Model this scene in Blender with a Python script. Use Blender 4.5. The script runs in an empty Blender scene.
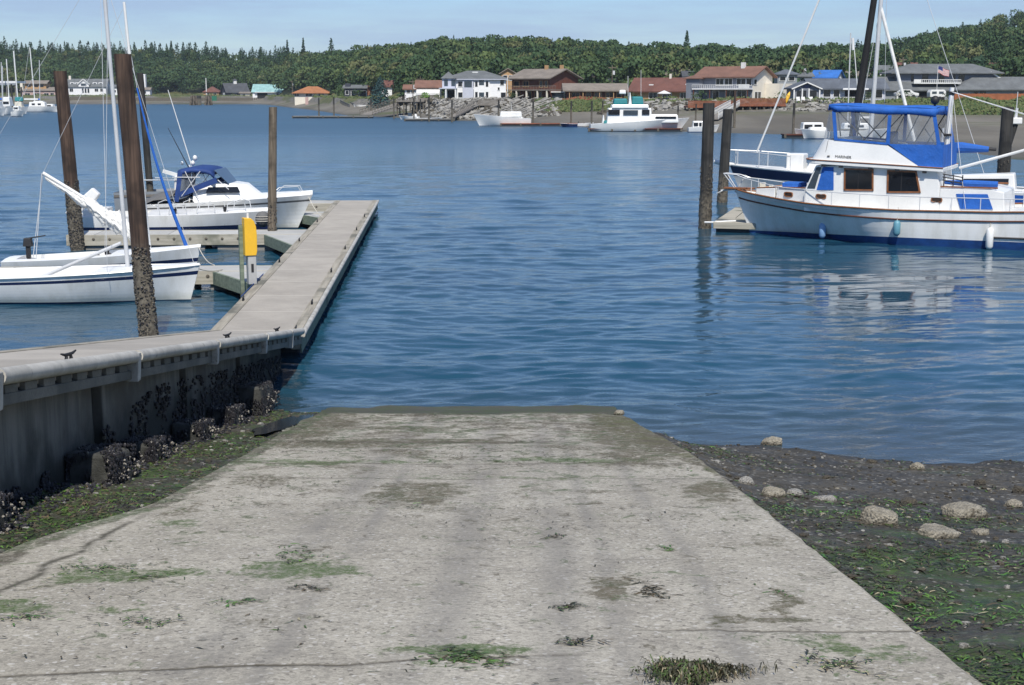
import bpy, math, random
import numpy as np
from mathutils import Vector, Matrix, noise as mnoise

random.seed(7)
R = math.radians
SC = bpy.context.scene
COL = SC.collection

# ------------------------------------------------------------------ camera maths
FPX = 1400.0
EYE = 5.1
PITCH = math.atan((342.5 - 92) / FPX)
CP, SP = math.cos(PITCH), math.sin(PITCH)

def ray(px, py):
    a = (px - 512) / FPX
    b = (342.5 - py) / FPX
    return (a, CP + b * SP, -SP + b * CP)

def G(px, py, e=0.0):
    """point of the horizontal plane z=e seen at a pixel of the photograph"""
    d = ray(px, py)
    t = (e - EYE) / d[2]
    return Vector((d[0] * t, d[1] * t, e))

def V(px, py, Y):
    """point at depth Y seen at a pixel of the photograph"""
    d = ray(px, py)
    t = Y / d[1]
    return Vector((d[0] * t, Y, EYE + d[2] * t))

def sstep(a, b, x):
    t = min(1.0, max(0.0, (x - a) / (b - a)))
    return t * t * (3 - 2 * t)

def lerp(a, b, t):
    return a + (b - a) * t

def interp(x, tab):
    if x <= tab[0][0]:
        return tab[0][1:]
    for p, q in zip(tab, tab[1:]):
        if x <= q[0]:
            t = (x - p[0]) / (q[0] - p[0])
            return tuple(lerp(u, v, t) for u, v in zip(p[1:], q[1:]))
    return tab[-1][1:]

def S(r, g, b):
    f = lambda c: (c / 255 / 12.92) if c / 255 < .04045 else ((c / 255 + .055) / 1.055) ** 2.4
    return (f(r), f(g), f(b), 1.0)

def C(r, g=None, b=None):
    return (r, r if g is None else g, r if b is None else b, 1.0)

# ------------------------------------------------------------------ mesh builder
class MB:
    def __init__(self):
        self.v, self.f, self.m, self.s = [], [], [], []

    def add(self, vs, fs, mi=0, smooth=False):
        o = len(self.v)
        self.v.extend([tuple(p) for p in vs])
        for k, f in enumerate(fs):
            self.f.append(tuple(i + o for i in f))
            self.m.append(mi[k] if isinstance(mi, (list, tuple)) else mi)
            self.s.append(smooth)
        return self

    def box(self, x0, x1, y0, y1, z0, z1, mi=0):
        vs = [(x0, y0, z0), (x1, y0, z0), (x1, y1, z0), (x0, y1, z0), (x0, y0, z1), (x1, y0, z1), (x1, y1, z1), (x0, y1, z1)]
        return self.add(vs, [(3, 2, 1, 0), (4, 5, 6, 7), (0, 1, 5, 4), (1, 2, 6, 5), (2, 3, 7, 6), (3, 0, 4, 7)], mi)

    def hexa(self, p, mi=0):
        """8 points: bottom loop (ccw from above) then top loop"""
        return self.add(p, [(3, 2, 1, 0), (4, 5, 6, 7), (0, 1, 5, 4), (1, 2, 6, 5), (2, 3, 7, 6), (3, 0, 4, 7)], mi)

    def beam(self, p0, p1, w, h, mi=0, up=(0, 0, 1)):
        p0, p1 = Vector(p0), Vector(p1)
        d = (p1 - p0).normalized()
        u = Vector(up)
        s = d.cross(u)
        if s.length < 1e-4:
            s = d.cross(Vector((1, 0, 0)))
        s.normalize()
        t = s.cross(d).normalized()
        s *= w / 2
        t *= h / 2
        return self.hexa([p0 - s - t, p0 + s - t, p1 + s - t, p1 - s - t, p0 - s + t, p0 + s + t, p1 + s + t, p1 - s + t], mi)

    def tube(self, pts, r, n=8, mi=0, cap=True, smooth=True):
        pts = [Vector(p) for p in pts]
        rs = r if isinstance(r, (list, tuple)) else [r] * len(pts)
        rings = []
        ref = Vector((0, 0, 1))
        d0 = (pts[1] - pts[0]).normalized()
        if abs(d0.dot(ref)) > .95:
            ref = Vector((1, 0, 0))
        for i, p in enumerate(pts):
            a = pts[max(i - 1, 0)]
            b = pts[min(i + 1, len(pts) - 1)]
            d = (b - a).normalized()
            s = d.cross(ref).normalized()
            t = s.cross(d).normalized()
            rings.append([p + (s * math.cos(2 * math.pi * k / n) + t * math.sin(2 * math.pi * k / n)) * rs[i] for k in range(n)])
        vs = [q for rg in rings for q in rg]
        fs = []
        for i in range(len(pts) - 1):
            for k in range(n):
                k2 = (k + 1) % n
                fs.append((i * n + k, (i + 1) * n + k, (i + 1) * n + k2, i * n + k2))
        if cap:
            fs.append(tuple(range(n)))
            fs.append(tuple((len(pts) - 1) * n + k for k in reversed(range(n))))
        self.add(vs, fs, mi, smooth)
        return self

    def prism(self, poly, ext, mi=0, mi_side=None):
        """planar polygon (3D points) swept along ext, closed"""
        e = Vector(ext)
        p = [Vector(q) for q in poly]
        n = len(p)
        vs = p + [q + e for q in p]
        fs = [tuple(reversed(range(n))), tuple(range(n, 2 * n))]
        ms = [mi, mi]
        for i in range(n):
            j = (i + 1) % n
            fs.append((i, j, n + j, n + i))
            ms.append(mi if mi_side is None else mi_side)
        return self.add(vs, fs, ms)

    def blob(self, c, rx, ry, rz, seg=8, rings=5, mi=0, jit=0.0, smooth=True, half=False, sd=0):
        vs, fs = [], []
        c = Vector(c)
        lo = 0.0 if half else -math.pi / 2
        for i in range(rings + 1):
            a = lo + (math.pi / 2 - lo) * i / rings
            for k in range(seg):
                b = 2 * math.pi * k / seg
                d = Vector((math.cos(a) * math.cos(b), math.cos(a) * math.sin(b), math.sin(a)))
                q = 1 + (jit * mnoise.noise(d * 1.7 + Vector((sd * 3.1, sd * 1.7, sd))) if jit else 0)
                vs.append(c + Vector((d.x * rx, d.y * ry, d.z * rz)) * q)
        for i in range(rings):
            for k in range(seg):
                k2 = (k + 1) % seg
                fs.append((i * seg + k, i * seg + k2, (i + 1) * seg + k2, (i + 1) * seg + k))
        return self.add(vs, fs, mi, smooth)

    def sheet(self, fn, us, vs_, mi=0, smooth=True):
        nu, nv = len(us), len(vs_)
        P = [fn(u, v) for u in us for v in vs_]
        fs = []
        ms = []
        for i in range(nu - 1):
            for j in range(nv - 1):
                fs.append((i * nv + j, (i + 1) * nv + j, (i + 1) * nv + j + 1, i * nv + j + 1))
        return self.add(P, fs, mi, smooth)

    def build(self, name, mats, parent=None, loc=None, bevel=0, angle=35, rz=0):
        me = bpy.data.meshes.new(name)
        me.from_pydata(self.v, [], self.f)
        mats = mats if isinstance(mats, (list, tuple)) else [mats]
        for m in mats:
            me.materials.append(m)
        me.polygons.foreach_set('material_index', self.m)
        me.polygons.foreach_set('use_smooth', self.s)
        me.update()
        if any(self.s):
            me.set_sharp_from_angle(angle=R(angle))
        o = bpy.data.objects.new(name, me)
        COL.objects.link(o)
        if parent is not None:
            o.parent = parent
        if loc is not None:
            o.location = loc
        if rz:
            o.rotation_euler.z = rz
        if bevel:
            b = o.modifiers.new('bevel', 'BEVEL')
            b.width = bevel
            b.segments = 2
            b.limit_method = 'ANGLE'
            b.angle_limit = R(40)
        return o

def build_each(mb, name, mats, parent=None, **kw):
    """one object for every connected piece collected in the builder"""
    par = list(range(len(mb.v)))
    def find(i):
        while par[i] != i:
            par[i] = par[par[i]]
            i = par[i]
        return i
    for f in mb.f:
        r = find(f[0])
        for i in f[1:]:
            par[find(i)] = r
    groups = {}
    for k, f in enumerate(mb.f):
        groups.setdefault(find(f[0]), []).append(k)
    out = []
    for ks in groups.values():
        idx = {}
        m2 = MB()
        for k in ks:
            for i in mb.f[k]:
                if i not in idx:
                    idx[i] = len(m2.v)
                    m2.v.append(mb.v[i])
            m2.f.append(tuple(idx[i] for i in mb.f[k]))
            m2.m.append(mb.m[k])
            m2.s.append(mb.s[k])
        out.append(m2.build(name, mats, parent, **kw))
    return out

def tag(o, label, cat, group=None, kind=None):
    if label:
        o['label'] = label
    if cat:
        o['category'] = cat
    if group:
        o['group'] = group
    if kind:
        o['kind'] = kind
    return o

def thing(name, label, cat, loc=(0, 0, 0), rz=0, group=None):
    o = bpy.data.objects.new(name, None)
    o.empty_display_size = .2
    COL.objects.link(o)
    o.location = loc
    o.rotation_euler.z = rz
    return tag(o, label, cat, group)

def structure(o):
    o['kind'] = 'structure'
    return o

KIDS = {}
def copy_tree(o, parent=None):
    c = o.copy()
    COL.objects.link(c)
    if parent is not None:
        c.parent = parent
    for ch in list(o.children):
        copy_tree(ch, c)
    return c

# ------------------------------------------------------------------ node helpers
class NT:
    def __init__(self, name):
        self.mat = bpy.data.materials.new(name)
        self.mat.use_nodes = True
        self.t = self.mat.node_tree
        self.t.nodes.clear()
        self.out = self.n('ShaderNodeOutputMaterial')
        self._obj = None

    def n(self, typ, **kw):
        x = self.t.nodes.new(typ)
        for k, v in kw.items():
            setattr(x, k, v)
        return x

    def set(self, sock, v):
        if isinstance(v, bpy.types.NodeSocket):
            self.t.links.new(v, sock)
        elif v is not None:
            if hasattr(sock.default_value, '__len__') and not hasattr(v, '__len__'):
                v = [v] * len(sock.default_value)
            sock.default_value = v

    def obj(self):
        if self._obj is None:
            self._obj = self.n('ShaderNodeTexCoord').outputs['Object']
        return self._obj

    def xyz(self, v=None):
        s = self.n('ShaderNodeSeparateXYZ')
        self.set(s.inputs[0], v or self.obj())
        return s.outputs

    def mapv(self, scale=(1, 1, 1), loc=(0, 0, 0), rot=(0, 0, 0), v=None):
        m = self.n('ShaderNodeMapping')
        self.set(m.inputs['Vector'], v or self.obj())
        m.inputs['Location'].default_value = loc
        m.inputs['Rotation'].default_value = rot
        m.inputs['Scale'].default_value = scale
        return m.outputs[0]

    def math(self, op, a, b=None, c=None, clamp=False):
        m = self.n('ShaderNodeMath', operation=op)
        m.use_clamp = clamp
        self.set(m.inputs[0], a)
        if b is not None:
            self.set(m.inputs[1], b)
        if c is not None:
            self.set(m.inputs[2], c)
        return m.outputs[0]

    def noise(self, scale=1.0, detail=4, rough=.55, v=None, dist=0):
        x = self.n('ShaderNodeTexNoise')
        self.set(x.inputs['Vector'], v or self.obj())
        x.inputs['Scale'].default_value = scale
        x.inputs['Detail'].default_value = detail
        x.inputs['Roughness'].default_value = rough
        x.inputs['Distortion'].default_value = dist
        return x.outputs['Fac']

    def voro(self, scale=1.0, v=None, feature='F1', out='Distance'):
        x = self.n('ShaderNodeTexVoronoi', feature=feature)
        self.set(x.inputs['Vector'], v or self.obj())
        x.inputs['Scale'].default_value = scale
        return x.outputs[out]

    def rng(self, v, a, b, c=0.0, d=1.0, smooth=True):
        x = self.n('ShaderNodeMapRange')
        x.interpolation_type = 'SMOOTHSTEP' if smooth else 'LINEAR'
        self.set(x.inputs['Value'], v)
        x.inputs['From Min'].default_value = a
        x.inputs['From Max'].default_value = b
        x.inputs['To Min'].default_value = c
        x.inputs['To Max'].default_value = d
        return x.outputs[0]

    def mix(self, f, a, b, mode='MIX'):
        x = self.n('ShaderNodeMix', data_type='RGBA', blend_type=mode)
        self.set(x.inputs[0], f)
        self.set(x.inputs[6], a)
        self.set(x.inputs[7], b)
        return x.outputs[2]

    def bump(self, h, strength=.3, dist=.02, normal=None):
        x = self.n('ShaderNodeBump')
        self.set(x.inputs['Height'], h)
        self.set(x.inputs['Strength'], strength)
        x.inputs['Distance'].default_value = dist
        if normal is not None:
            self.set(x.inputs['Normal'], normal)
        return x.outputs[0]

    def pbr(self, base, rough=.7, normal=None, metallic=0, alpha=None, spec=None, trans=None, ior=None):
        p = self.n('ShaderNodeBsdfPrincipled')
        self.set(p.inputs['Base Color'], base)
        self.set(p.inputs['Roughness'], rough)
        self.set(p.inputs['Metallic'], metallic)
        if normal is not None:
            self.set(p.inputs['Normal'], normal)
        if alpha is not None:
            self.set(p.inputs['Alpha'], alpha)
        if spec is not None:
            self.set(p.inputs['Specular IOR Level'], spec)
        if trans is not None:
            self.set(p.inputs['Transmission Weight'], trans)
        if ior is not None:
            self.set(p.inputs['IOR'], ior)
        self.t.links.new(p.outputs[0], self.out.inputs['Surface'])
        return self.mat

def pm(name, c1, c2, scale=2.0, stretch=(1, 1, 1), rough=.6, bump=.0, bscale=30, bdist=.01, detail=5, metallic=0, grain=.12, gscale=40, lo=.3, hi=.7, spec=None):
    """weathered plain material: two tones of a noise, a fine grain on top, an optional bump"""
    n = NT(name)
    v = n.mapv(scale=stretch)
    f = n.rng(n.noise(scale, detail, .6, v), lo, hi)
    base = n.mix(f, c1, c2)
    if grain:
        g = n.rng(n.noise(gscale, 3, .7, v), .25, .75, 1 - grain, 1 + grain, False)
        base = n.mix(1.0, base, g, 'MULTIPLY')
    nm = n.bump(n.noise(bscale, 4, .65, v), bump, bdist) if bump else None
    return n.pbr(base, rough, nm, metallic, spec=spec)

def dk(c, k):
    return (c[0] * k, c[1] * k, c[2] * k, 1.0)
# ------------------------------------------------------------------ materials
M = {}
def paint(key, c, rough=.35, var=.82, scale=1.2, grain=.05):
    cl = 'canvas' in key or 'tarp' in key
    M[key] = pm(key, c, dk(c, var), scale, rough=rough, grain=grain, gscale=25, bump=.55 if cl else 0, bscale=3.2, bdist=.06)
    return M[key]

paint('gelcoat', C(.78, .78, .76), .28, .9)
def hull_white():
    n = NT('hull_white')
    f = n.rng(n.noise(1.2, 5, .6, n.mapv(scale=(2.2, 2.2, .35))), .35, .72)
    base = n.mix(f, C(.80, .80, .78), C(.66, .655, .62))
    st = n.rng(n.noise(3.0, 6, .7, n.mapv(scale=(3, 3, .22), loc=(5, 0, 2))), .62, .76)
    base = n.mix(n.math('MULTIPLY', st, .45), base, C(.42, .36, .27))
    sc = n.rng(n.math('ADD', n.xyz()[2], n.math('MULTIPLY', n.noise(4, 5, .7), .22)), .16, .40, 1, 0)
    base = n.mix(n.math('MULTIPLY', sc, .5), base, C(.42, .42, .34))
    return n.pbr(base, n.mix(f, C(.22), C(.42)))
M['hull_white'] = hull_white()
paint('gelcoat_worn', C(.70, .70, .68), .4, .8)
paint('cream_paint', C(.66, .62, .52), .5)
paint('white_paint', C(.74, .74, .72), .5, .88)
paint('navy', C(.012, .022, .075), .3)
paint('boot_blue', C(.012, .06, .22), .5, .6, 3)
paint('bottom_dark', C(.02, .03, .04), .7)
paint('canvas_blue', C(.012, .115, .47), .75, .8, 3, .1)
paint('canvas_navy', C(.010, .044, .19), .75, .75, 3, .1)
paint('canvas_teal', C(.02, .22, .24), .7)
paint('tarp_grey', C(.13, .13, .13), .85, .7, 2)
paint('steel', C(.62, .63, .64), .25)
paint('alloy', C(.55, .56, .57), .35, .85)
paint('black_rubber', C(.018, .018, .02), .6, .6)
paint('black_cloth', C(.012, .012, .014), .85, .6)
paint('teak', C(.26, .10, .035), .5, .65, 8)
paint('yellow', C(.80, .46, .03), .45, .9)
paint('fender_blue', C(.22, .38, .62), .5)
paint('fender_teal', C(.12, .30, .38), .5)
paint('glass_dark', C(.012, .014, .018), .06, .8, 1, 0)
paint('glass_mid', C(.05, .07, .09), .08, .7, 1, 0)
paint('curtain', C(.035, .018, .010), .7, .5, 5)
paint('pedestal_grey', C(.42, .42, .41), .5)
paint('red_paint', C(.34, .04, .03), .55)
paint('flag_red', C(.45, .03, .04), .8)
paint('flag_blue', C(.02, .03, .16), .8)
paint('rope', C(.55, .52, .45), .9, .8, 20)
paint('green_panel', C(.02, .16, .09), .5)
paint('red_deck', C(.27, .09, .04), .75, .6, 1.5, .2)
paint('fence_red', C(.36, .12, .045), .75, .7, 1.2, .2)
paint('wood_brown', C(.115, .035, .018), .8, .7, 1, .2)
paint('wood_grey', C(.22, .20, .175), .85, .7, 1, .2)
paint('siding_blue_and_shade', C(.19, .205, .24), .7, .9)  # blue-grey siding, also the shade tone painted over the cream house front
paint('siding_white', C(.80, .80, .80), .6, .92)
paint('siding_lilac_and_shade', C(.50, .52, .60), .6, .92)  # blue-grey house siding, also shade painted into the white house's left parts
paint('siding_grey', C(.25, .27, .29), .7, .9)
paint('siding_cream', C(.74, .69, .59), .7, .9)
paint('siding_tan', C(.44, .27, .13), .7, .9)
paint('siding_pink', C(.48, .33, .30), .7, .9)
paint('brick', C(.27, .11, .06), .85, .7, 2, .2)
paint('siding_dark', C(.045, .05, .07), .8, .8)
paint('conc_far', C(.26, .25, .23), .9, .7, .5, .2)
def roofm(key, c):
    M[key] = pm(key, c, dk(c, .72), .6, rough=.9, grain=.25, gscale=6)
roofm('roof_grey', C(.135, .145, .15))
roofm('roof_slate', C(.105, .12, .145))
roofm('roof_tan', C(.22, .19, .16))
roofm('roof_rust', C(.20, .105, .075))
roofm('roof_brown', C(.15, .065, .05))
roofm('roof_teal', C(.27, .46, .46))
roofm('roof_orange', C(.36, .15, .065))
roofm('roof_dark', C(.07, .075, .085))
roofm('roof_blue', C(.03, .15, .48))

def clear_vinyl():
    n = NT('clear_vinyl')
    f = n.rng(n.noise(1.3, 3, .5), .35, .75, .05, .24)
    base = n.mix(n.noise(2.2, 2), C(.25, .3, .38), C(.5, .55, .6))
    return n.pbr(base, .12, n.bump(n.noise(3, 2), .4, .03), alpha=f)
M['vinyl'] = clear_vinyl()

def timber(key, c1, c2, dark, up=2, s=1.0, tide=None):
    """sawn or round timber, grain along one axis"""
    n = NT(key)
    st = [14 * s, 14 * s, 14 * s]
    st[up] = .7 * s
    v = n.mapv(scale=st)
    g = n.noise(1.0, 6, .65, v)
    base = n.mix(n.rng(g, .3, .7), c1, c2)
    base = n.mix(n.rng(n.noise(.9, 4), .5, .68), base, dark)
    if tide:
        z = n.math('ADD', n.xyz()[2], n.math('MULTIPLY', n.noise(1.3, 5, .7), 1.1))
        tc_ = n.mix(n.rng(n.noise(11, 5, .75), .35, .65), C(.05, .042, .032), C(.17, .15, .115))
        base = n.mix(n.rng(z, tide, tide + .8, 1, 0), base, tc_)
    cr = n.rng(g, .28, .36, .25, 1)
    base = n.mix(1.0, base, cr, 'MULTIPLY')
    return n.pbr(base, .85, n.bump(g, .5, .012))
M['pile_brown'] = timber('pile_brown', C(.022, .012, .008), C(.10, .062, .043), C(.018, .011, .008), tide=3.3)
M['pile_dark'] = timber('pile_dark', C(.016, .016, .015), C(.05, .047, .042), C(.010, .010, .010), tide=2.6)
M['pile_grey'] = timber('pile_grey', C(.07, .055, .038), C(.19, .155, .115), C(.035, .028, .02))
M['waler'] = timber('waler', C(.21, .19, .15), C(.36, .33, .27), C(.13, .125, .10), 1, .8)
M['waler_x'] = timber('waler_x', C(.27, .25, .20), C(.44, .41, .34), C(.17, .17, .13), 0, .8)
M['waler_green'] = timber('waler_green', C(.12, .15, .11), C(.22, .26, .19), C(.08, .09, .07), 0, .8)

def deck_mat(key, c, period, axis):
    """float deck: panels side by side with narrow joints, walked-on wear"""
    n = NT(key)
    x = n.xyz()
    a = n.math('FRACT', n.math('DIVIDE', n.math('ADD', x[axis], 50.0), period))
    j = n.math('MINIMUM', a, n.math('SUBTRACT', 1.0, a))
    joint = n.rng(j, .008 / period, .032 / period, 1, 0)
    idx = n.math('FLOOR', n.math('DIVIDE', n.math('ADD', x[axis], 50.0), period))
    wn = n.n('ShaderNodeTexWhiteNoise', noise_dimensions='1D')
    n.set(wn.inputs['W'], idx)
    tone = n.rng(wn.outputs['Value'], 0, 1, .9, 1.07, False)
    f = n.rng(n.noise(1.1, 6, .65), .3, .72)
    base = n.mix(f, c, dk(c, .8))
    base = n.mix(1.0, base, tone, 'MULTIPLY')
    base = n.mix(1.0, base, n.rng(n.noise(45, 3, .7), .2, .8, .86, 1.13, False), 'MULTIPLY')
    base = n.mix(n.math('MULTIPLY', n.rng(n.noise(2.6, 5, .7), .62, .74), .35), base, dk(c, .45))
    base = n.mix(n.math('MULTIPLY', joint, .7), base, dk(c, 1.45 if axis == 1 else .3))
    return n.pbr(base, .88, n.bump(n.noise(60, 3), .25, .006))
M['deck'] = deck_mat('deck', C(.37, .34, .295), 2.4, 1)
M['deck_pale'] = deck_mat('deck_pale', C(.45, .45, .43), 2.4, 0)

def wall_mat():
    n = NT('wall_concrete')
    x = n.xyz()
    v = n.mapv(scale=(1, 3.0, .35))
    streak = n.noise(1.6, 5, .65, v)
    base = n.mix(n.rng(streak, .3, .7), C(.115, .108, .092), C(.235, .222, .19))
    base = n.mix(n.rng(n.noise(.8, 5), .5, .7), base, C(.11, .098, .078))
    # algae tide mark towards the foot; the foot drops as the ramp does
    foot = n.math('ADD', n.math('MULTIPLY', x[1], -.154), 1.776)
    hgt = n.math('ADD', n.math('SUBTRACT', x[2], foot), n.math('MULTIPLY', n.math('SUBTRACT', n.noise(1.4, 5), .5), -1.2))
    tide = n.rng(n.math('ADD', hgt, n.math('MULTIPLY', x[1], -.05)), -.10, .55, 1, 0)
    base = n.mix(tide, base, C(.018, .02, .016))
    return n.pbr(base, .9, n.bump(n.noise(22, 5, .7), .5, .02))
M['wall'] = wall_mat()

def block_mat():
    n = NT('block_concrete')
    base = n.mix(n.rng(n.noise(2.2, 6, .65), .35, .68), C(.022, .023, .020), C(.075, .075, .068))
    return n.pbr(base, .9, n.bump(n.noise(25, 5, .7), .6, .03))
M['block'] = block_mat()

def fender_mat():
    n = NT('rub_strip')
    f = n.rng(n.noise(2.2, 6, .7), .3, .7)
    base = n.mix(f, C(.30, .285, .25), C(.50, .48, .43))
    base = n.mix(n.rng(n.noise(5, 5, .75), .58, .7), base, C(.20, .185, .16))
    return n.pbr(base, .55, n.bump(n.noise(12, 3), .2, .01))
M['rub_strip'] = fender_mat()
M['fascia'] = pm('fascia', C(.10, .10, .085), C(.19, .18, .15), 1.5, rough=.85, bump=.3, bscale=25, grain=.2)
M['opening_shade'] = pm('opening_shade', C(.01), C(.006), 2, rough=.9)  # near-black tone painted for the shade inside slots and openings

# --- ramp concrete
def ramp_mat():
    n = NT('ramp_concrete')
    x = n.xyz()
    X, Y = x[0], x[1]
    big = n.rng(n.noise(.55, 6, .62), .3, .7)
    base = n.mix(big, C(.285, .262, .215), C(.385, .358, .300))
    base = n.mix(n.math('MULTIPLY', n.rng(n.noise(2.4, 7, .68), .42, .72), .7), base, C(.235, .215, .18))
    # exposed aggregate
    sp = n.noise(85, 3, .75)
    base = n.mix(1.0, base, n.rng(sp, .22, .78, .60, 1.38, False), 'MULTIPLY')
    vo = n.voro(48, out='Color')
    vs = n.n('ShaderNodeSeparateColor')
    n.set(vs.inputs[0], vo)
    base = n.mix(1.0, base, n.rng(vs.outputs[0], 0, 1, .80, 1.19, False), 'MULTIPLY')
    base = n.mix(n.math('MULTIPLY', n.rng(vs.outputs[1], .93, .96), .55), base, C(.07, .06, .05))
    base = n.mix(n.math('MULTIPLY', n.rng(vs.outputs[2], .95, .97), .6), base, C(.55, .53, .49))
    # wheel tracks worn along the ramp
    wob = n.math('MULTIPLY', n.math('SUBTRACT', n.noise(.12, 2), .5), .5)
    tot = None
    for x0, w in ((-1.38, .15), (-1.05, .07), (-.30, .16), (.32, .14), (.62, .08), (1.15, .08)):
        d = n.math('DIVIDE', n.math('SUBTRACT', n.math('ADD', X, wob), x0), w)
        g = n.math('POWER', 2.718, n.math('MULTIPLY', n.math('MULTIPLY', d, d), -1.0))
        tot = g if tot is None else n.math('MAXIMUM', tot, g)
    trk = n.math('MULTIPLY', tot, n.rng(n.noise(1.6, 5, .7, n.mapv(scale=(1.6, .35, 1))), .30, .60))
    base = n.mix(n.math('MULTIPLY', trk, .55), base, C(.165, .155, .14))
    # drifted silt and weed: streaks running across the slope, denser near the water
    vx = n.mapv(scale=(1.1, .85, 1))
    st = n.noise(1.25, 7, .7, vx, .4)
    near = n.rng(Y, 6, 20, -.01, .13, False)
    stm = n.rng(n.math('ADD', st, near), .59, .70)
    fine = n.rng(n.noise(24, 4, .7, n.mapv(scale=(1, .7, 1))), .36, .6)
    base = n.mix(n.math('MULTIPLY', n.math('MULTIPLY', stm, fine), .9), base, C(.085, .072, .04))
    gr = n.noise(.95, 7, .72, n.mapv(scale=(1.1, .9, 1), loc=(13, 5, 0)), .5)
    grm = n.rng(n.math('ADD', gr, n.math('MULTIPLY', near, .5)), .665, .72)
    base = n.mix(n.math('MULTIPLY', n.math('MULTIPLY', grm, fine), .85), base, C(.055, .085, .022))
    # stains that stay where weed keeps rotting
    sx, sy = n.math('ADD', X, n.math('MULTIPLY', n.math('SUBTRACT', n.noise(1.1, 6, .7), .5), 1.1)), n.math('ADD', Y, n.math('MULTIPLY', n.math('SUBTRACT', n.noise(1.0, 6, .7, n.mapv(loc=(5, 2, 0))), .5), 1.6))
    stains = {'b': None, 'g': None}
    for x0, y0, rx, ry, k, c in ((-1.9, 16.2, 1.3, .55, .9, 'b'), (-.6, 16.4, .8, .35, .8, 'b'), (-1.9, 14.3, 1.5, .5, .8, 'g'), (.6, 14.3, 1.4, .35, .75, 'g'), (-.85, 11.8, .45, .9, .75, 'b'), (1.50, 17.4, .55, 3.6, 1, 'b'), (1.75, 12.0, .22, .9, .8, 'b'),
                                 (.62, 7.75, .13, .35, 1, 'b'), (1.5, 7.3, .07, .5, .9, 'b'), (1.35, 6.75, .4, .12, .7, 'b'), (-2.6, 18.5, .5, 2.5, .8, 'b'), (0, 21.3, 3, .55, 1, 'b'), (-2.3, 8.2, .6, .35, 1, 'g'), (-1.3, 8.4, .42, .4, 1, 'g'), (-.25, 6.25, .5, .2, 1, 'g'), (-2.5, 10.2, .3, .3, .6, 'g'), (.1, 12.9, 2.4, .2, .6, 'g'), (-1.6, 18.3, 1.2, .35, .7, 'b'), (-2.75, 7.4, .3, .3, .8, 'g'), (1.6, 6.3, .3, .22, .7, 'g'), (-2.2, 7.25, .4, .16, .6, 'g')):
        dx = n.math('DIVIDE', n.math('SUBTRACT', sx, x0), rx)
        dy = n.math('DIVIDE', n.math('SUBTRACT', sy, y0), ry)
        g = n.math('MULTIPLY', n.math('POWER', 2.718, n.math('MULTIPLY', n.math('ADD', n.math('MULTIPLY', dx, dx), n.math('MULTIPLY', dy, dy)), -1.0)), k)
        stains[c] = g if stains[c] is None else n.math('MAXIMUM', stains[c], g)
    n1 = n.noise(2.2, 12, .80, n.mapv(scale=(1.1, .8, 1)))
    bm = n.rng(n.math('ADD', n.math('MULTIPLY', stains['b'], .64), n1), .68, .82)
    grit = n.math('MULTIPLY', n.rng(n.noise(22, 6, .8), .34, .56, .45, 1), n.rng(n.noise(9, 8, .8, n.mapv(scale=(1.2, .8, 1), loc=(9, 4, 0)), .6), .38, .52, .15, 1))
    base = n.mix(n.math('MULTIPLY', n.math('MULTIPLY', bm, grit), .97), base, n.mix(n.rng(n.noise(3.5, 6, .7, n.mapv(loc=(2, 8, 0))), .38, .62), C(.11, .092, .058), C(.060, .060, .026)))
    n2 = n.noise(2.8, 12, .82, n.mapv(scale=(1.1, .8, 1), loc=(4, 1, 0)), .8)
    gm2 = n.rng(n.math('ADD', n.math('MULTIPLY', stains['g'], .50), n2), .72, .83)
    base = n.mix(n.math('MULTIPLY', n.math('MULTIPLY', gm2, grit), .95), base, n.mix(n.noise(5, 4), C(.035, .070, .016), C(.085, .125, .035)))
    # thin scattered scraps and smears everywhere
    s1 = n.noise(4.6, 9, .74, n.mapv(scale=(.9, .8, 1), loc=(2, 11, 0)), .9)
    s1m = n.math('MULTIPLY', n.rng(n.math('ADD', s1, near), .605, .65), grit)
    base = n.mix(n.math('MULTIPLY', s1m, .85), base, n.mix(n.rng(n.noise(.9, 4, .6), .42, .58), C(.045, .075, .022), C(.075, .062, .036)))
    s2 = n.noise(3.4, 9, .76, n.mapv(scale=(.9, .8, 1), loc=(17, 3, 0)), .9)
    base = n.mix(n.math('MULTIPLY', n.math('MULTIPLY', n.rng(s2, .605, .645), grit), .8), base, C(.060, .098, .028))
    # dark joints and cracks across the slab
    cw = n.math('MULTIPLY', n.math('SUBTRACT', n.noise(.55, 5, .6, n.mapv(scale=(1, .2, 1))), .5), .75)
    cr = None
    for y0, w, k, a, b in ((6.08, .022, .9, -9, .0), (6.6, .02, .8, .5, 9), (8.6, .010, .35, -9, 9), (12.9, .022, .75, -9, 9), (14.15, .05, .7, -9, 9), (16.4, .10, .75, -9, .4), (19.2, .03, .6, -9, 9), (20.6, .03, .5, -9, 9)):
        d = n.math('DIVIDE', n.math('SUBTRACT', n.math('ADD', Y, cw if y0 > 6.1 else n.math('MULTIPLY', X, -.14)), y0 if y0 > 6.1 else n.math('ADD', y0 + .02, n.math('MULTIPLY', n.math('SUBTRACT', n.noise(1.1, 7, .65), .5), .25))), w)
        g = n.math('POWER', 2.718, n.math('MULTIPLY', n.math('MULTIPLY', d, d), -1.0))
        g = n.math('MULTIPLY', g, k)
        if y0 == 6.08:
            g = n.math('MULTIPLY', g, 1.0)
        if a > -9:
            g = n.math('MULTIPLY', g, n.rng(X, a, a + .4))
        if b < 9:
            g = n.math('MULTIPLY', g, n.rng(X, b, b + .5, 1, 0))
        cr = g if cr is None else n.math('MAXIMUM', cr, g)
    cr = n.math('MULTIPLY', cr, n.rng(n.noise(2.5, 5, .7), .32, .58, .25, 1))
    base = n.mix(cr, base, C(.06, .05, .032))
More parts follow.
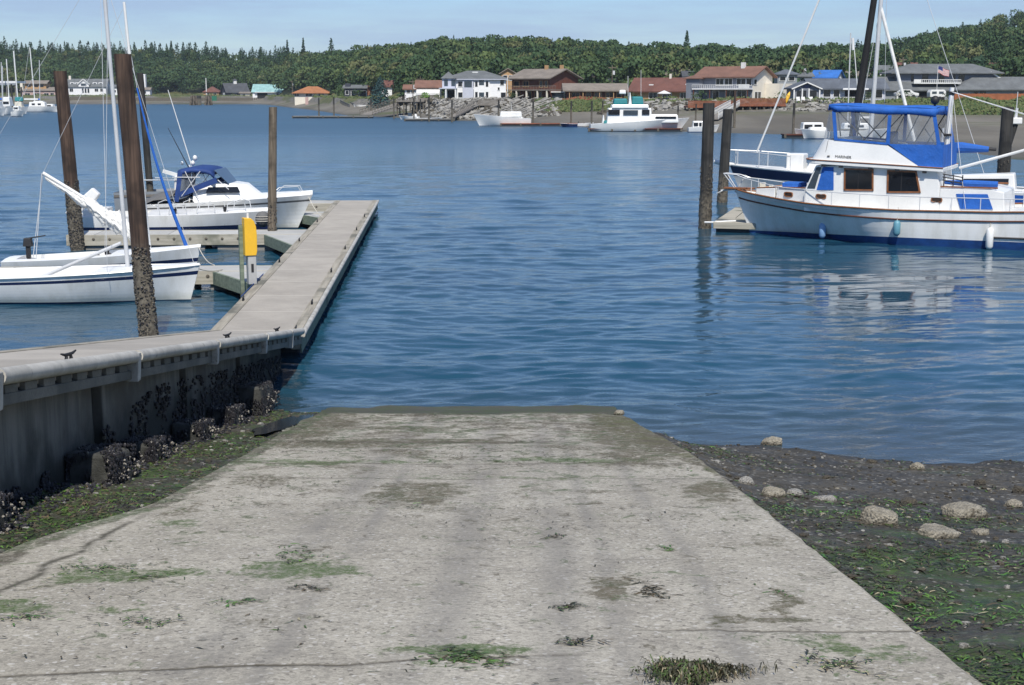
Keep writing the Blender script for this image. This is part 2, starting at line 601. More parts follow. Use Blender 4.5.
    # long crack along the left edge
    lx = n.math('MULTIPLY', n.math('SUBTRACT', n.noise(.5, 6, .65, n.mapv(scale=(.2, 1, 1))), .5), .55)
    d = n.math('DIVIDE', n.math('SUBTRACT', n.math('ADD', X, lx), -2.90), .032)
    lc = n.math('POWER', 2.718, n.math('MULTIPLY', n.math('MULTIPLY', d, d), -1.0))
    lc = n.math('MULTIPLY', n.math('MULTIPLY', lc, n.rng(Y, 9.8, 11, 1, 0)), n.rng(n.noise(5, 6, .75), .34, .50, .2, 1))
    base = n.mix(n.math('MULTIPLY', lc, .9), base, C(.05, .045, .03))
    # silt along both edges, wet weed at the water
    de = n.math('SUBTRACT', n.math('SUBTRACT', 2.05, n.rng(Y, 13.5, 22, 0, .36)), X)
    wd = n.rng(Y, 11.5, 19, .05, .62)
    e1 = n.math('ADD', n.math('MULTIPLY', n.math('SUBTRACT', 1.0, n.math('DIVIDE', de, wd)), .55), n.noise(1.9, 10, .72))
    em = n.math('MULTIPLY', n.math('MULTIPLY', n.rng(e1, .46, .66), grit), n.rng(Y, 9.5, 14, .25, 1))
    base = n.mix(n.math('MULTIPLY', em, .92), base, n.mix(n.rng(n.noise(2.5, 6, .7), .4, .6), C(.075, .062, .038), C(.085, .085, .032)))
    dl = n.math('ADD', X, n.rng(Y, 9, 11.5, 3.42, 2.98))
    e2 = n.math('ADD', n.math('MULTIPLY', n.math('SUBTRACT', 1.0, n.math('DIVIDE', dl, .22)), .5), n.noise(2.1, 10, .72, n.mapv(loc=(3, 9, 0))))
    em2 = n.math('MULTIPLY', n.rng(e2, .48, .62), grit)
    base = n.mix(n.math('MULTIPLY', em2, .9), base, n.mix(n.rng(n.noise(2.5, 6, .7, n.mapv(loc=(1, 1, 0))), .4, .6), C(.06, .052, .034), C(.045, .075, .022)))
    wl = n.math('ADD', Y, n.math('MULTIPLY', n.math('SUBTRACT', n.noise(1.0, 6, .7), .5), 2.6))
    wet = n.rng(wl, 20.6, 21.3)
    base = n.mix(n.math('MULTIPLY', wet, .93), base, n.mix(n.rng(n.noise(3, 6, .7), .4, .6), C(.050, .046, .028), C(.045, .055, .018)))
    rough = n.mix(wet, C(.92), C(.7))
    h = n.math('ADD', n.math('MULTIPLY', sp, .5), n.math('MULTIPLY', vs.outputs[0], .35))
    h = n.math('SUBTRACT', h, n.math('MULTIPLY', cr, .9))
    return n.pbr(base, rough, n.bump(h, .42, .012))
M['ramp'] = ramp_mat()

def mud_mat():
    n = NT('beach_mud')
    x = n.xyz()
    base = n.mix(n.rng(n.noise(.9, 6, .65), .3, .7), C(.034, .029, .020), C(.080, .069, .049))
    base = n.mix(n.rng(n.noise(9, 6, .72), .5, .72), base, C(.14, .13, .11))
    base = n.mix(1.0, base, n.rng(n.noise(60, 3, .8), .2, .8, .5, 1.5, False), 'MULTIPLY')
    vc = n.n('ShaderNodeSeparateColor')
    n.set(vc.inputs[0], n.voro(26, out='Color'))
    base = n.mix(n.math('MULTIPLY', n.rng(vc.outputs[0], .93, .95), .8), base, C(.30, .285, .25))
    base = n.mix(n.math('MULTIPLY', n.rng(vc.outputs[1], .90, .93), .8), base, C(.012, .012, .010))
    g1 = n.noise(.55, 7, .7, n.mapv(scale=(.8, 1.5, 1)), .3)
    dens = n.rng(x[1], 6, 15, .13, -.10, False)
    gm = n.rng(n.math('ADD', g1, dens), .50, .64)
    g2 = n.rng(n.noise(19, 5, .75), .34, .60)
    gc = n.mix(n.rng(n.noise(3.1, 4), .35, .65), C(.024, .055, .010), C(.065, .125, .018))
    left = n.rng(x[0], -3.2, -2.6, 1, 0)
    gm = n.math('MAXIMUM', gm, n.math('MULTIPLY', left, n.rng(n.noise(1.3, 6, .7), .40, .60)))
    base = n.mix(n.math('MULTIPLY', gm, g2), base, gc)
    wl = n.rng(n.math('ADD', x[2], n.math('MULTIPLY', n.noise(2, 5), .12)), .05, .22, 1, 0)
    base = n.mix(n.math('MULTIPLY', wl, .7), base, C(.02, .02, .017))
    rough = n.mix(n.rng(n.noise(2.0, 5), .4, .7), C(.55), C(.95))
    h = n.math('ADD', n.noise(16, 7, .75), n.math('MULTIPLY', n.noise(4, 4), 1.2))
    return n.pbr(base, rough, n.bump(h, .85, .06))
M['mud'] = mud_mat()

def water_mat():
    n = NT('harbour_water')
    x = n.xyz()
    v1 = n.mapv(scale=(.45, 1.0, 1), rot=(0, 0, R(-6)))
    v2 = n.mapv(scale=(.7, 1.0, 1), rot=(0, 0, R(14)))
    dx = n.math('DIVIDE', n.math('SUBTRACT', x[0], 11.0), 8.0)
    dy = n.math('DIVIDE', n.math('SUBTRACT', x[1], 36.5), 10.5)
    lee = n.math('POWER', 2.718, n.math('MULTIPLY', n.math('ADD', n.math('MULTIPLY', dx, dx), n.math('MULTIPLY', dy, dy)), -1.0))
    rip = n.noise(4.2, 4, .6, v1, .6)
    tiny = n.noise(11, 3, .6, v2, .3)
    near = n.math('MULTIPLY', n.rng(x[1], 25, 110, .42, .55), n.math('SUBTRACT', 1.0, n.math('MULTIPLY', lee, .97)))
    h = n.math('ADD', n.math('MULTIPLY', rip, .038), n.math('MULTIPLY', tiny, .005))
    nm = n.bump(n.math('MULTIPLY', h, near), 1.0, 1.0)
    patch = n.rng(n.noise(.035, 4, .6, n.mapv(scale=(.5, 1.6, 1))), .35, .65)
    base = n.mix(patch, C(.009, .046, .080), C(.013, .060, .102))
    shal = n.math('MULTIPLY', n.rng(x[1], 19.0, 25.5, 1, 0), n.rng(x[0], -6.5, -4.0, 0, 1))
    base = n.mix(n.math('MULTIPLY', shal, .6), base, C(.05, .05, .04))
    far = n.rng(x[1], 40, 220, .05, .33)
    return n.pbr(base, far, nm, ior=1.333)
M['water'] = water_mat()

def rock_mat(key, a, b, dark):
    n = NT(key)
    base = n.mix(n.rng(n.noise(7, 6, .7), .3, .68), a, b)
    vc = n.voro(42)
    base = n.mix(n.rng(n.noise(3.0, 6, .7), .56, .66), base, dark)
    base = n.mix(n.rng(n.math('ADD', n.xyz()[2], n.math('MULTIPLY', n.noise(8, 5, .7), .08)), .02, .075, .85, 0), base, dark)
    base = n.mix(1.0, base, n.rng(n.noise(60, 3, .7), .25, .75, .72, 1.28, False), 'MULTIPLY')
    return n.pbr(base, .92, n.bump(n.math('ADD', n.math('MULTIPLY', vc, -.7), n.noise(14, 8, .8)), 1.0, .035))
M['rock'] = rock_mat('rock', C(.20, .18, .14), C(.36, .33, .265), C(.06, .048, .03))
M['rock_grey'] = rock_mat('rock_grey', C(.24, .23, .21), C(.36, .35, .32), C(.08, .07, .05))
M['rock_dark'] = rock_mat('rock_dark', C(.05, .045, .035), C(.10, .085, .06), C(.02, .02, .02))
M['barnacle'] = rock_mat('barnacle', C(.24, .22, .18), C(.42, .39, .34), C(.09, .08, .06))
M['barnacle_dark'] = rock_mat('barnacle_dark', C(.07, .06, .048), C(.18, .16, .125), C(.04, .035, .03))
M['mussel'] = pm('mussel', C(.010, .010, .014), C(.030, .028, .032), 12, rough=.5, grain=.3)
M['weed_green'] = pm('weed_green', C(.030, .060, .012), C(.085, .135, .028), 3, rough=.6, grain=.3, gscale=25)
M['weed_bright'] = pm('weed_bright', C(.05, .14, .02), C(.10, .20, .03), 3, rough=.55, grain=.2)
M['weed_dark'] = pm('weed_dark', C(.022, .022, .010), C(.05, .05, .024), 3, rough=.6, grain=.3)
M['weed_brown'] = pm('weed_brown', C(.06, .045, .025), C(.12, .09, .05), 4, rough=.7, grain=.3)
M['weed_straw'] = pm('weed_straw', C(.24, .21, .13), C(.36, .32, .21), 4, rough=.8, grain=.2)

def land_mat():
    n = NT('far_land')
    x = n.xyz()
    z = n.math('ADD', x[2], n.math('MULTIPLY', n.math('SUBTRACT', n.noise(.12, 5, .6), .5), .9))
    mud = n.mix(n.rng(n.noise(.06, 6, .65, n.mapv(scale=(1, .3, 1))), .3, .7), C(.095, .085, .066), C(.17, .155, .125))
    mud = n.mix(n.rng(n.noise(.05, 5, .6, n.mapv(scale=(.4, 1, 1), loc=(7, 3, 0))), .54, .66), mud, C(.075, .085, .035))
    wet = n.rng(x[2], .02, .55, 1, 0)
    mud = n.mix(n.math('MULTIPLY', wet, .6), mud, C(.05, .05, .045))
    gr = n.mix(n.rng(n.noise(.3, 6, .7), .3, .7), C(.045, .065, .015), C(.13, .12, .045))
    rocky = n.mix(n.rng(n.noise(1.2, 6, .75), .35, .65), C(.05, .048, .042), C(.22, .205, .18))
    bank = n.mix(n.rng(n.noise(.04, 3), .42, .56), rocky, gr)
    base = n.mix(n.rng(z, 1.5, 2.1), mud, bank)
    base = n.mix(n.rng(x[2], 3.3, 3.8), base, gr)
    base = n.mix(n.rng(x[2], 4.0, 6.0), base, C(.022, .032, .012))
    return n.pbr(base, .9, n.bump(n.noise(1.5, 6, .7), .6, .3))
M['land'] = land_mat()

def leaf(key, c1, c2):
    n = NT(key)
    base = n.mix(n.rng(n.noise(.35, 4, .6), .3, .7), c1, c2)
    return n.pbr(base, .75, spec=.2)
LEAVES = [leaf('leaf_fir', C(.020, .048, .026), C(.040, .075, .036)), leaf('leaf_dark', C(.032, .066, .028), C(.056, .096, .038)),
          leaf('leaf_mid', C(.042, .074, .028), C(.066, .102, .038)), leaf('leaf_light', C(.070, .104, .036), C(.105, .140, .048)),
          leaf('leaf_olive', C(.088, .104, .042), C(.130, .138, .060))]
M['leaf_blue'] = leaf('leaf_spruce', C(.022, .058, .058), C(.040, .085, .082))
M['leaf_yellow'] = leaf('leaf_yellow', C(.13, .13, .03), C(.19, .18, .045))
M['leaf_lime'] = leaf('leaf_lime', C(.09, .20, .02), C(.13, .25, .04))
M['bark'] = pm('bark', C(.07, .05, .035), C(.13, .10, .075), 2, (6, 6, .6), rough=.9, grain=.3)
# ------------------------------------------------------------------ the ground close by
def zr(x, y):
    return 3.47 - .154 * max(y, -4)

def fb(x, y, s=1.0, o=0.0):
    return mnoise.fractal(Vector((x * s + o, y * s, o * .37)), .9, 2.1, 5)

def ramp_edge(y):
    return 2.03 - .34 * sstep(13.5, 22, y) + .014 * fb(0, y, 1.3, 4) + .012 * fb(0, y, 5, 9)

def zb(x, y):
    y_ = max(y, -4)
    if x < -2.6:
        z = zr(x, y) - .07 + .05 * fb(x, y, .8, 2) + .015 * fb(x, y, 4, 3)
        z -= .05 * math.exp(-((x + 3.35) / .35) ** 2 - ((y - 20) / 1.6) ** 2)
        z -= 3.5 * sstep(-4.35, -5.2, x)
        return z
    wl = 20.15 - (x - 2) * .25
    z = (wl - y_) * .162 + .07 * fb(x, y, .5, 1) + .022 * fb(x, y, 2.3, 5) + .008 * fb(x, y, 9, 5)
    if x > 1.0:
        k = math.exp(-max(0, x - 2.0) / .5) * sstep(8, 15, y) * (1 - sstep(18.2, 19.6, y))
        z = lerp(z, zr(x, y) - .05 + .02 * fb(x, y, 2, 6), k)
        return z
    return zr(x, y) - .3

def hit(px, py, zf, y0=4.0, y1=26.0):
    d = ray(px, py)
    lo, hi = y0, y1
    for _ in range(40):
        mid = (lo + hi) / 2
        t = mid / d[1]
        z = EYE + d[2] * t
        if z > zf(d[0] * t, mid):
            lo = mid
        else:
            hi = mid
    t = lo / d[1]
    x = d[0] * t
    return Vector((x, lo, zf(x, lo)))

# ramp
mb = MB()
ys = [-6 + .25 * i for i in range(145)]
def rsurf(u, y):
    if u == 0:
        x = lerp(-3.40, -2.97, sstep(9, 11.5, y)) + .10 * fb(3, y, .7, 7) + .04 * fb(3, y, 3, 2)
    elif u == 1:
        x = ramp_edge(y)
    else:
        x = lerp(lerp(-3.40, -2.97, sstep(9, 11.5, y)), ramp_edge(y), u)
    return (x, y, zr(x, y) + (.010 + .016 * sstep(18, 21, y)) * fb(x, y, .5 if y < 18 else .9, 8) - (.012 if u in (0, 1) else 0))
us = [0, .006] + [i / 24 for i in range(1, 24)] + [.994, 1]
mb.sheet(lambda u, y: rsurf(u, y), us, ys)
mb.sheet(lambda k, y: (rsurf(1, y)[0], y, rsurf(1, y)[2] - .45 * k), [0, 1], ys)
mb.sheet(lambda k, y: (rsurf(0, y)[0], y, rsurf(0, y)[2] - .3 * (1 - k)), [0, 1], ys)
structure(mb.build('boat_ramp', M['ramp']))

# beach
mb = MB()
xs = [-6.2, -5.2, -4.8, -4.5, -4.3] + [-4.2 + .1 * i for i in range(14)] + [-2.75, -2.4, 1.0, 1.6] + [1.75 + .1 * i for i in range(70)] + [9 + .5 * i for i in range(12)] + [16, 20, 26, 35, 50, 70]
ys = [-12, -8, -5] + [-3 + .5 * i for i in range(14)] + [4 + .1 * i for i in range(190)] + [23.5, 25, 28, 32, 40]
mb.sheet(lambda x, y: (x, y, zb(x, y)), xs, ys)
structure(mb.build('beach', M['mud']))

# water: real waves, finer where the camera is near, dying out with distance
def water_mesh():
    rg = np.random.default_rng(12)
    cols = np.concatenate([np.arange(-1100, -260, 12.), np.arange(-260, 1290, 1.8), np.arange(1290, 2200, 12.)])
    rows = np.concatenate([np.arange(520, 112, -.5), np.array([111, 109, 107, 105, 103.5, 102, 100, 98, 96, 94, 93])])
    b = (342.5 - rows) / FPX
    Yr = (CP + b * SP) * EYE / (SP - b * CP)
    A = (cols - 512) / FPX * CP
    Yg, Ag = np.meshgrid(Yr, A, indexing='ij')
    Xg = Ag * Yg
    step = np.maximum(np.abs(np.gradient(Yr))[:, None] * np.ones_like(Xg), Yg * 1.8 / FPX)
    Z = np.zeros_like(Xg)
    wx = Xg + .35 * np.sin(Yg * .31 + 1.3) + .25 * np.sin(Xg * .23 + Yg * .17)
    wy = Yg + .30 * np.sin(Xg * .37 + .5) + .22 * np.sin(Xg * .83 - Yg * .21 + 2.1)
    N = 72
    lee = np.exp(-((Xg - 11.0) / 8.0) ** 2 - ((Yg - 36.5) / 10.5) ** 2) * .92
    lee = np.maximum(lee, .80 * np.exp(-((Xg + 10) / 5) ** 2 - ((Yg - 30.5) / 5) ** 2))
    for i in range(N):
        lam = .30 * (4.2 / .30) ** ((i + rg.random()) / N)
        th = R(90) + rg.normal(0, .42) + .10
        k = 2 * math.pi / lam
        amp = .0235 / k * (1.45 if lam < 1.1 else (1.05 if lam < 2.2 else .70))
        fade = np.clip((lam / step - 2.2) / 2.5, 0, 1)
        ph = rg.uniform(0, 6.283)
        grp = .55 + .45 * np.sin(Xg * rg.normal(0, .25) + Yg * rg.normal(0, .35) + rg.uniform(0, 6.28))
        kl = 1.0 if lam < 1.1 else (.93 if lam < 2 else .70)
        Z += amp * fade * grp * (1 - kl * lee) * np.sin(k * (np.cos(th) * wx + np.sin(th) * wy) + ph)
    shore = np.clip((Yg - 18) / 6, .35, 1)
    Z *= shore
    nr, nc = Xg.shape
    co = np.stack([Xg, Yg, Z], -1).reshape(-1, 3)
    ii = np.arange(nr - 1)[:, None] * nc + np.arange(nc - 1)[None, :]
    f = np.stack([ii, ii + 1, ii + nc + 1, ii + nc], -1).reshape(-1, 4)
    o = len(co)
    big = np.array([(-4000, -80, -.35), (4000, -80, -.35), (4000, 4000, -.35), (-4000, 4000, -.35)], float)
    co = np.concatenate([co, big])
    f = np.concatenate([f, np.array([[o, o + 1, o + 2, o + 3]])])
    me = bpy.data.meshes.new('water')
    me.vertices.add(len(co))
    me.vertices.foreach_set('co', co.reshape(-1).astype(np.float32))
    me.loops.add(len(f) * 4)
    me.loops.foreach_set('vertex_index', f.reshape(-1).astype(np.int32))
    me.polygons.add(len(f))
    me.polygons.foreach_set('loop_start', np.arange(0, len(f) * 4, 4, dtype=np.int32))
    me.polygons.foreach_set('loop_total', np.full(len(f), 4, dtype=np.int32))
    me.polygons.foreach_set('use_smooth', np.ones(len(f), dtype=bool))
    me.materials.append(M['water'])
    me.update(calc_edges=True)
    ob = bpy.data.objects.new('water', me)
    COL.objects.link(ob)
    return ob
structure(water_mesh())
# a puddle left on the silt beside the ramp
mb = MB()
pts = []
for k in range(28):
    a = 2 * math.pi * k / 28
    r = 1 + .25 * fb(math.cos(a) * 2, math.sin(a) * 2, 1, 21)
    x, y = -3.30 + .24 * r * math.cos(a) + .1 * math.sin(a), 19.8 + 1.7 * r * math.sin(a)
    pts.append((x, y, zr(x, y) - .055))
mb.add(pts, [tuple(range(28))])
n = NT('puddle_water')
M['puddle'] = n.pbr(C(.03, .035, .04), .12, n.bump(n.noise(6, 3), .15, .02))
structure(mb.build('puddle', M['puddle']))

# ------------------------------------------------------------------ wall and walkway on the left
def zt(y):
    return 2.84 - .148 * (y - 11.3)

wall = thing('retaining_wall', 'stained grey concrete wall carrying the sloping walkway beside the ramp', 'wall', (-4.3, 11, 0))
def W(p):
    return (p[0] + 4.3, p[1] - 11, p[2])
mb = MB()
for y0, y1 in ((-3, 10.45), (10.5, 14.0), (14.35, 17.75), (18.1, 21.4), (21.75, 25.6)):
    mb.hexa([W(p) for p in ((-4.62, y0, -1.2), (-4.3, y0, -1.2), (-4.3, y1, -1.2), (-4.62, y1, -1.2),
                            (-4.62, y0, zt(y0) - .3), (-4.3, y0, zt(y0) - .3), (-4.3, y1, zt(y1) - .3), (-4.62, y1, zt(y1) - .3))])
wp = mb.build('wall_panel', M['wall'], wall, bevel=.012)
wp.data.name = 'wall_panel'
for y0 in (10.45, 14.0, 17.75, 21.4):
    y1 = y0 + (.05 if y0 < 11 else .35)
    mb = MB()
    mb.hexa([W(p) for p in ((-4.66, y0 + .002, -1.2), (-4.40, y0 + .002, -1.2), (-4.40, y1 - .002, -1.2), (-4.66, y1 - .002, -1.2),
                            (-4.66, y0 + .002, zt(y0) - .32), (-4.40, y0 + .002, zt(y0) - .32), (-4.40, y1 - .002, zt(y1) - .32), (-4.66, y1 - .002, zt(y1) - .32))])
    mb.build('recess_post', M['block'], wall)

walk = thing('walkway', 'sloping fixed walkway with pale rounded edge rail on top of the concrete wall', 'walkway', (-4.9, 18, 0))
def K(p):
    return (p[0] + 4.9, p[1] - 18, p[2])
mb = MB()
def seg(mb, x0, x1, y0, y1, dz0, dz1, mi=0):
    mb.hexa([K(p) for p in ((x0, y0, zt(y0) + dz0), (x1, y0, zt(y0) + dz0), (x1, y1, zt(y1) + dz0), (x0, y1, zt(y1) + dz0),
                            (x0, y0, zt(y0) + dz1), (x1, y0, zt(y0) + dz1), (x1, y1, zt(y1) + dz1), (x0, y1, zt(y1) + dz1))], mi)
seg(mb, -5.62, -4.30, -3, 26.55, -.14, 0)
mb.build('deck', M['deck'], walk)
mb = MB()
seg(mb, -4.298, -4.08, -3, 26.5, -.14, .012)
mb.build('edge_board', M['waler'], walk, bevel=.008)
mb = MB()
seg(mb, -5.8, -5.622, -3, 26.6, -.30, .012)
mb.build('side_beam', M['waler'], walk, bevel=.008)
mb = MB()
for y in (1, 5, 9, 13, 17, 21, 25):
    mb.hexa([K(p) for p in ((-5.78, y, -2), (-5.55, y, -2), (-5.55, y + .25, -2), (-5.78, y + .25, -2), (-5.78, y, zt(y) - .3), (-5.55, y, zt(y) - .3), (-5.55, y + .25, zt(y) - .34), (-5.78, y + .25, zt(y) - .34))])
build_each(mb, 'support_post', M['pile_dark'], walk)
# fascia with drain slots under the rail
mb = MB()
seg(mb, -4.09, -4.03, -3, 26.45, -.095, -.05)
seg(mb, -4.09, -4.03, -3, 26.45, -.26, -.165)
y = -3.0
while y < 26.4:
    seg(mb, -4.09, -4.033, y + .10, min(y + .39, 26.45), -.165, -.095)
    y += .46
mb.build('fascia', M['fascia'], walk, bevel=.006)
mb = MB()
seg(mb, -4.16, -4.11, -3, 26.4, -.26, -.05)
mb.build('slot_backing', M['opening_shade'], walk)  # black backing puts the slots' inner shade into its colour
jo = [-3, 2.6, 6.6, 10.6, 14.6, 18.55, 22.25, 24.95, 26.62]
edge_x = lambda y: -4.0 if y < 24 else -4.0 - .02 * (y - 24)
for a, b in zip(jo, jo[1:]):
    mb = MB()
    pts = [K((edge_x(lerp(a + .07, b - .07, t)), lerp(a + .07, b - .07, t), zt(lerp(a + .07, b - .07, t)) - .015)) for t in (0, .25, .5, .75, 1)]
    mb.tube(pts, .068, 14)
    mb.build('edge_rail', M['rub_strip'], walk)
for y in jo[1:-1]:
    mb = MB()
    mb.hexa([K(p) for p in ((-4.10, y - .055, zt(y) - .28), (-3.965, y - .055, zt(y) - .28), (-3.965, y + .055, zt(y) - .28), (-4.10, y + .055, zt(y) - .28),
                            (-4.10, y - .055, zt(y) + .05), (-3.945, y - .055, zt(y) + .03), (-3.945, y + .055, zt(y) + .02), (-4.10, y + .055, zt(y) + .04))])
    mb.build('joint_plate', M['rub_strip'], walk, bevel=.008)

def cleat_mb(mb, c, a, k=1.0):
    """horn cleat: two feet and a bar with up-turned ends"""
    ca, sa = math.cos(a), math.sin(a)
    q = lambda u, z: (c[0] + u * ca * k, c[1] + u * sa * k, c[2] + z * k)
    mb.tube([q(-.13, .095), q(-.07, .075), q(0, .07), q(.07, .075), q(.13, .095)], [.010 * k, .017 * k, .02 * k, .017 * k, .010 * k], 8)
    mb.tube([q(-.045, 0), q(-.035, .07)], [.024 * k, .016 * k], 8)
    mb.tube([q(.045, 0), q(.035, .07)], [.024 * k, .016 * k], 8)
    return mb
for y in (7.0, 13.0, 20.3, 24.6):
    cleat_mb(MB(), K((-4.19, y, zt(y) + .012)), R(70), .85).build('cleat', M['black_rubber'], walk)

# footing blocks, mussels and barnacles at the wall's foot
BL = [(9.45, 10.35, .46, .20, 'mussel-edged concrete footing block at the wall foot nearest the camera'),
      (13.0, 13.75, .48, .24, 'square concrete footing block with pale barnacles along its lower edge'),
      (14.75, 15.4, .42, .17, 'low concrete footing block just past the barnacled square one'),
      (17.1, 17.8, .40, .18, 'dark mussel-covered footing block halfway along the wall'),
      (19.2, 19.9, .40, .22, 'mussel-covered footing block beside the puddle'),
      (21.3, 22.5, .42, .42, 'black mussel-crusted footing block at the water end of the wall')]
for y0, y1, w, h, lab in BL:
    t = thing('footing_block', lab, 'concrete block', (-4.28, y0, zr(0, y0) - .2), 0, 'concrete footing blocks along the wall')
    mb = MB()
    L = y1 - y0
    d = -.154 * L
    mb.hexa([(0, 0, -.3), (w, 0, -.3), (w, L, -.3 + d), (0, L, -.3 + d), (0, 0, h + .2), (w - .05, .03, h + .16), (w - .05, L - .03, h + .16 + d * .9), (0, L, h + .2 + d * .9)])
    mb.build('block_body', M['block'], t, bevel=.04)
    mb = MB()
    rnd = random.Random(int(y0 * 10))
    nb = 260 if y0 > 16 else 190
    for i in range(nb):
        u = rnd.random()
        yy = u * L * 1.1
        xx = w + rnd.gauss(.02, .03)
        zz = rnd.uniform(.12, .20 + h * .6) + d * u
        if y0 < 16 and rnd.random() < .25:
            zz = rnd.uniform(.1, h + .15) + d * u
        r = rnd.uniform(.006, .017)
        if mnoise.noise(Vector((xx, yy, zz)) * 6 + Vector((y0, 0, 0))) < 0:
            continue
        mb.blob((xx, yy, zz), r, r, r * rnd.uniform(.7, 1.3), 6, 4, 1 if rnd.random() < (.62 if y0 < 16 else .3) else 0, .4, sd=i)
    for i in range(900):
        u = rnd.random()
        f = rnd.random()
        r = rnd.uniform(.007, .018)
        if f < .45:
            p = (rnd.uniform(0, w), -.005, rnd.uniform(.1, h + .2))
        elif f < .75:
            p = (rnd.uniform(0, w), u * L, h + .2 + d * u * .95 - .005)
        else:
            p = (w, u * L, rnd.uniform(.12, h + .2) + d * u)
        if mnoise.noise(Vector(p) * 5 + Vector((y0, 0, 0))) < -.1:
            continue
        mb.blob(p, r * .8, r * .8, r * 1.2, 5, 3, 0 if rnd.random() < .97 else 1, .5, sd=i)
    o = mb.build('barnacles', [M['mussel'], M['barnacle']], t)
    o['kind'] = 'stuff'
mb = MB()
rnd = random.Random(5)
for i in range(9500):
    y = rnd.uniform(9, 25.5)
    g = zr(0, y)
    top = lerp(.15, 1.3, sstep(11, 21, y))
    if i % 3 == 0:
        x = -4.3 + rnd.random() ** 1.5 * .5
        r = rnd.uniform(.01, .026)
        mb.blob((x, y, zb(x, y) + r * .4), r, r * .8, r, 5, 3, 1 if rnd.random() < .06 else 0, .4, sd=i)
        continue
    z = g - .1 + rnd.random() ** 1.4 * top
    if z > zt(y) - .45:
        continue
    if mnoise.noise(Vector((y * 1.7, z * 2.2, 4))) + .5 * mnoise.noise(Vector((y * 5, z * 6, 1))) < .25 - (y - 11) * .05:
        continue
    r = rnd.uniform(.010, .027)
    mb.blob((-4.29 + rnd.uniform(-.01, .03), y, z), r, r * .8, r * 1.1, 5, 3, 1 if rnd.random() < .07 else 0, .4, sd=i)
tag(mb.build('mussel_bed', [M['mussel'], M['barnacle_dark']]), 'black mussels crusting the lower part of the concrete wall', 'mussels', kind='stuff')

# ------------------------------------------------------------------ floating dock
FA = math.atan2(1.72, 33.8)
dock = thing('floating_dock', 'long grey floating dock with timber edges running out from the walkway', 'dock', (-4.97, 26.66, 0), FA)
DM = Matrix.Translation((-4.97, 26.66, 0)) @ Matrix.Rotation(FA, 4, 'Z')
LD = 33.9
MB().box(-.70, .68, 0, LD, .38, .50).build('deck', M['deck'], dock)
for x0, x1 in ((-.92, -.702), (.682, .87)):
    mb = MB()
    y = 0.02
    while y < LD - .1:
        y1 = min(y + 4.2, LD - .01)
        mb.box(x0, x1, y, y1 - .02, .18, .515)
        y = y1
    build_each(mb, 'edge_timber', M['waler'], dock, bevel=.012)
mb = MB()
mb.tube([(.915, 0, .47), (.915, LD, .47)], .055, 12)
mb.build('edge_rail', M['rub_strip'], dock)
mb = MB()
mb.box(.872, .895, 0, LD, .12, .43)
mb.build('fascia', M['waler_green'], dock)
mb = MB()
y = .6
while y < LD - 1:
    mb.box(-.85, .80, y, y + 2.2, -.45, .178)
    y += 2.7
build_each(mb, 'float_box', M['bottom_dark'], dock, bevel=.04)
for px, py in ((361, 216.7), (352, 230), (341, 249), (329.5, 272), (313, 304), (288, 331)):
    w = DM.inverted() @ G(px, py, .52)
    cleat_mb(MB(), (.77, w.y, .515), R(90), 1.0).build('cleat', M['black_rubber'], dock)
for py in (222, 241, 262, 300):
    w = DM.inverted() @ G(300, py, .52)
    cleat_mb(MB(), (-.81, w.y, .515), R(90), 1.0).build('cleat', M['black_rubber'], dock)

def finger(y0, y1, L, gus, lab):
    p = DM @ Vector((-.93, y0, 0))
    t = thing('finger_dock', lab, 'dock', p, FA, 'finger docks on the left of the floating dock')
    w = y1 - y0
    MB().box(-L, 0, .06, w - .06, .36, .50).build('deck', M['deck_pale'], t)
    mb = MB()
    mb.box(-L, 0, 0, .058, .16, .51)
    mb.box(-L, 0, w - .058, w, .16, .51)
    mb.box(-L - .06, -L - .002, .0, w, .16, .51)
    build_each(mb, 'edge_timber', M['waler_x'], t, bevel=.008)
    mb = MB()
    x = -L + .3
    while x < -.4:
        mb.blob((x, -.006, .37), .05, .012, .05, 8, 4)
        x += .52
    build_each(mb, 'bolt_washer', M['pile_dark'], t)
    mb = MB()
    x = -L + .2
    while x < -.8:
        mb.box(x, min(x + 1.9, -.2), .08, w - .08, -.4, .158)
        x += 2.3
    build_each(mb, 'float_box', M['conc_far'], t, bevel=.03)
    if gus:
        gx, gy = gus
        MB().prism([(-gx, -.003, .40), (-.0, -gy, .40), (-.0, -.003, .40)], (0, 0, .097)).build('gusset', M['deck_pale'], t)
        mb = MB()
        mb.beam((-gx - .02, -.04, .33), (-.02, -gy - .05, .33), .07, .33)
        mb.build('gusset_beam', M['waler_green'], t)
    return t
finger(9.7, 10.9, 8.6, (1.35, 2.5), 'nearest short finger dock between the two small sailboats')
finger(19.3, 20.9, 7.6, (1.2, 3.2), 'finger dock with bolted timber side under the brown pile base')
finger(27.2, 28.3, 7.2, (.9, 1.6), 'finger dock just under the bow of the blue-canopy cruiser')
finger(32.2, 33.9, 7.2, None, 'finger dock closing the far end of the floating dock')

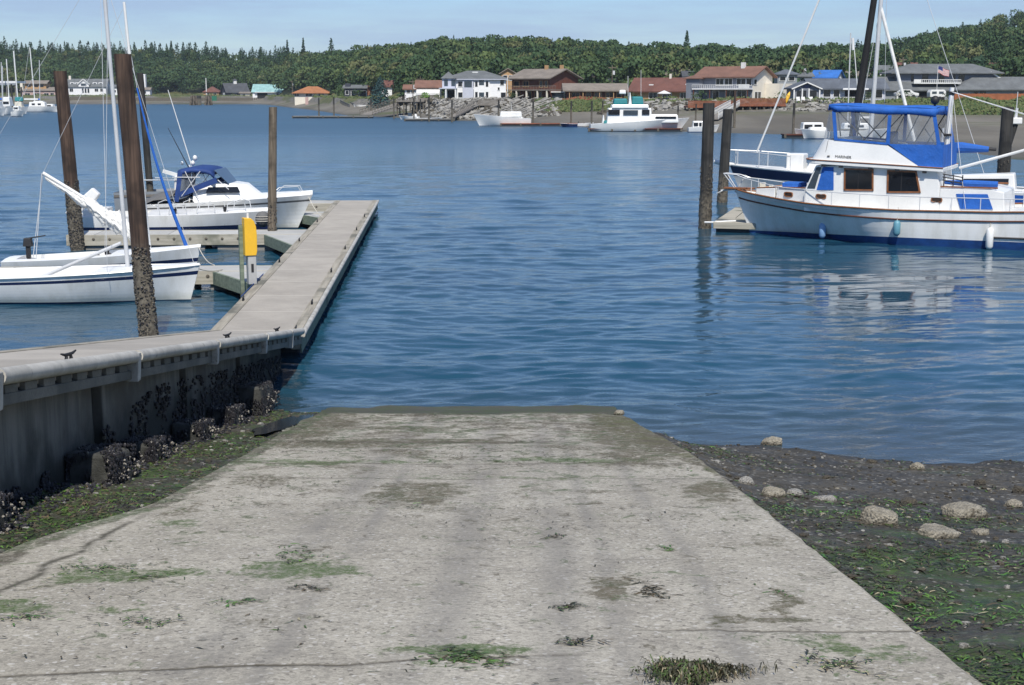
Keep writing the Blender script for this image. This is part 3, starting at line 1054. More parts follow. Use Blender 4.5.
# mooring float at the trawler's bow
mf = thing('mooring_float', 'small weathered plank float beside the trawler bow', 'dock', (8.0, 51.5, 0), R(-15.5))
mb = MB()
for i in range(30):
    mb.box(-.55, .95, i * .24, i * .24 + .225, .30, .36)
mb.build('plank_deck', M['waler_x'], mf)
mb = MB()
mb.box(-.58, .98, -.05, -.004, .14, .37)
mb.box(-.60, -.552, 0, 7.2, .14, .37)
mb.box(.952, 1.0, 0, 7.2, .14, .37)
build_each(mb, 'edge_timber', M['waler_x'], mf, bevel=.01)
MB().box(-.5, .9, .1, 7, -.4, .297).build('float_box', M['bottom_dark'], mf)
mb = MB()
mb.tube([(-.95, .3, .33), (-.6, .25, .34), (-.2, .3, .38), (.2, .35, .40)], .035, 8)
mb.build('mooring_ring', M['white_paint'], mf)

# ------------------------------------------------------------------ power pedestal
pp = G(250, 284, .515)
ped = thing('power_pedestal', 'yellow-hooded shore power pedestal on the dock edge', 'power pedestal', pp, R(24))
MB().box(-.21, -.115, .06, .16, -.45, 1.42).build('post', M['waler_green'], ped, bevel=.01)
MB().box(-.05, .15, -.10, .12, .0, .72).build('cabinet', M['pedestal_grey'], ped, bevel=.012)
mb = MB()
prof = [(-.12, .70), (.15, .70), (.175, .80), (.18, 1.2), (.165, 1.40), (.12, 1.53), (.05, 1.60), (-.12, 1.61)]
mb.prism([(x, -.13, z) for x, z in prof], (0, .27, 0))
mb.build('hood', M['yellow'], ped, bevel=.015)
mb = MB()
mb.box(.02, .08, -.112, -.102, .30, .50)
mb.build('outlet', M['black_rubber'], ped)
MB().tube([(.0, 0, 1.60), (.0, 0, 1.72)], .03, 8).build('lamp', M['white_paint'], ped)

# ------------------------------------------------------------------ piles near the boats
def pile(lab, p1, p2, Y, r, mat, barn=None, seed=1, bmat='barnacle_dark'):
    a, b = V(p1[0], p1[1], Y), V(p2[0], p2[1], Y)
    d = (b - a) / (b.z - a.z)
    base = a + d * (-1.2 - a.z)
    t = thing('mooring_pile', lab, 'pile', (base.x, base.y, -1.2), 0, 'timber mooring piles by the near docks')
    H_ = b.z + 1.2
    mb = MB()
    n, m = 18, 26
    vs = []
    for i in range(m + 1):
        z = H_ * i / m
        for k in range(n):
            an = 2 * math.pi * k / n
            q = r * (1 + .05 * mnoise.noise(Vector((math.cos(an) * 2, math.sin(an) * 2, z * .5 + seed * 7))) + .025 * mnoise.noise(Vector((math.cos(an) * 6, math.sin(an) * 6, z * 2 + seed)))) * (1.06 - .10 * i / m)
            vs.append((d.x * z + q * math.cos(an), q * math.sin(an), z))
    fs = [(i * n + k, i * n + (k + 1) % n, (i + 1) * n + (k + 1) % n, (i + 1) * n + k) for i in range(m) for k in range(n)]
    mb.add(vs, fs, 0, True)
    mb.add(vs[-n:], [tuple(range(n))], 0)
    mb.build('timber', M[mat], t)
    if barn:
        z0, z1, cnt = barn
        mb = MB()
        rnd = random.Random(seed)
        for i in range(cnt):
            z = lerp(z0, z1, rnd.random() ** 1.3) + 1.2
            an = rnd.uniform(0, 2 * math.pi)
            if mnoise.noise(Vector((math.cos(an) * 2, math.sin(an) * 2, z * 1.6 + seed))) < -.05 - .3 * (1 - (z - 1.2 - z0) / (z1 - z0)):
                continue
            q = r * 1.05
            s = rnd.uniform(.010, .028)
            mb.blob((d.x * z + q * math.cos(an), q * math.sin(an), z), s, s, s * 1.1, 6, 4, 0 if rnd.random() < .7 else 1, .4, sd=i)
        o = mb.build('barnacles', [M[bmat], M['mussel']], t)
        o['kind'] = 'stuff'
    return t, H_, d
pile('tall reddish-brown pile rising through the walkway edge, nearest the camera', (148, 330), (122.5, 54), 27.6, .172, 'pile_brown', (-.2, 2.1, 1600), 3)
pile('dark leaning pile with a crusted lower half at the outer end of the finger dock', (78, 252), (60, 71), 45.5, .215, 'pile_brown', (.1, 2.3, 1700), 4)
pile('thin dark pile showing just behind the tall reddish pile', (151, 200), (140, 73), 57, .135, 'pile_dark', None, 5)
pile('slim grey-brown pile standing on the finger dock before the cruiser bow', (272, 232), (273, 107), 47.1, .14, 'pile_grey', (.5, 1.6, 200), 6)
pile('black pile with barnacled foot at the outer corner of the small plank float', (705, 222), (709, 103), 53.2, .225, 'pile_dark', (-.1, 2.4, 1000), 7)
pile('shorter black pile behind the small plank float', (722, 203), (728, 109), 66, .23, 'pile_dark', (0, 1.2, 250), 8)
pile('thick dark pile behind the stern of the trawler', (1001, 205), (1008, 107), 66, .29, 'pile_dark', (0, 2.0, 500), 9)
w1, w2 = V(1002, 165, 67.2), V(1015, 124, 67.2)
t = thing('strut_post', 'slanting dark strut with a white cap beside the thick pile', 'post', (w1.x, w1.y, 0))
mb = MB()
mb.tube([(-.35, 0, -.8), tuple(w1 - Vector((w1.x, w1.y, 0))), tuple(w2 - Vector((w1.x, w1.y, 0)))], .15, 10)
mb.build('timber', M['pile_dark'], t)
q = w2 - Vector((w1.x, w1.y, 0))
MB().box(q.x - .26, q.x + .26, -.25, .25, q.z, q.z + .3).build('cap', M['white_paint'], t, bevel=.04)
mb = MB()
mb.tube([(q.x + .02, 0, q.z + .3), (q.x + .04, 0, q.z + 1.5)], .02, 6)
mb.tube([(q.x + .02, 0, q.z + .3), (q.x + .05, 0, q.z + .75)], .07, 8)
mb.build('antenna', M['steel'], t)

# ------------------------------------------------------------------ rocks
def rock_mb(rx, ry, rz, seed, flat=.35, seg=34, rings=22):
    mb = MB()
    vs = []
    rk = random.Random(seed * 31)
    PL = [(Vector((rk.uniform(-.35, .35), rk.uniform(-.5, .1), 1)), rk.uniform(.5, .66))]
    for q in range(7):
        az = q * .9 + rk.uniform(-.4, .4)
        PL.append((Vector((math.cos(az), math.sin(az), rk.uniform(-.1, .7))), rk.uniform(.62, .88)))
    for i in range(rings + 1):
        a = -math.pi / 2 + math.pi * i / rings
        for k in range(seg):
            b = 2 * math.pi * k / seg
            d = Vector((math.cos(a) * math.cos(b), math.cos(a) * math.sin(b), math.sin(a)))
            o = Vector((seed * 3.7, seed * 1.3, seed * .7))
            q = 1 + .28 * mnoise.noise(d * 1.3 + o) + .16 * mnoise.noise(d * 3 + o) + .07 * mnoise.noise(d * 7 + o) + .04 * mnoise.noise(d * 15 + o)
            # planar breaks
            for pn, pd in PL:
                dd = d.dot(pn.normalized()) * q
                if dd > pd:
                    q *= (pd + (dd - pd) * .12) / dd
            p = d * q
            vs.append((p.x * rx, p.y * ry, max(p.z, -flat) * rz))
    fs = [(i * seg + k, i * seg + (k + 1) % seg, (i + 1) * seg + (k + 1) % seg, (i + 1) * seg + k) for i in range(rings) for k in range(seg)]
    mb.add(vs, fs, 0, True)
    return mb

RK = [(772, 444, 24, 9, 'rock', 'lone pale-topped rock at the water edge right of the ramp', 0),
      (917, 469, 16, 8, 'rock', 'small white-faced stone near the waterline, right of the lone edge rock', 10),
      (880, 523, 42, 20, 'rock', 'rounded barnacled rock, leftmost of the three big pale ones on the mud', -8),
      (935, 537, 50, 14, 'rock', 'long flat barnacled slab, lowest of the three big pale rocks', 12),
      (963, 516, 50, 17, 'rock', 'angular pale rock standing behind the long flat slab', 14),
      (980, 534, 20, 7, 'rock', 'small flat stone just right of the long flat slab', 0),
      (1014, 507, 22, 10, 'rock', 'pale rock at the right border of the picture beside a rusty one', 6),
      (1020, 493, 16, 9, 'rock_dark', 'rusty dark rock above the pale one at the right border', 0),
      (981, 484, 13, 8, 'rock_dark', 'small dark brown stone alone on the upper right mud', 0),
      (772, 496, 28, 12, 'rock', 'barnacle-crusted stone touching the ramp edge', 0),
      (795, 495, 18, 9, 'rock_grey', 'smooth brick-like stone right of the crusted one at the ramp edge', 4),
      (824, 500, 26, 6, 'rock_grey', 'low flat sliver of stone in the mud near the brick-like stone', 0),
      (746, 484, 16, 9, 'rock_grey', 'weed-topped stone close against the ramp edge', 0),
      (908, 504, 20, 8, 'rock_dark', 'dark knobbly stone between the lone stone and the big rocks', 20),
      (619, 414, 11, 5, 'rock', 'little white stone lying on the bottom edge of the ramp', 0),
      (271, 404, 9, 9, 'rock', 'pale stone at the water end of the concrete wall', 0),
      (240, 421, 17, 6, 'rock_grey', 'flat grey stone on the silt between wall and ramp', 0),
      (872, 463, 12, 5, 'rock_dark', 'tiny brown stone at the water edge beyond the big rocks', 0)]
for i, (px, py, w, h, m, lab, rz_) in enumerate(RK):
    zf = zr if px == 619 else (lambda x, y: max(zb(x, y), 0.0))
    p = hit(px, py, zf)
    k = p.length / FPX
    k = math.hypot(p.y, EYE - p.z) / FPX
    rx = w * k / 2
    rz = h * k * .82
    o = rock_mb(rx * 1.08, max(rx * .62, rz * .8), rz, i + 1).build('rock', M[m], None, p + Vector((0, 0, rz * .18)), rz=R(rz_), angle=50)
    tag(o, lab, 'rock', 'loose rocks on the shore')

# pebbles and shell bits
mb = MB()
rnd = random.Random(11)
for i in range(2300):
    if i % 5 == 0:
        x, y = rnd.uniform(-4.1, -3.0), rnd.uniform(8, 22.3)
    else:
        x, y = 2.1 + rnd.random() ** 1.2 * 8, rnd.uniform(5, 20)
    if x > 0 and x < ramp_edge(y) + .03:
        continue
    r = rnd.choice((.008, .012, .016, .022)) * rnd.uniform(.7, 1.5) * (1 if rnd.random() < .96 else 2)
    c = rnd.random()
    mb.blob((x, y, zb(x, y) + r * .3), r * rnd.uniform(.8, 1.5), r, r * .6, 6, 3, 0 if c < .07 else (1 if c < .3 else 2), .5, sd=i)
tag(mb.build('pebbles', [M['rock'], M['rock_grey'], M['rock_dark']]), 'small pebbles and shell bits strewn over the mud', 'pebbles', kind='stuff')

# ------------------------------------------------------------------ seaweed
def strand(mb, x, y, zf, L, w, a, rnd, mi, lift=.015):
    vs = []
    n = 4
    px, py = x, y
    for i in range(n + 1):
        t = i / n
        z = zf(px, py) + .006 + lift * math.sin(t * 3.1) * rnd.uniform(.3, 1)
        q = w * (1 - .7 * abs(2 * t - 1) ** 2)
        tl = rnd.uniform(-.5, .5) * q
        vs += [(px - math.sin(a) * q, py + math.cos(a) * q, z + tl), (px + math.sin(a) * q, py - math.cos(a) * q, z - tl * .5 + .002)]
        a += rnd.uniform(-.5, .5)
        px += math.cos(a) * L / n
        py += math.sin(a) * L / n
    mb.add(vs, [(2 * i, 2 * i + 1, 2 * i + 3, 2 * i + 2) for i in range(n)], mi, True)

WM = ['weed_green', 'weed_bright', 'weed_dark', 'weed_brown', 'weed_straw']
WMATS = [M[k] for k in WM]
mb = MB()
rnd = random.Random(21)
cnt = 0
while cnt < 17000:
    y = 5 + rnd.random() ** 1.3 * 14
    x = 2.0 + rnd.random() * (1.2 + y * .42)
    if x < ramp_edge(y) + .02:
        continue
    g = fb(x, y * 1.4, .55, 31) + lerp(.42, -.22, sstep(6.5, 14, y))
    if g < rnd.uniform(-.1, .55):
        continue
    b = fb(x, y, .9, 44)
    c = rnd.random()
    mi = 1 if (b > .25 and c < .45) else (0 if c < .55 else (2 if c < .86 else (3 if c < .95 else 4)))
    strand(mb, x, y, zb, rnd.uniform(.03, .13), rnd.uniform(.003, .009), rnd.gauss(.2, .9), rnd, mi, .012)
    cnt += 1
tag(mb.build('seaweed', WMATS), 'green and brown seaweed covering the mud right of the ramp', 'seaweed', kind='stuff')
mb = MB()
cnt = 0
while cnt < 6000:
    y = rnd.uniform(6.5, 22.2)
    x = rnd.uniform(-4.25, -2.85)
    edge = -3.05 + .25 * fb(x, y, .8, 12)
    if x > edge and rnd.random() < .8:
        continue
    if fb(x, y, .7, 52) < rnd.uniform(-.5, .25) or (18.3 < y < 21.5 and x > -3.45):
        continue
    c = rnd.random()
    mi = 0 if c < .40 else (1 if c < .46 else (2 if c < .86 else 3))
    strand(mb, x, y, zb, rnd.uniform(.03, .11), rnd.uniform(.003, .009), rnd.uniform(0, 6.3), rnd, mi, .012)
    cnt += 1
tag(mb.build('seaweed', WMATS), 'green weed on the silt strip between the wall and the ramp', 'seaweed', kind='stuff')
# scraps of weed scattered over the slab
mb = MB()
cnt = 0
while cnt < 1500:
    x, y = rnd.uniform(-2.9, 2.0), 5 + rnd.random() * 16
    if x > ramp_edge(y) - .03:
        continue
    if fb(x * .5, y * 2, .8, 61) < rnd.uniform(-.1, .6):
        continue
    c = rnd.random()
    mi = 2 if c < .5 else (3 if c < .75 else (0 if c < .95 else 4))
    strand(mb, x, y, zr, rnd.uniform(.015, .09), rnd.uniform(.002, .006), rnd.gauss(0, .7), rnd, mi, .006)
    cnt += 1
tag(mb.build('weed_scraps', WMATS), 'thin scraps of dried weed scattered over the concrete slab', 'seaweed', kind='stuff')

WP = [(105, 567, 95, 12, (5, 3, 1, 0, 0), 260, 'stringy green weed patch near the left edge of the ramp'),
      (150, 577, 60, 8, (3, 1, 2, 1, 0), 110, 'fainter brownish weed patch just below the stringy green one'),
      (292, 556, 62, 16, (5, 3, 1, 0, 0), 190, 'branching green weed patch left of the ramp middle'),
      (305, 589, 36, 7, (1, 0, 3, 3, 0), 90, 'olive brown weed wisp under the branching green patch'),
      (238, 602, 40, 5, (3, 3, 0, 0, 0), 70, 'short blue-green weed smear left of the olive wisp'),
      (20, 618, 44, 9, (4, 4, 1, 0, 1), 150, 'bright green weed mat at the left border of the picture'),
      (142, 622, 70, 12, (4, 3, 1, 1, 0), 120, 'curved green weed streak right of the bright mat'),
      (462, 658, 82, 18, (6, 2, 2, 1, 0), 420, 'dense oval mat of green weed at the bottom middle of the ramp'),
      (570, 642, 60, 5, (2, 0, 2, 3, 0), 80, 'thin trailing brown-green weed right of the dense oval mat'),
      (650, 594, 30, 20, (0, 0, 4, 4, 0), 190, 'dark brown blot of rotted weed right of the ramp middle'),
      (664, 549, 13, 5, (1, 4, 0, 0, 0), 50, 'single small bright green leaf clump above the dark blot'),
      (553, 537, 32, 4, (2, 0, 3, 2, 0), 60, 'small dark weed dash in the middle of the slab'),
      (565, 607, 44, 6, (2, 0, 3, 1, 0), 80, 'dark weed dash left of the brown blot'),
      (775, 594, 26, 5, (2, 4, 0, 0, 0), 50, 'little bright green tuft right of the brown blot'),
      (838, 664, 72, 20, (4, 2, 2, 1, 4), 330, 'straw and green weed tangle at the lower right ramp edge'),
      (410, 508, 32, 6, (5, 2, 1, 0, 0), 60, 'green dash of weed on the left wheel track'),
      (480, 463, 150, 5, (1, 0, 4, 3, 0), 160, 'wide dark line of weed across the upper slab'),
      (700, 470, 50, 5, (2, 1, 2, 1, 0), 60, 'thin weed line near the right ramp edge'),
      (520, 441, 70, 4, (1, 0, 4, 2, 0), 110, 'dark dash of weed near the waterline of the ramp')]
for px, py, w, h, mixw, nn, lab in WP:
    c = hit(px, py, zr)
    k = math.hypot(c.y, EYE - c.z) / FPX
    q = hit(px, py - h / 2, zr).y - hit(px, py + h / 2, zr).y
    mb = MB()
    rnd = random.Random(px * 7 + py)
    tot = []
    for i, m_ in enumerate(mixw):
        tot += [i] * m_
    for i in range(nn):
        u, v = rnd.gauss(0, .42), rnd.gauss(0, .40)
        if mnoise.noise(Vector((u * 3.1 + px, v * 3.1, py * .1))) < -.05:
            continue
        arc = .25 * math.sin(u * 3 + px)
        x = c.x + u * w * k * .62
        y = c.y + (v + arc) * q * .7
        if x > ramp_edge(y) - .02 or x < -3.1:
            continue
        strand(mb, x - c.x, y - c.y, lambda a, b: zr(a + c.x, b + c.y) - c.z, rnd.uniform(.02, .09), rnd.uniform(.0018, .006), rnd.gauss(0, .8), rnd, rnd.choice(tot), .004)
    tag(mb.build('seaweed_patch', WMATS, None, c), lab, 'seaweed', 'weed patches stranded on the ramp')
# the thick clump at the bottom
c = hit(692, 676, zr)
mb = MB()
rnd = random.Random(77)
for i in range(3600):
    a = rnd.uniform(0, 6.283)
    r = abs(rnd.gauss(0, .5))
    lb = 1 + .45 * math.sin(a * 3 + 1) * .6 + .3 * math.sin(a * 7)
    x, y = .17 * r * lb * math.cos(a), .13 * r * lb * math.sin(a) - .01
    hh = .042 * max(0, 1 - r * r) * (.4 + .8 * abs(mnoise.noise(Vector((x * 22, y * 22, 2)))))
    cc = rnd.random()
    mi = 2 if cc < .60 else (0 if cc < .86 else (3 if cc < .97 else 4))
    if x > .07 and cc > .4:
        mi = rnd.choice((4, 3, 2, 2))
    z0 = rnd.random() * hh
    strand(mb, x, y, lambda p, s: zr(p + c.x, s + c.y) - c.z + z0, rnd.uniform(.015, .065), rnd.uniform(.0014, .0042), a + rnd.gauss(0, 1.6), rnd, mi, .04)
tag(mb.build('seaweed_clump', WMATS, None, c), 'thick dark clump of kelp with straw-coloured end at the bottom of the picture', 'seaweed')
# ------------------------------------------------------------------ boats
class Hull:
    """local frame: +X from stem to stern, Z=0 at the waterline"""
    def __init__(s, L, B, z_bow, z_stern, sag=.1, zk=-.4, rake=.4, um=.45, pw=.8, tstern=.85, flare=(.95, .2), trake=0, zsh=None, boot=(.08, .1)):
        s.__dict__.update(L=L, B=B, z_bow=z_bow, z_stern=z_stern, sag=sag, zk=zk, rake=rake, um=um, pw=pw, tstern=tstern, flare=flare, trake=trake, _zsh=zsh, boot=boot)

    def hb(s, u):
        f = math.sin(math.pi / 2 * min(u / s.um, 1)) ** s.pw
        if u > s.um:
            f = 1 - (1 - s.tstern) * ((u - s.um) / (1 - s.um)) ** 2
        return max(.02, f * s.B / 2)

    def zs(s, u):
        return s._zsh(u) if s._zsh else lerp(s.z_bow, s.z_stern, u) - s.sag * 4 * u * (1 - u)

    def pt(s, u, z, side, extra=0):
        zk = lerp(-.05, s.zk, sstep(0, .25, u))
        t = max(0, min(1, (z - zk) / (s.zs(u) - zk)))
        p = lerp(s.flare[0], s.flare[1], sstep(0, .5, u))
        y = s.hb(u) * t ** p + (extra if s.hb(u) > .03 else extra * .5)
        x = u * s.L - s.rake * (1 - u) ** 4 * max(0, z) / s.z_bow + s.trake * u ** 6 * z
        return Vector((x, side * y, z))

    def us(s, n=34):
        return [(i / n) ** 1.25 for i in range(n + 1)]

    def shell(s, bands, nrow=6):
        """bands: list of (fraction from boot top to sheer, material index above)"""
        mb = MB()
        us = s.us()
        zkf = lambda u: lerp(-.05, s.zk, sstep(0, .25, u))
        bt = lambda u: lerp(s.boot[0], s.boot[1], sstep(0, .5, u))
        rows = [(lambda u: zkf(u), 2), (lambda u: zkf(u) * .3, 2), (lambda u: 0.0, 1)]
        fr = sorted(set([0] + [b[0] for b in bands] + [i / nrow for i in range(nrow + 1)]))
        for f in fr:
            mi = 0
            for b0, m in bands:
                if f >= b0 - 1e-6:
                    mi = m
            rows.append((lambda u, f=f: lerp(bt(u), s.zs(u), f), mi))
        for side in (-1, 1):
            for (r0, m), (r1, _) in zip(rows, rows[1:]):
                vs = []
                for u in us:
                    vs += [s.pt(u, r0(u), side), s.pt(u, r1(u), side)]
                fs = []
                for i in range(len(us) - 1):
                    q = (2 * i, 2 * i + 2, 2 * i + 3, 2 * i + 1)
                    fs.append(q if side < 0 else q[::-1])
                mb.add(vs, fs, m, True)
        tr = [s.pt(1, r(1), -1) for r, _ in rows]
        tl = [s.pt(1, r(1), 1) for r, _ in rows]
        n = len(rows)
        for i in range(n - 1):
            mb.add([tr[i], tl[i], tl[i + 1], tr[i + 1]], [(0, 1, 2, 3)], rows[i][1])
        return mb

    def deck(s, dz=.0, inset=0.0, camber=.04, u0=0, u1=1, cock=None):
        """cock=(u0,u1,side width,depth)"""
        mb = MB()
        us = sorted(set([u for u in s.us() if u0 <= u <= u1] + [u0, u1] + ([cock[0], cock[1]] if cock else [])))
        def P(u, v):
            q = s.pt(u, s.zs(u), 1)
            return Vector((q.x, v * max(.01, q.y - inset), s.zs(u) - dz + camber * (1 - v * v)))
        for a, b in zip(us, us[1:]):
            if cock and a >= cock[0] - 1e-6 and b <= cock[1] + 1e-6:
                for side in (-1, 1):
                    va, vb = [max(.1, 1 - cock[2] / s.hb(u)) for u in (a, b)]
                    p = [P(a, side), P(b, side), P(b, side * vb), P(a, side * va)]
                    d = Vector((0, 0, -cock[3]))
                    p += [p[2] + d, p[3] + d]
                    fs = [(0, 1, 2, 3), (3, 2, 4, 5)]
                    if side > 0:
                        fs = [f[::-1] for f in fs]
                    mb.add(p, fs, 0)
                va, vb = [max(.1, 1 - cock[2] / s.hb(u)) for u in (a, b)]
                d = Vector((0, 0, -cock[3]))
                mb.add([P(a, -va) + d, P(b, -vb) + d, P(b, vb) + d, P(a, va) + d], [(0, 1, 2, 3)], 1)
            else:
                vv = [-1, -.5, 0, .5, 1]
                mb.add([P(a, v) for v in vv] + [P(b, v) for v in vv], [(i, i + 5, i + 6, i + 1) for i in range(4)], 0, True)
        if cock:
            for u, fl in ((cock[0], 0), (cock[1], 1)):
                va = max(.1, 1 - cock[2] / s.hb(u))
                vv = [-va, -va / 2, 0, va / 2, va]
                d = Vector((0, 0, -cock[3]))
                lowz = s.zs(u) - dz + camber * (1 - va * va) - cock[3]
                top = [P(u, v) for v in vv]
                bot = [Vector((p.x, p.y, lowz)) for p in top]
                mb.add(top + bot, [((i, i + 1, i + 6, i + 5) if fl == 0 else (i + 1, i, i + 5, i + 6)) for i in range(4)], 0)
        return mb

    def rail(s, dz, r, side, u0=0, u1=1, out=.0, n=30, flat=False):
        return [s.pt(lerp(u0, u1, i / n), s.zs(lerp(u0, u1, i / n)) + (dz(lerp(u0, u1, i / n)) if callable(dz) else dz), side, out) for i in range(n + 1)]

def pane(mb, pts, th=.02, mi=0):
    """thin slab from a planar polygon, thickness along its own normal"""
    p = [Vector(q) for q in pts]
    nrm = (p[1] - p[0]).cross(p[2] - p[0]).normalized()
    return mb.prism([q - nrm * th / 2 for q in p], nrm * th, mi)

def frame_of(mb, pts, w=.04, th=.03, mi=0):
    p = [Vector(q) for q in pts]
    nrm = (p[1] - p[0]).cross(p[2] - p[0]).normalized()
    for a, b in zip(p, p[1:] + p[:1]):
        d = (b - a).normalized() * w / 2
        mb.beam(a - d, b + d, w, th, mi, up=nrm)
    return mb

# ================= the trawler
TH = R(-26)
tr = thing('trawler_yacht', 'white trawler yacht with blue flybridge canvas and teak-framed windows', 'boat', (8.745, 51.347, 0), TH)
def tz(u):
    s = u * 12.6
    return interp(s, [(0, 1.60), (.5, 1.49), (1.55, 1.37), (2.5, 1.28), (3.5, 1.235), (5.7, 1.19), (8.7, 1.23), (10, 1.28), (12.6, 1.42)])[0]
H = Hull(12.6, 4.16, 1.6, 1.4, zk=-.7, rake=.62, um=.42, pw=.82, tstern=.86, flare=(1.25, .10), zsh=tz, boot=(.10, .28), trake=.12)
H.shell([(0, 0)]).build('hull', [M['hull_white'], M['boot_blue'], M['boot_blue']], tr, angle=50)
H.deck(.12, .03, .05).build('deck', [M['gelcoat_worn'], M['gelcoat_worn']], tr)
for nm, f, r_ in (('rub_rail', .30, .030), ('cap_rail', 0, .032)):
    mb = MB()
    for sd in (-1, 1):
        mb.tube(H.rail(-f + (.0 if f else .01), 0, sd, 0.005, .998, .012, 40), r_, 6)
    build_each(mb, nm, M['teak'] if nm == 'cap_rail' else M['wood_brown'], tr)
# trunk cabin forward
mb = MB()
def loop(xa, wa, xb, wb, z, zz):
    return [(xa, -wa, z), (xb, -wb, z), (xb, wb, z), (xa, wa, z)]
mb.hexa([(1.05, -.62, 1.0), (2.5, -1.38, 1.0), (2.5, 1.38, 1.0), (1.05, .62, 1.0), (1.12, -.56, 1.74), (2.5, -1.34, 1.79), (2.5, 1.34, 1.79), (1.12, .56, 1.74)])
mb.hexa([(.2, -.16, 1.1), (1.04, -.60, 1.1), (1.04, .60, 1.1), (.2, .16, 1.1), (.22, -.14, 1.66), (1.04, -.56, 1.72), (1.04, .56, 1.72), (.22, .14, 1.66)])
mb.build('trunk_cabin', M['gelcoat'], tr, bevel=.03)
mb = MB()
for sd in (-1, 1):
    mb.tube([(.25, sd * .14, 1.675), (1.1, sd * .57, 1.745), (2.45, sd * 1.345, 1.80)], .022, 6)
build_each(mb, 'toe_rail', M['teak'], tr)
MB().box(1.3, 2.0, -.6, .2, 1.75, 1.92).build('hatch_cover', M['canvas_blue'], tr, bevel=.03)
mb = MB()
mb.box(.32, .52, -.10, .10, 1.66, 1.86)
mb.tube([(.75, -.10, 1.7), (.75, .10, 1.7)], .09, 10)
mb.build('windlass', M['cream_paint'], tr, bevel=.02)
# wheelhouse
mb = MB()
prof = [(2.34, 1.0), (2.36, 1.79), (2.70, 2.60), (6.76, 2.58), (6.90, 1.95), (6.90, 1.0)]
mb.prism([(x, -1.45, z) for x, z in prof], (0, 2.9, 0))
mb.build('wheelhouse', M['gelcoat'], tr, bevel=.025)
for sd in (-1, 1):
    y = sd * 1.462
    for poly in ([(3.71, 2.50), (4.66, 2.50), (4.69, 1.80), (3.73, 1.78)], [(5.17, 2.47), (6.10, 2.46), (6.26, 1.78), (5.19, 1.75)]):
        pts = [(x, y, z) for x, z in poly]
        mb = MB()
        frame_of(mb, pts, .055, .04)
        w = mb.build('window', M['teak'], tr)
        mb = MB()
        pane(mb, [(x, y - sd * .006, z) for x, z in poly], .016)
        mb.build('pane', M['glass_dark'], w)
        mb = MB()
        xm = (poly[0][0] + poly[1][0]) / 2
        mb.box(xm - .012, xm + .012, y - .012, y + .012, 1.79, 2.47)
        mb.build('mullion', M['black_rubber'], w)
    mb = MB()
    pane(mb, [(x, y, z) for x, z in ((2.95, 2.55), (3.32, 2.55), (3.35, 1.77), (2.76, 1.75))], .02)
    mb.build('window_cover', M['canvas_blue'], tr)
    mb = MB()
    pane(mb, [(x, y - sd * .004, z) for x, z in ((2.73, 2.54), (2.89, 2.54), (2.70, 1.80), (2.42, 1.80))], .016)
    mb.build('window', M['glass_mid'], tr)
    for x, z in ((1.62, 1.52), (2.92, 1.53), (6.82, 1.54)):
        yy = sd * (1.462 if x > 2.5 else .905)
        mb = MB()
        for k in range(1):
            rr = [(.17 * math.copysign(abs(math.cos(a)) ** .5, math.cos(a)), .075 * math.copysign(abs(math.sin(a)) ** .5, math.sin(a))) for a in [2 * math.pi * i / 16 for i in range(16)]]
            tilt = 0 if x > 2.5 else .51
            mb.tube([(x + p, yy + sd * (tilt * p), z + q) for p, q in rr] + [(x + rr[0][0], yy + sd * tilt * rr[0][0], z + rr[0][1])], .022, 6)
        w = mb.build('portlight', M['teak'], tr)
        mb = MB()
        mb.add([(x + p, yy + sd * (tilt * p + .003), z + q) for p, q in rr], [tuple(range(16))[::-1] if sd > 0 else tuple(range(16))])
        mb.build('pane', M['curtain'], w)
for y0, y1 in ((-1.38, -.5), (-.44, .44), (.5, 1.38)):
    mb = MB()
    pane(mb, [(2.40, y0, 1.87), (2.665, y0, 2.52), (2.665, y1, 2.52), (2.40, y1, 1.87)], .03)
    mb.build('windshield', M['glass_mid'], tr)
# roof with teak brow
def plan(xf, xa, w, r=.55, n=7):
    """half outline from aft port round the bow end to aft starboard"""
    p = [(xa, -w)]
    for i in range(n + 1):
        a = -math.pi / 2 - math.pi / 2 * i / n
        p.append((xf + r + r * math.cos(a), -(w - r) + r * math.sin(a)))
    for i in range(n + 1):
        a = math.pi - math.pi / 2 * i / n
        p.append((xf + r + r * math.cos(a), (w - r) + r * math.sin(a)))
    p.append((xa, w))
    return p
zt1 = lambda x: lerp(2.80, 2.60, (x - 2.3) / 4.7)
mb = MB()
pl = plan(2.28, 7.0, 1.62)
k = len(pl)
vs = [(x, y, zt1(x) - .13) for x, y in pl] + [(x, y, zt1(x)) for x, y in pl]
mb.add(vs, [tuple(range(k)), tuple(reversed(range(k, 2 * k)))] + [(i, k + i, k + (i + 1) % k, (i + 1) % k) for i in range(k)], 0)
mb.build('roof', M['gelcoat'], tr, bevel=.02)
mb = MB()
mb.tube([(x, y * 1.003, zt1(x) + .008) for x, y in pl], .022, 6)
mb.build('brow_trim', M['teak'], tr)
mb = MB()
for x in (3.0, 3.6, 4.6, 5.5, 6.4):
    mb.box(x - .07, x + .07, -1.62, -1.57, zt1(x) - .20, zt1(x) - .132)
build_each(mb, 'roof_bracket', M['black_rubber'], tr)
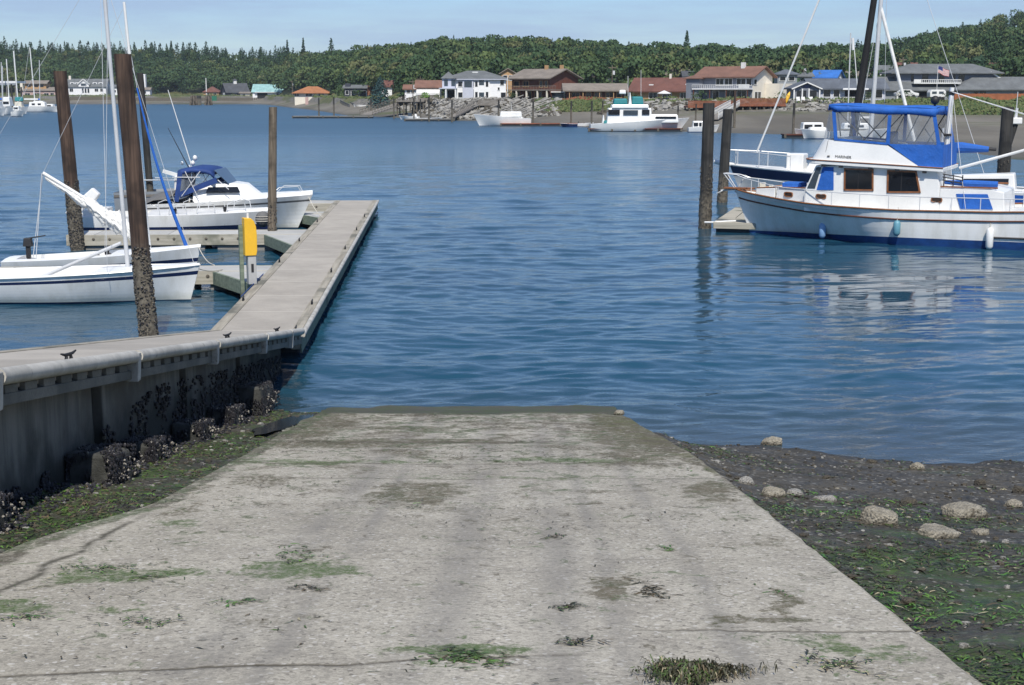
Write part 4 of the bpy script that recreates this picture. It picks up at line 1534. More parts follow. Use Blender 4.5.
# flybridge coaming
mb = MB()
zc = lambda x: lerp(3.50, 3.32, max(0, min(1, (x - 2.8) / 2.3)))
lo = plan(2.46, 6.18, 1.52, .55)
hi = plan(2.84, 5.12, 1.44, .50)
hi2 = [(x + (.05 if x < 5 else 0), y * .965) for x, y in hi]
vs = [(x, y, zt1(x) + .012) for x, y in lo] + [(x, y, zc(x)) for x, y in hi] + [(x, y, zc(x)) for x, y in hi2] + [(x, y, 2.82) for x, y in hi2]
fs = [(i, k + i, k + i + 1, i + 1) for i in range(k - 1)] + [(k + i, 2 * k + i, 2 * k + i + 1, k + i + 1) for i in range(k - 1)] + [(2 * k + i, 3 * k + i, 3 * k + i + 1, 2 * k + i + 1) for i in range(k - 1)]
fs.append(tuple(range(3 * k, 4 * k))[::-1])
mb.add(vs, fs, 0, True)
mb.build('flybridge', M['gelcoat'], tr, angle=40)
mb = MB()
mb.tube([(2.98, -1.492, 2.80), (3.09, -1.432, 3.46)], .008, 5)
mb.build('seam', M['tarp_grey'], tr)
cu = bpy.data.curves.new('name_lettering', 'FONT')
cu.body = 'MARINER'
cu.size = .135
cu.extrude = .003
cu.materials.append(M['black_rubber'])
tmp = bpy.data.objects.new('tmp', cu)
COL.objects.link(tmp)
bpy.context.view_layer.update()
lm_ = bpy.data.meshes.new_from_object(tmp)
bpy.data.objects.remove(tmp)
to = bpy.data.objects.new('name_lettering', lm_)
COL.objects.link(to)
to.parent = tr
to.location = (3.36, -1.517, 2.875)
to.rotation_euler = (R(90) - .11, R(2.5), 0)
mb = MB()
mb.tube([(3.10, -1.508, 2.92), (3.18, -1.508, 2.92)], .03, 8)
mb.build('emblem', M['tarp_grey'], tr)
# canvas enclosure
for sd in (-1, 1):
    mb = MB()
    pane(mb, [(5.13, sd * 1.455, 3.37), (6.93, sd * 1.455, 3.36), (6.95, sd * 1.47, 2.61), (6.18, sd * 1.50, 2.65)], .025)
    mb.build('side_curtain', M['canvas_blue'], tr)
mb = MB()
pane(mb, [(6.94, -1.45, 3.36), (6.94, 1.45, 3.36), (6.95, 1.45, 2.62), (6.95, -1.45, 2.62)], .02)
mb.build('back_curtain', M['canvas_blue'], tr)
mb = MB()
def bim(u, v):
    x = lerp(3.06, 6.66, u)
    a = v * math.pi / 2
    return (x, 1.42 * math.copysign(abs(math.sin(a)) ** .6, a), lerp(4.64, 4.55, u) + .07 * math.cos(a) ** .7 + .02 * math.sin(u * 3 * math.pi))
mb.sheet(bim, [i / 12 for i in range(13)], [-1 + i / 8 for i in range(17)])
for sd in (-1, 1):
    mb.sheet(lambda u, v: (lerp(3.06 + .17 * v, 6.66, u), sd * (1.42 + .012 * math.sin(u * 22)), lerp(4.64, 4.55, u) - lerp(.20, .25, u) * v - .02 * v * math.cos(u * 4 * math.pi)), [i / 16 for i in range(17)], [0, .5, 1])
mb.sheet(lambda u, v: (3.06 - .02 * v, lerp(-1.42, 1.42, u), 4.64 - .16 * v + .06 * math.cos((u - .5) * math.pi) ** .7 * (1 - v)), [i / 8 for i in range(9)], [0, 1])
mb.sheet(lambda u, v: (6.66, lerp(-1.42, 1.42, u), 4.55 - .2 * v + .06 * math.cos((u - .5) * math.pi) ** .7 * (1 - v)), [i / 8 for i in range(9)], [0, 1])
o = mb.build('bimini_top', M['canvas_blue'], tr, angle=60)
o.modifiers.new('thick', 'SOLIDIFY').thickness = .012
bims = [(3.24, 4.45, 3.36, 3.47), (5.14, 4.33, 5.12, 3.35), (6.60, 4.32, 6.80, 3.36)]
for sd in (-1, 1):
    for xt, ztp, xb, zbt in bims:
        mb = MB()
        pane(mb, [(xt - .06, sd * 1.425, ztp), (xt + .06, sd * 1.425, ztp), (xb + .06, sd * 1.45, zbt), (xb - .06, sd * 1.45, zbt)], .014)
        mb.build('canvas_post', M['canvas_blue'], tr)
    for (a, b, c, d), (e, f, g, h) in zip(bims, bims[1:]):
        mb = MB()
        pane(mb, [(a + .06, sd * 1.422, b), (e - .06, sd * 1.422, f), (g - .06, sd * 1.444, h), (c + .06, sd * 1.444, d)], .006)
        mb.build('clear_panel', M['vinyl'], tr)
    mb = MB()
    pane(mb, [(3.10, sd * 1.40, 4.45), (3.18, sd * 1.42, 4.45), (3.30, sd * 1.44, 3.48), (2.86, sd * 1.15, 3.49)], .006)
    mb.build('clear_panel', M['vinyl'], tr)
    mb = MB()
    pane(mb, [(3.30, sd * 1.452, 3.54), (5.12, sd * 1.452, 3.41), (5.12, sd * 1.452, 3.34), (3.30, sd * 1.452, 3.47)], .014)
    mb.build('curtain_hem', M['canvas_blue'], tr)
    mb = MB()
    for p0, p1 in (((3.42, 4.42), (4.32, 3.50)), ((4.28, 3.46), (5.06, 4.36)), ((5.2, 3.4), (5.6, 4.3)), ((6.5, 4.34), (5.95, 3.35)), ((6.3, 3.9), (6.7, 3.35)), ((3.5, 3.6), (3.36, 4.4))):
        mb.tube([(p0[0], sd * 1.37, p0[1]), (p1[0], sd * 1.37, p1[1])], .022, 6)
    build_each(mb, 'bimini_frame', M['black_rubber'], tr)
mb = MB()
pane(mb, [(3.08, -1.38, 4.5), (3.08, 1.38, 4.5), (2.86, 1.12, 3.49), (2.86, -1.12, 3.49)], .006)
mb.build('clear_panel', M['vinyl'], tr)
mb = MB()
mb.box(3.35, 3.75, -.5, .9, 2.83, 3.55)
mb.build('helm_console', M['gelcoat_worn'], tr, bevel=.05)
mb = MB()
mb.box(4.5, 4.95, -.7, .7, 2.83, 3.3)
mb.box(4.9, 5.05, -.7, .7, 3.3, 3.75)
mb.build('helm_seat', M['canvas_navy'], tr, bevel=.05)
mb = MB()
mb.blob((6.46, -.6, 4.83), .15, .15, .15, 12, 8)
mb.tube([(6.46, -.6, 4.60), (6.46, -.6, 4.75)], .04, 6)
mb.build('horn', M['black_rubber'], tr)
# aft trunk and mast
mb = MB()
prof = [(6.90, 1.0), (6.90, 1.93), (8.50, 1.95), (8.95, 1.85), (9.02, 1.0)]
mb.prism([(x, -1.44, z) for x, z in prof], (0, 2.88, 0))
mb.build('aft_cabin', M['gelcoat'], tr, bevel=.03)
mb = MB()
for sd in (-1, 1):
    mb.beam((6.92, sd * 1.43, 1.985), (8.75, sd * 1.43, 1.985), .06, .05)
build_each(mb, 'cabin_trim', M['teak'], tr)
for sd in (-1, 1):
    mb = MB()
    pane(mb, [(7.44, sd * 1.455, 1.76), (8.44, sd * 1.455, 1.78), (8.64, sd * 1.455, 1.28), (7.60, sd * 1.455, 1.27)], .02)
    mb.build('window_cover', M['canvas_blue'], tr)
mb = MB()
mb.tube([(7.0, -1.1, 2.12), (7.9, -1.1, 2.09), (8.7, -1.1, 2.09)], [.07, .12, .10], 10)
mb.build('rolled_awning', M['canvas_blue'], tr)
mb = MB()
for z in (2.10, 2.20, 2.30):
    mb.tube([(6.95, -1.3, z + .1), (7.6, -1.3, z)], .02, 6)
for x in (7.0, 7.3, 7.6):
    mb.tube([(x, -1.3, 1.95), (x, -1.3, 2.38)], .02, 6)
mb.build('ladder_rail', M['black_rubber'], tr)
mb = MB()
mb.tube([(6.80, 0, 1.9), (6.84, 0, 3.6), (6.90, 0, 5.25)], [.095, .09, .075], 12)
mb.build('mast', M['white_paint'], tr)
mb = MB()
mb.box(6.82, 6.99, -.09, .09, 5.0, 5.12)
mb.box(6.72, 6.95, -.16, .16, 3.62, 3.70)
build_each(mb, 'mast_fitting', M['black_rubber'], tr, bevel=.02)
mb = MB()
mb.tube([(7.3, -.1, 2.55), (9.4, -.1, 3.2), (11.4, -.1, 3.8)], .05, 10)
mb.build('boom', M['white_paint'], tr)
mb = MB()
for dy in (-.12, .10):
    mb.tube([(6.92, dy, 5.1), (11.2, dy * 4, 3.78)], .011, 5)
mb.tube([(6.92, 0, 5.1), (7.3, -1.5, 1.3)], .008, 5)
mb.tube([(6.92, 0, 5.1), (7.8, -1.7, 1.3)], .008, 5)
build_each(mb, 'stay', M['steel'], tr)
# deck rail with stanchions
rz = lambda s: interp(s, [(.3, 2.02), (1.6, 1.78), (2.5, 1.755), (3.5, 1.71), (6.4, 1.66), (10, 1.68), (12.4, 1.78)])[0]
for sd in (-1, 1):
    mb = MB()
    pts = []
    for i in range(40):
        u = lerp(.02, .98, i / 39)
        q = H.pt(u, H.zs(u), sd, -.05)
        pts.append((q.x, q.y, rz(u * 12.6)))
    mb.tube(pts, .016, 6)
    mb.build('hand_rail', M['steel'], tr)
    for s_ in (.6, 1.6, 2.55, 3.5, 4.45, 5.4, 6.4, 7.4, 8.3, 9.2, 10.2, 11.2):
        u = s_ / 12.6
        q = H.pt(u, H.zs(u), sd, -.05)
        mb = MB()
        mb.tube([(q.x, q.y, q.z - .02), (q.x, q.y, rz(s_))], .014, 6)
        mb.build('stanchion', M['steel'], tr)
mb = MB()
for sd in (-1, 1):
    q = H.pt(.03, H.zs(.03), sd, -.05)
    mb.tube([(q.x, q.y, rz(.4)), (-.5, sd * .2, 2.12), (-1.0, sd * .18, 2.16)], .02, 6)
    mb.tube([(-.62, sd * .1, 1.65), (-1.0, sd * .18, 2.16)], .018, 6)
mb.tube([(-1.0, -.18, 2.16), (-1.0, .18, 2.16)], .022, 6)
mb.tube([(-.42, -.12, 1.72), (-.2, -.12, 2.12)], .02, 6)
mb.build('bow_pulpit', M['steel'], tr)
mb = MB()
mb.box(-1.0, .1, -.17, .17, 1.60, 1.66)
mb.build('pulpit_platform', M['teak'], tr, bevel=.01)
mb = MB()
mb.tube([(-1.15, 0, 1.52), (-.75, 0, 1.57), (-.3, 0, 1.58)], [.03, .035, .03], 8)
mb.prism([(-1.25, -.2, 1.42), (-.95, -.05, 1.58), (-.95, .05, 1.58), (-1.25, .2, 1.42)], (0, 0, .025))
mb.build('anchor', M['steel'], tr)
mb = MB()
mb.tube([H.pt(lerp(.68, .96, i / 12), .40, -1, .012) for i in range(13)], .035, 6)
mb.build('stern_strake', M['black_rubber'], tr)

def fender(lab, s_, zb_, zt_, mat, r=.12):
    u = s_ / 12.6
    q = H.pt(u, (zb_ + zt_) / 2, -1, .02 + r)
    w = Matrix.Translation((8.745, 51.347, 0)) @ Matrix.Rotation(TH, 4, 'Z') @ q
    t = thing('fender', lab, 'fender', (w.x, w.y, zb_), TH, 'fenders hung along the trawler side')
    h = zt_ - zb_
    mb = MB()
    mb.tube([(0, 0, 0), (0, 0, .03), (0, 0, .10), (0, 0, h - .10), (0, 0, h - .03), (0, 0, h)], [.04, r * .7, r, r, r * .7, .035], 14)
    mb.build('body', M[mat], t)
    mb = MB()
    q2 = H.pt(u, H.zs(u), -1, .02)
    d = q2 - q
    mb.tube([(0, 0, h), (d.x * .2, r * .6, H.zs(u) - zb_ - .3), (d.x * .2, r * 1.1, H.zs(u) - zb_ + .1)], .012, 5)
    mb.build('rope', M['rope'], t)
fender('pale blue and white fender hanging nearest the trawler bow', 3.0, .05, .60, 'fender_blue')
fender('teal grey fender hanging amidships on the trawler', 5.7, .34, .86, 'fender_teal')
fender('white fender hanging near the stern of the trawler', 8.66, .02, .74, 'gelcoat')

# ================= near daysailer, white with navy sheer line
def spar(mb, a, b, r0, r1, n=10, seg=8):
    a, b = Vector(a), Vector(b)
    mb.tube([a.lerp(b, i / seg) for i in range(seg + 1)], [lerp(r0, r1, i / seg) for i in range(seg + 1)], n)
    return mb

ds = thing('small_sailboat', 'white open daysailer with a navy sheer stripe, closest boat on the left', 'sailboat', (-8.0, 34.5, 0), R(180))
def loc(o, px, py, Y):
    c = V(px, py, Y)
    q = Matrix.Rotation(-o.rotation_euler.z, 4, 'Z') @ (c - o.location)
    q.x /= o.scale.x
    return q
D1 = Hull(6.8, 2.05, .88, .60, .04, -.30, .26, .55, .72, .78, (.8, .30), boot=(.02, .05))
D1.shell([(0, 0), (.73, 3), (.84, 0)], 8).build('hull', [M['hull_white'], M['navy'], M['bottom_dark'], M['navy']], ds, angle=50)
D1.deck(0, 0, .05, cock=(.33, .93, .26, .38)).build('deck', [M['gelcoat'], M['gelcoat_worn']], ds)
mb = MB()
for sd in (-1, 1):
    mb.tube(D1.rail(.005, 0, sd, 0, 1, .012), .022, 6)
mb.build('rub_rail', M['gelcoat'], ds)
mb = MB()
for sd in (-1, 1):
    mb.box(2.5, 6.1, sd * .42 - .16, sd * .42 + .16, .24, .48)
build_each(mb, 'seat', M['gelcoat'], ds, bevel=.03)
mb = MB()
mb.box(6.72, 6.86, -.30, .30, .12, .68)
mb.beam((6.86, 0, .7), (5.5, .1, .82), .04, .03)
mb.build('tiller', M['teak'], ds, bevel=.01)
mtop = loc(ds, 105, 0, 34.5)
mbase = loc(ds, 128, 262, 34.5)
mt = mbase + (mtop - mbase) * 1.32
mb = MB()
spar(mb, (mbase.x, 0, .5), (mt.x, 0, mt.z), .052, .045)
mst = mb.build('mast', M['alloy'], ds)
mb = MB()
a, b = loc(ds, 42, 277, 34.2), loc(ds, 121, 243, 34.4)
spar(mb, a, b, .045, .045)
mb.build('boom', M['alloy'], ds)
mb = MB()
hd = Vector((mt.x, 0, mt.z - 1.2))
mb.tube([hd, (-.12, 0, .90)], .006, 4)
for sd in (-1, 1):
    mb.tube([hd, (mbase.x + .25, sd * .95, .78)], .006, 4)
mb.tube([hd, (6.75, 0, .68)], .005, 4)
build_each(mb, 'stay', M['steel'], ds)

# ================= second sailboat with the raised boom
d2 = thing('small_sailboat', 'white sailboat with its boom raised under a bundled white sail, beyond the daysailer', 'sailboat', (-9.12, 40, 0), R(180))
D2 = Hull(5.3, 1.9, .74, .38, .04, -.28, .2, .55, .72, .8, (.8, .30), boot=(.02, .05))
D2.shell([(0, 0), (.40, 3), (.56, 0)], 8).build('hull', [M['hull_white'], M['navy'], M['bottom_dark'], M['navy']], d2, angle=50)
D2.deck(0, 0, .07, cock=(.42, .93, .28, .3)).build('deck', [M['gelcoat'], M['gelcoat_worn']], d2)
b0, b1 = loc(d2, 150, 252, 40), loc(d2, 124, 2, 40)
mb = MB()
spar(mb, (b0.x, 0, .6), (b1.x, 0, b1.z), .045, .038)
mb.build('mast', M['white_paint'], d2)
e0, e1 = loc(d2, 43, 173, 40), loc(d2, 147, 236, 40)
mb = MB()
spar(mb, e0, e1, .05, .05)
mb.build('boom', M['white_paint'], d2)
mb = MB()
pts, rs = [], []
rnd = random.Random(3)
vs = []
nr, ns = 110, 36
for i in range(nr + 1):
    t = i / nr
    c = e0.lerp(e1, .02 + .98 * t) + Vector((0, 0, -.10 - .12 * t + .03 * fb(t * 6, 0, 1, 3)))
    r = lerp(.05, .27, sstep(.0, .75, t)) * (1 - .35 * sstep(.93, 1, t))
    for k in range(ns):
        a = 2 * math.pi * k / ns
        q = r * (1 + .30 * fb(t * 9, math.sin(a) + math.cos(a) * .7, 1.1, 9) + .30 * fb(t * 26, math.sin(a) * 2.2, 1.5, 2) + .10 * math.sin(a * 5 + 14 * t)) * (1 - .28 * max(0, math.cos(t * 2 * math.pi * 5)) ** 8)
        vs.append(c + Vector((q * .25 * math.sin(a * 2), q * .6 * math.cos(a), q * 1.05 * math.sin(a))))
mb.add(vs, [(i * ns + k, i * ns + (k + 1) % ns, (i + 1) * ns + (k + 1) % ns, (i + 1) * ns + k) for i in range(nr) for k in range(ns)], 0, True)
M['sail'] = pm('sail_cloth', C(.74, .73, .70), C(.60, .60, .58), 3, rough=.85, bump=.4, bscale=9, bdist=.03)
mb.build('furled_mainsail', M['sail'], d2, angle=70)
mb = MB()
j0, j1 = loc(d2, 137, 88, 40), loc(d2, 187, 248, 40)
mb.tube([j0.lerp(j1, i / 24) + Vector((.10 * math.sin(math.pi * i / 24), 0, -.05 * math.sin(math.pi * i / 24))) for i in range(25)], [lerp(.022, .052, i / 24) * (1 + .22 * fb(i * .9, 0, 1, 5)) for i in range(25)], 10)
mb.build('furled_jib', M['canvas_blue'], d2)
mb = MB()
mb.tube([j1, (-.15, 0, .80)], .02, 6)
mb.tube([(b1.x, 0, b1.z - .5), j0], .008, 4)
mb.tube([e0, loc(d2, 33, 258, 40)], .012, 5)
mb.tube([e0 + Vector((.02, .05, 0)), loc(d2, 36, 258, 40)], .012, 5)
for sd in (-1, 1):
    mb.tube([(b1.x, 0, b1.z - .6), (b0.x + .25, sd * .9, .72)], .006, 4)
mb.tube([loc(d2, 108, 0, 40), loc(d2, 105, 250, 40)], .008, 4)
mb.tube([(b1.x + .05, 0, b1.z - .2), e0], .006, 4)
build_each(mb, 'stay', M['steel'], d2)
def outboard(parent, c, k=1.0, tilt=0.0, mat='black_rubber', rz_=0):
    """outboard: cowl, mid section, lower unit with skeg"""
    ct, st = math.cos(tilt), math.sin(tilt)
    q = lambda x, y, z: (c[0] + k * (x * ct - z * st), c[1] + k * y, c[2] + k * (x * st + z * ct))
    mb = MB()
    def bx(x0, x1, y0, y1, z0, z1, sx=.85):
        xm, ym = (x0 + x1) / 2, (y0 + y1) / 2
        p = [q(x, y, z0) for x, y in ((x0, y0), (x1, y0), (x1, y1), (x0, y1))] + [q(xm + (x - xm) * sx, ym + (y - ym) * sx, z1) for x, y in ((x0, y0), (x1, y0), (x1, y1), (x0, y1))]
        mb.hexa(p)
    bx(-.14, .20, -.14, .14, .30, .62, .8)
    bx(-.05, .12, -.07, .07, -.15, .31, 1)
    bx(-.03, .10, -.03, .03, -.55, -.15, 1.2)
    o = mb.build('outboard_motor', M[mat], parent, bevel=.035)
    return o
om = loc(d2, 30, 262, 40)
outboard(d2, (om.x, 0, .52), .75, 0, 'black_rubber')
mb = MB()
mb.tube([(om.x, 0, .98), (om.x - .5, .05, 1.06)], .02, 6)
mb.build('tiller', M['black_rubber'], d2)
mb = MB()
for px, py in ((97, 256), (107, 254)):
    c = loc(d2, px, py, 39.5)
    mb.tube([(c.x, c.y, c.z - .25), (c.x, c.y, c.z + .1)], [.05, .07], 8)
    mb.tube([(c.x, c.y, c.z + .05), (c.x - .14, c.y, c.z - .02)], .025, 6)
mb.build('winch', M['black_rubber'], d2)

# ================= low white boat with navy bottom (behind the finger dock)
d3 = thing('launch', 'low white launch with navy lower hull and bent hoop rails beyond the bolted finger dock', 'boat', (-8.75, 49.6, 0), R(180))
D3 = Hull(6.4, 2.2, .98, .82, .02, -.3, .35, .45, .8, .85, (.9, .2), boot=(.02, .05))
D3.shell([(0, 3), (.52, 0)], 8).build('hull', [M['hull_white'], M['navy'], M['bottom_dark'], M['navy']], d3, angle=50)
D3.deck(0, 0, .12, cock=(.62, .93, .25, .3)).build('deck', [M['gelcoat_worn'], M['gelcoat_worn']], d3)
mb = MB()
for u in (.12, .26, .40, .54):
    for sd in (-1, 1):
        q = D3.pt(u, D3.zs(u), sd, -.05)
        q2 = D3.pt(u + .05, D3.zs(u + .05), sd, -.05)
        mb.tube([q, q + Vector((.05, 0, .32)), (q + q2) / 2 + Vector((.15, 0, .40)), q2 + Vector((.25, 0, .30)), q2 + Vector((.3, 0, 0))], .016, 6)
build_each(mb, 'hoop_rail', M['steel'], d3)
mb = MB()
for u in (.22, .47):
    q = D3.pt(u, D3.zs(u), 1, -.25)
    mb.tube([q, q + Vector((0, 0, .22))], [.05, .08], 8)
build_each(mb, 'deck_vent', M['black_rubber'], d3)
for dx, ti, k in ((0, .75, 1.2), (-.55, .95, 1.0)):
    outboard(d3, (6.3 + dx * -.6, .35 + dx, 1.12), k, ti, 'gelcoat')
mb = MB()
mb.box(5.6, 6.2, -.8, .8, .75, 1.05)
mb.tube([(5.9, -.5, 1.0), (6.2, -.4, 1.35), (6.6, -.2, 1.2)], .05, 8)
mb.build('motor_bracket', M['gelcoat_worn'], d3, bevel=.03)
w = G(263, 224, .9)
t = thing('fender', 'round dark ball fender against the dock by the yellow pedestal', 'fender', (-8.6, 48.3, .52))
mb = MB()
mb.blob((0, 0, .26), .26, .26, .28, 14, 9)
mb.build('body', M['tarp_grey'], t)
mb = MB()
for z in (.2, .28, .36):
    mb.tube([(.262 * math.cos(a), .262 * math.sin(a), z) for a in [i * math.pi / 8 for i in range(17)]], .012, 5)
mb.build('rope', M['rope'], t)

# ================= blue-canopy cruiser
cr = thing('cabin_cruiser', 'white cabin cruiser with a navy canvas canopy and grey cockpit tarp', 'boat', (-8.15, 53.2, 0), R(180))
cr.scale = (.80, 1, 1)
D4 = Hull(7.3, 2.7, 1.28, .98, .02, -.4, .75, .45, .75, .9, (1.25, .18), boot=(.03, .06))
D4.shell([(0, 0), (.80, 3), (.86, 0)], 8).build('hull', [M['hull_white'], M['navy'], M['bottom_dark'], M['tarp_grey']], cr, angle=50)
D4.deck(0, 0, .16, u1=.62).build('deck', [M['gelcoat'], M['gelcoat']], cr)
mb = MB()
lo = [(1.3, .0), (1.6, .55), (2.4, .95), (4.6, 1.18)]
hi = [(2.15, 1.66, 0), (2.35, 1.70, .42), (2.9, 1.74, .72), (4.6, 1.70, 1.02)]
P0 = [(x, -y, 1.10) for x, y in lo[::-1]] + [(x, y, 1.10) for x, y in lo[1:]]
P1 = [(x, -y, z) for x, z, y in hi[::-1]] + [(x, y, z) for x, z, y in hi[1:]]
kk = len(P0)
mb.add(P0 + P1, [(i, i + 1, kk + i + 1, kk + i) for i in range(kk - 1)] + [tuple(range(kk, 2 * kk))] + [(0, kk, 2 * kk - 1, kk - 1)], 0, True)
mb.build('cabin', M['gelcoat'], cr, angle=30)
for sd in (1, -1):
    mb = MB()
    pane(mb, [(2.45, sd * .93, 1.42), (4.0, sd * 1.14, 1.42), (3.9, sd * 1.06, 1.62), (2.6, sd * .80, 1.62)], .03)
    mb.build('window', M['glass_dark'], cr)
    mb = MB()
    mb.tube([(-.3, sd * .15, 1.30), (-.1, sd * .25, 1.60), (.7, sd * .55, 1.58), (1.1, sd * .7, 1.30)], .014, 6)
    mb.build('bow_rail', M['steel'], cr)
    # canopy: side panel, frame bars
    mb = MB()
    pane(mb, [(3.55, sd * 1.08, 1.92), (4.1, sd * 1.12, 2.18), (5.0, sd * 1.2, 2.18), (5.35, sd * 1.24, 1.15), (4.9, sd * 1.22, 1.25)], .012)
    mb.build('clear_panel', M['vinyl'], cr)
    for a_, b_ in (((5.12, 2.2), (5.35, 1.10)), ((3.45, 1.90), (5.2, 1.35))):
        mb = MB()
        mb.beam((a_[0], sd * 1.21, a_[1]), (b_[0], sd * 1.24, b_[1]), .03, .20, up=(0, 0, 1))
        mb.build('canvas_edge', M['canvas_navy'], cr)
    mb = MB()
    for a_, b_ in (((4.2, 2.22), (5.1, 1.3)), ((4.9, 2.22), (4.3, 1.2)), ((3.4, 1.9), (2.9, 1.55)), ((5.5, 2.0), (4.2, 2.0))):
        mb.tube([(a_[0], sd * 1.23, a_[1]), (b_[0], sd * 1.25, b_[1])], .018, 6)
    build_each(mb, 'canopy_frame', M['steel'], cr)
mb = MB()
mb.sheet(lambda u, v: (lerp(3.55, 5.25, u), 1.2 * math.copysign(abs(math.sin(v * math.pi / 2)) ** .7, v), interp(u, [(0, 2.06), (.15, 2.26), (.6, 2.32), (1, 2.22)])[0] + .06 * math.cos(v * math.pi / 2)), [i / 8 for i in range(9)], [-1 + i / 5 for i in range(11)])
for sd in (-1, 1):
    mb.sheet(lambda u, v: (lerp(3.55, 5.25, u), sd * 1.21, interp(u, [(0, 2.06), (.15, 2.26), (.6, 2.32), (1, 2.22)])[0] - .14 * v), [i / 8 for i in range(9)], [0, 1])
o = mb.build('canopy_top', M['canvas_navy'], cr, angle=60)
o.modifiers.new('thick', 'SOLIDIFY').thickness = .015
mb = MB()
pane(mb, [(3.0, -.8, 1.72), (3.6, -1.05, 2.25), (3.6, 1.05, 2.25), (3.0, .8, 1.72)], .015)
mb.build('windshield', M['glass_mid'], cr)
mb = MB()
pane(mb, [(5.26, -1.15, 2.22), (5.26, 1.15, 2.22), (5.42, 1.22, 1.1), (5.42, -1.22, 1.1)], .015)
mb.build('back_curtain', M['canvas_navy'], cr)
mb = MB()
mb.sheet(lambda u, v: (lerp(5.45, 7.35, u), v * 1.28, lerp(1.60, 1.12, u ** .8) - .22 * v * v - .05 * math.sin(u * 9)), [i / 8 for i in range(9)], [-1 + i / 4 for i in range(9)])
o = mb.build('cockpit_tarp', M['tarp_grey'], cr, angle=60)
o.modifiers.new('thick', 'SOLIDIFY').thickness = .012
mb = MB()
a, b = loc(cr, 193, 170, 53.2), loc(cr, 168, 90, 53.2)
mb.tube([a, b], [.028, .016], 6)
mb.build('whip_antenna', M['white_paint'], cr)
mb = MB()
a, b = loc(cr, 190, 170, 52.8), loc(cr, 168, 128, 52.8)
mb.tube([a, b], [.025, .012], 6)
mb.build('fishing_rod', M['black_rubber'], cr)
mb = MB()
for px, py, r_ in ((195, 158, .11), (193, 163, .10), (182, 163, .07)):
    c = loc(cr, px, py, 53.2)
    mb.blob(c, r_, r_, r_, 10, 6)
c0, c1 = loc(cr, 189, 165, 53.2), loc(cr, 196, 178, 53.2)
mb.tube([c0, c1], .03, 6)
mb.build('radar_mast', M['white_paint'], cr)

# ================= workboat with a davit behind
wb = thing('workboat', 'grey workboat with a white davit arm, half hidden behind the cruiser', 'boat', (-12.5, 57.5, 0), R(180))
D5 = Hull(3.6, 1.7, 1.25, 1.1, .02, -.3, .5, .45, .8, .9, (1, .2), boot=(.03, .06))
D5.shell([(0, 0), (.8, 3), (.9, 0)], 8).build('hull', [M['siding_grey'], M['bottom_dark'], M['bottom_dark'], M['wood_grey']], wb, angle=50)
D5.deck(.2, 0, .05).build('deck', [M['wood_grey'], M['wood_grey']], wb)
mb = MB()
p = [loc(wb, x, y, 57) for x, y in ((176, 192), (176, 178), (180, 176), (163, 171))]
mb.tube(p[:2], .07, 8)
mb.beam(p[2], p[3], .12, .14)
mb.tube([p[1], p[2]], .1, 8)
mb.build('davit', M['white_paint'], wb)
mb = MB()
for sd in (-1, 1):
    mb.tube([(.6, sd * .55, 1.2), (.6, sd * .55, 1.6), (2.4, sd * .75, 1.6), (2.4, sd * .75, 1.1)], .025, 6)
build_each(mb, 'deck_rail', M['steel'], wb)

# ================= sloop behind the trawler
se = thing('sloop', 'sloop with a dark navy sheer band, tall mast and black sail cover, behind the trawler', 'sailboat', (11.0, 66.6, 0), TH)
D6 = Hull(11.0, 3.3, 1.72, 1.35, .10, -.6, .75, .48, .78, .75, (.85, .25), boot=(.06, .1))
D6.shell([(0, 0), (.68, 3), (.96, 0)], 8).build('hull', [M['hull_white'], M['boot_blue'], M['bottom_dark'], M['navy']], se, angle=50)
D6.deck(.02, 0, .08).build('deck', [M['gelcoat_worn'], M['gelcoat_worn']], se)
mb = MB()
mb.hexa([(3.0, -.75, 1.4), (8.0, -1.05, 1.3), (8.0, 1.05, 1.3), (3.0, .75, 1.4), (3.3, -.62, 2.05), (7.9, -.9, 2.0), (7.9, .9, 2.0), (3.3, .62, 2.05)])
mb.box(2.1, 2.9, -.45, .45, 1.5, 2.3)
mb.build('cabin', M['gelcoat'], se, bevel=.06)
for sd in (-1, 1):
    for x in (4.2, 5.4, 6.6):
        mb = MB()
        mb.box(x - .35, x + .35, sd * .86 - .02 * sd - .02, sd * .86 + .02, 1.6, 1.85)
        mb.build('window', M['glass_dark'], se)
def lq(px, py, o):
    """point of the boat's own centre plane at a pixel"""
    d = Vector(ray(px, py))
    ax = Vector((math.cos(TH), math.sin(TH), 0))
    nn = Vector((-ax.y, ax.x, 0))
    k_ = (o.location - Vector((0, 0, EYE))).dot(nn) / d.dot(nn)
    return Matrix.Rotation(-TH, 4, 'Z') @ (Vector((0, 0, EYE)) + d * k_ - o.location)
m0, m1 = lq(873, 104, se), lq(881, 0, se)
dd = (m1 - m0) / (m1.z - m0.z)
foot, head = m0 + dd * (1.6 - m0.z), m0 + dd * (14.0 - m0.z)
mb = MB()
spar(mb, foot, head, .10, .085)
mb.build('mast', M['alloy'], se)
s0, s1 = lq(857, 112, se), lq(874, 0, se)
mb = MB()
mb.tube([s0 - (s1 - s0) * .25, s0, s0.lerp(s1, .3), s0.lerp(s1, .6), s1, s1 + (s1 - s0) * .5], [.20, .20, .17, .15, .14, .10], 10)
mb.build('sail_cover', M['black_cloth'], se)
f0, f1 = lq(757, 152, se), lq(819, 0, se)
mb = MB()
fe = f0 + (f1 - f0) * 1.35
mb.tube([(f0.x, 0, f0.z), (fe.x, 0, fe.z)], .045, 6)
mb.build('forestay', M['white_paint'], se)
mb = MB()
g0, g1 = lq(914, 139, se), lq(881, 8, se)
g0 = g0 + (g0 - g1) * .3
mb.tube([(g0.x, 0, g0.z), (g1.x, 0, g1.z)], .075, 8)
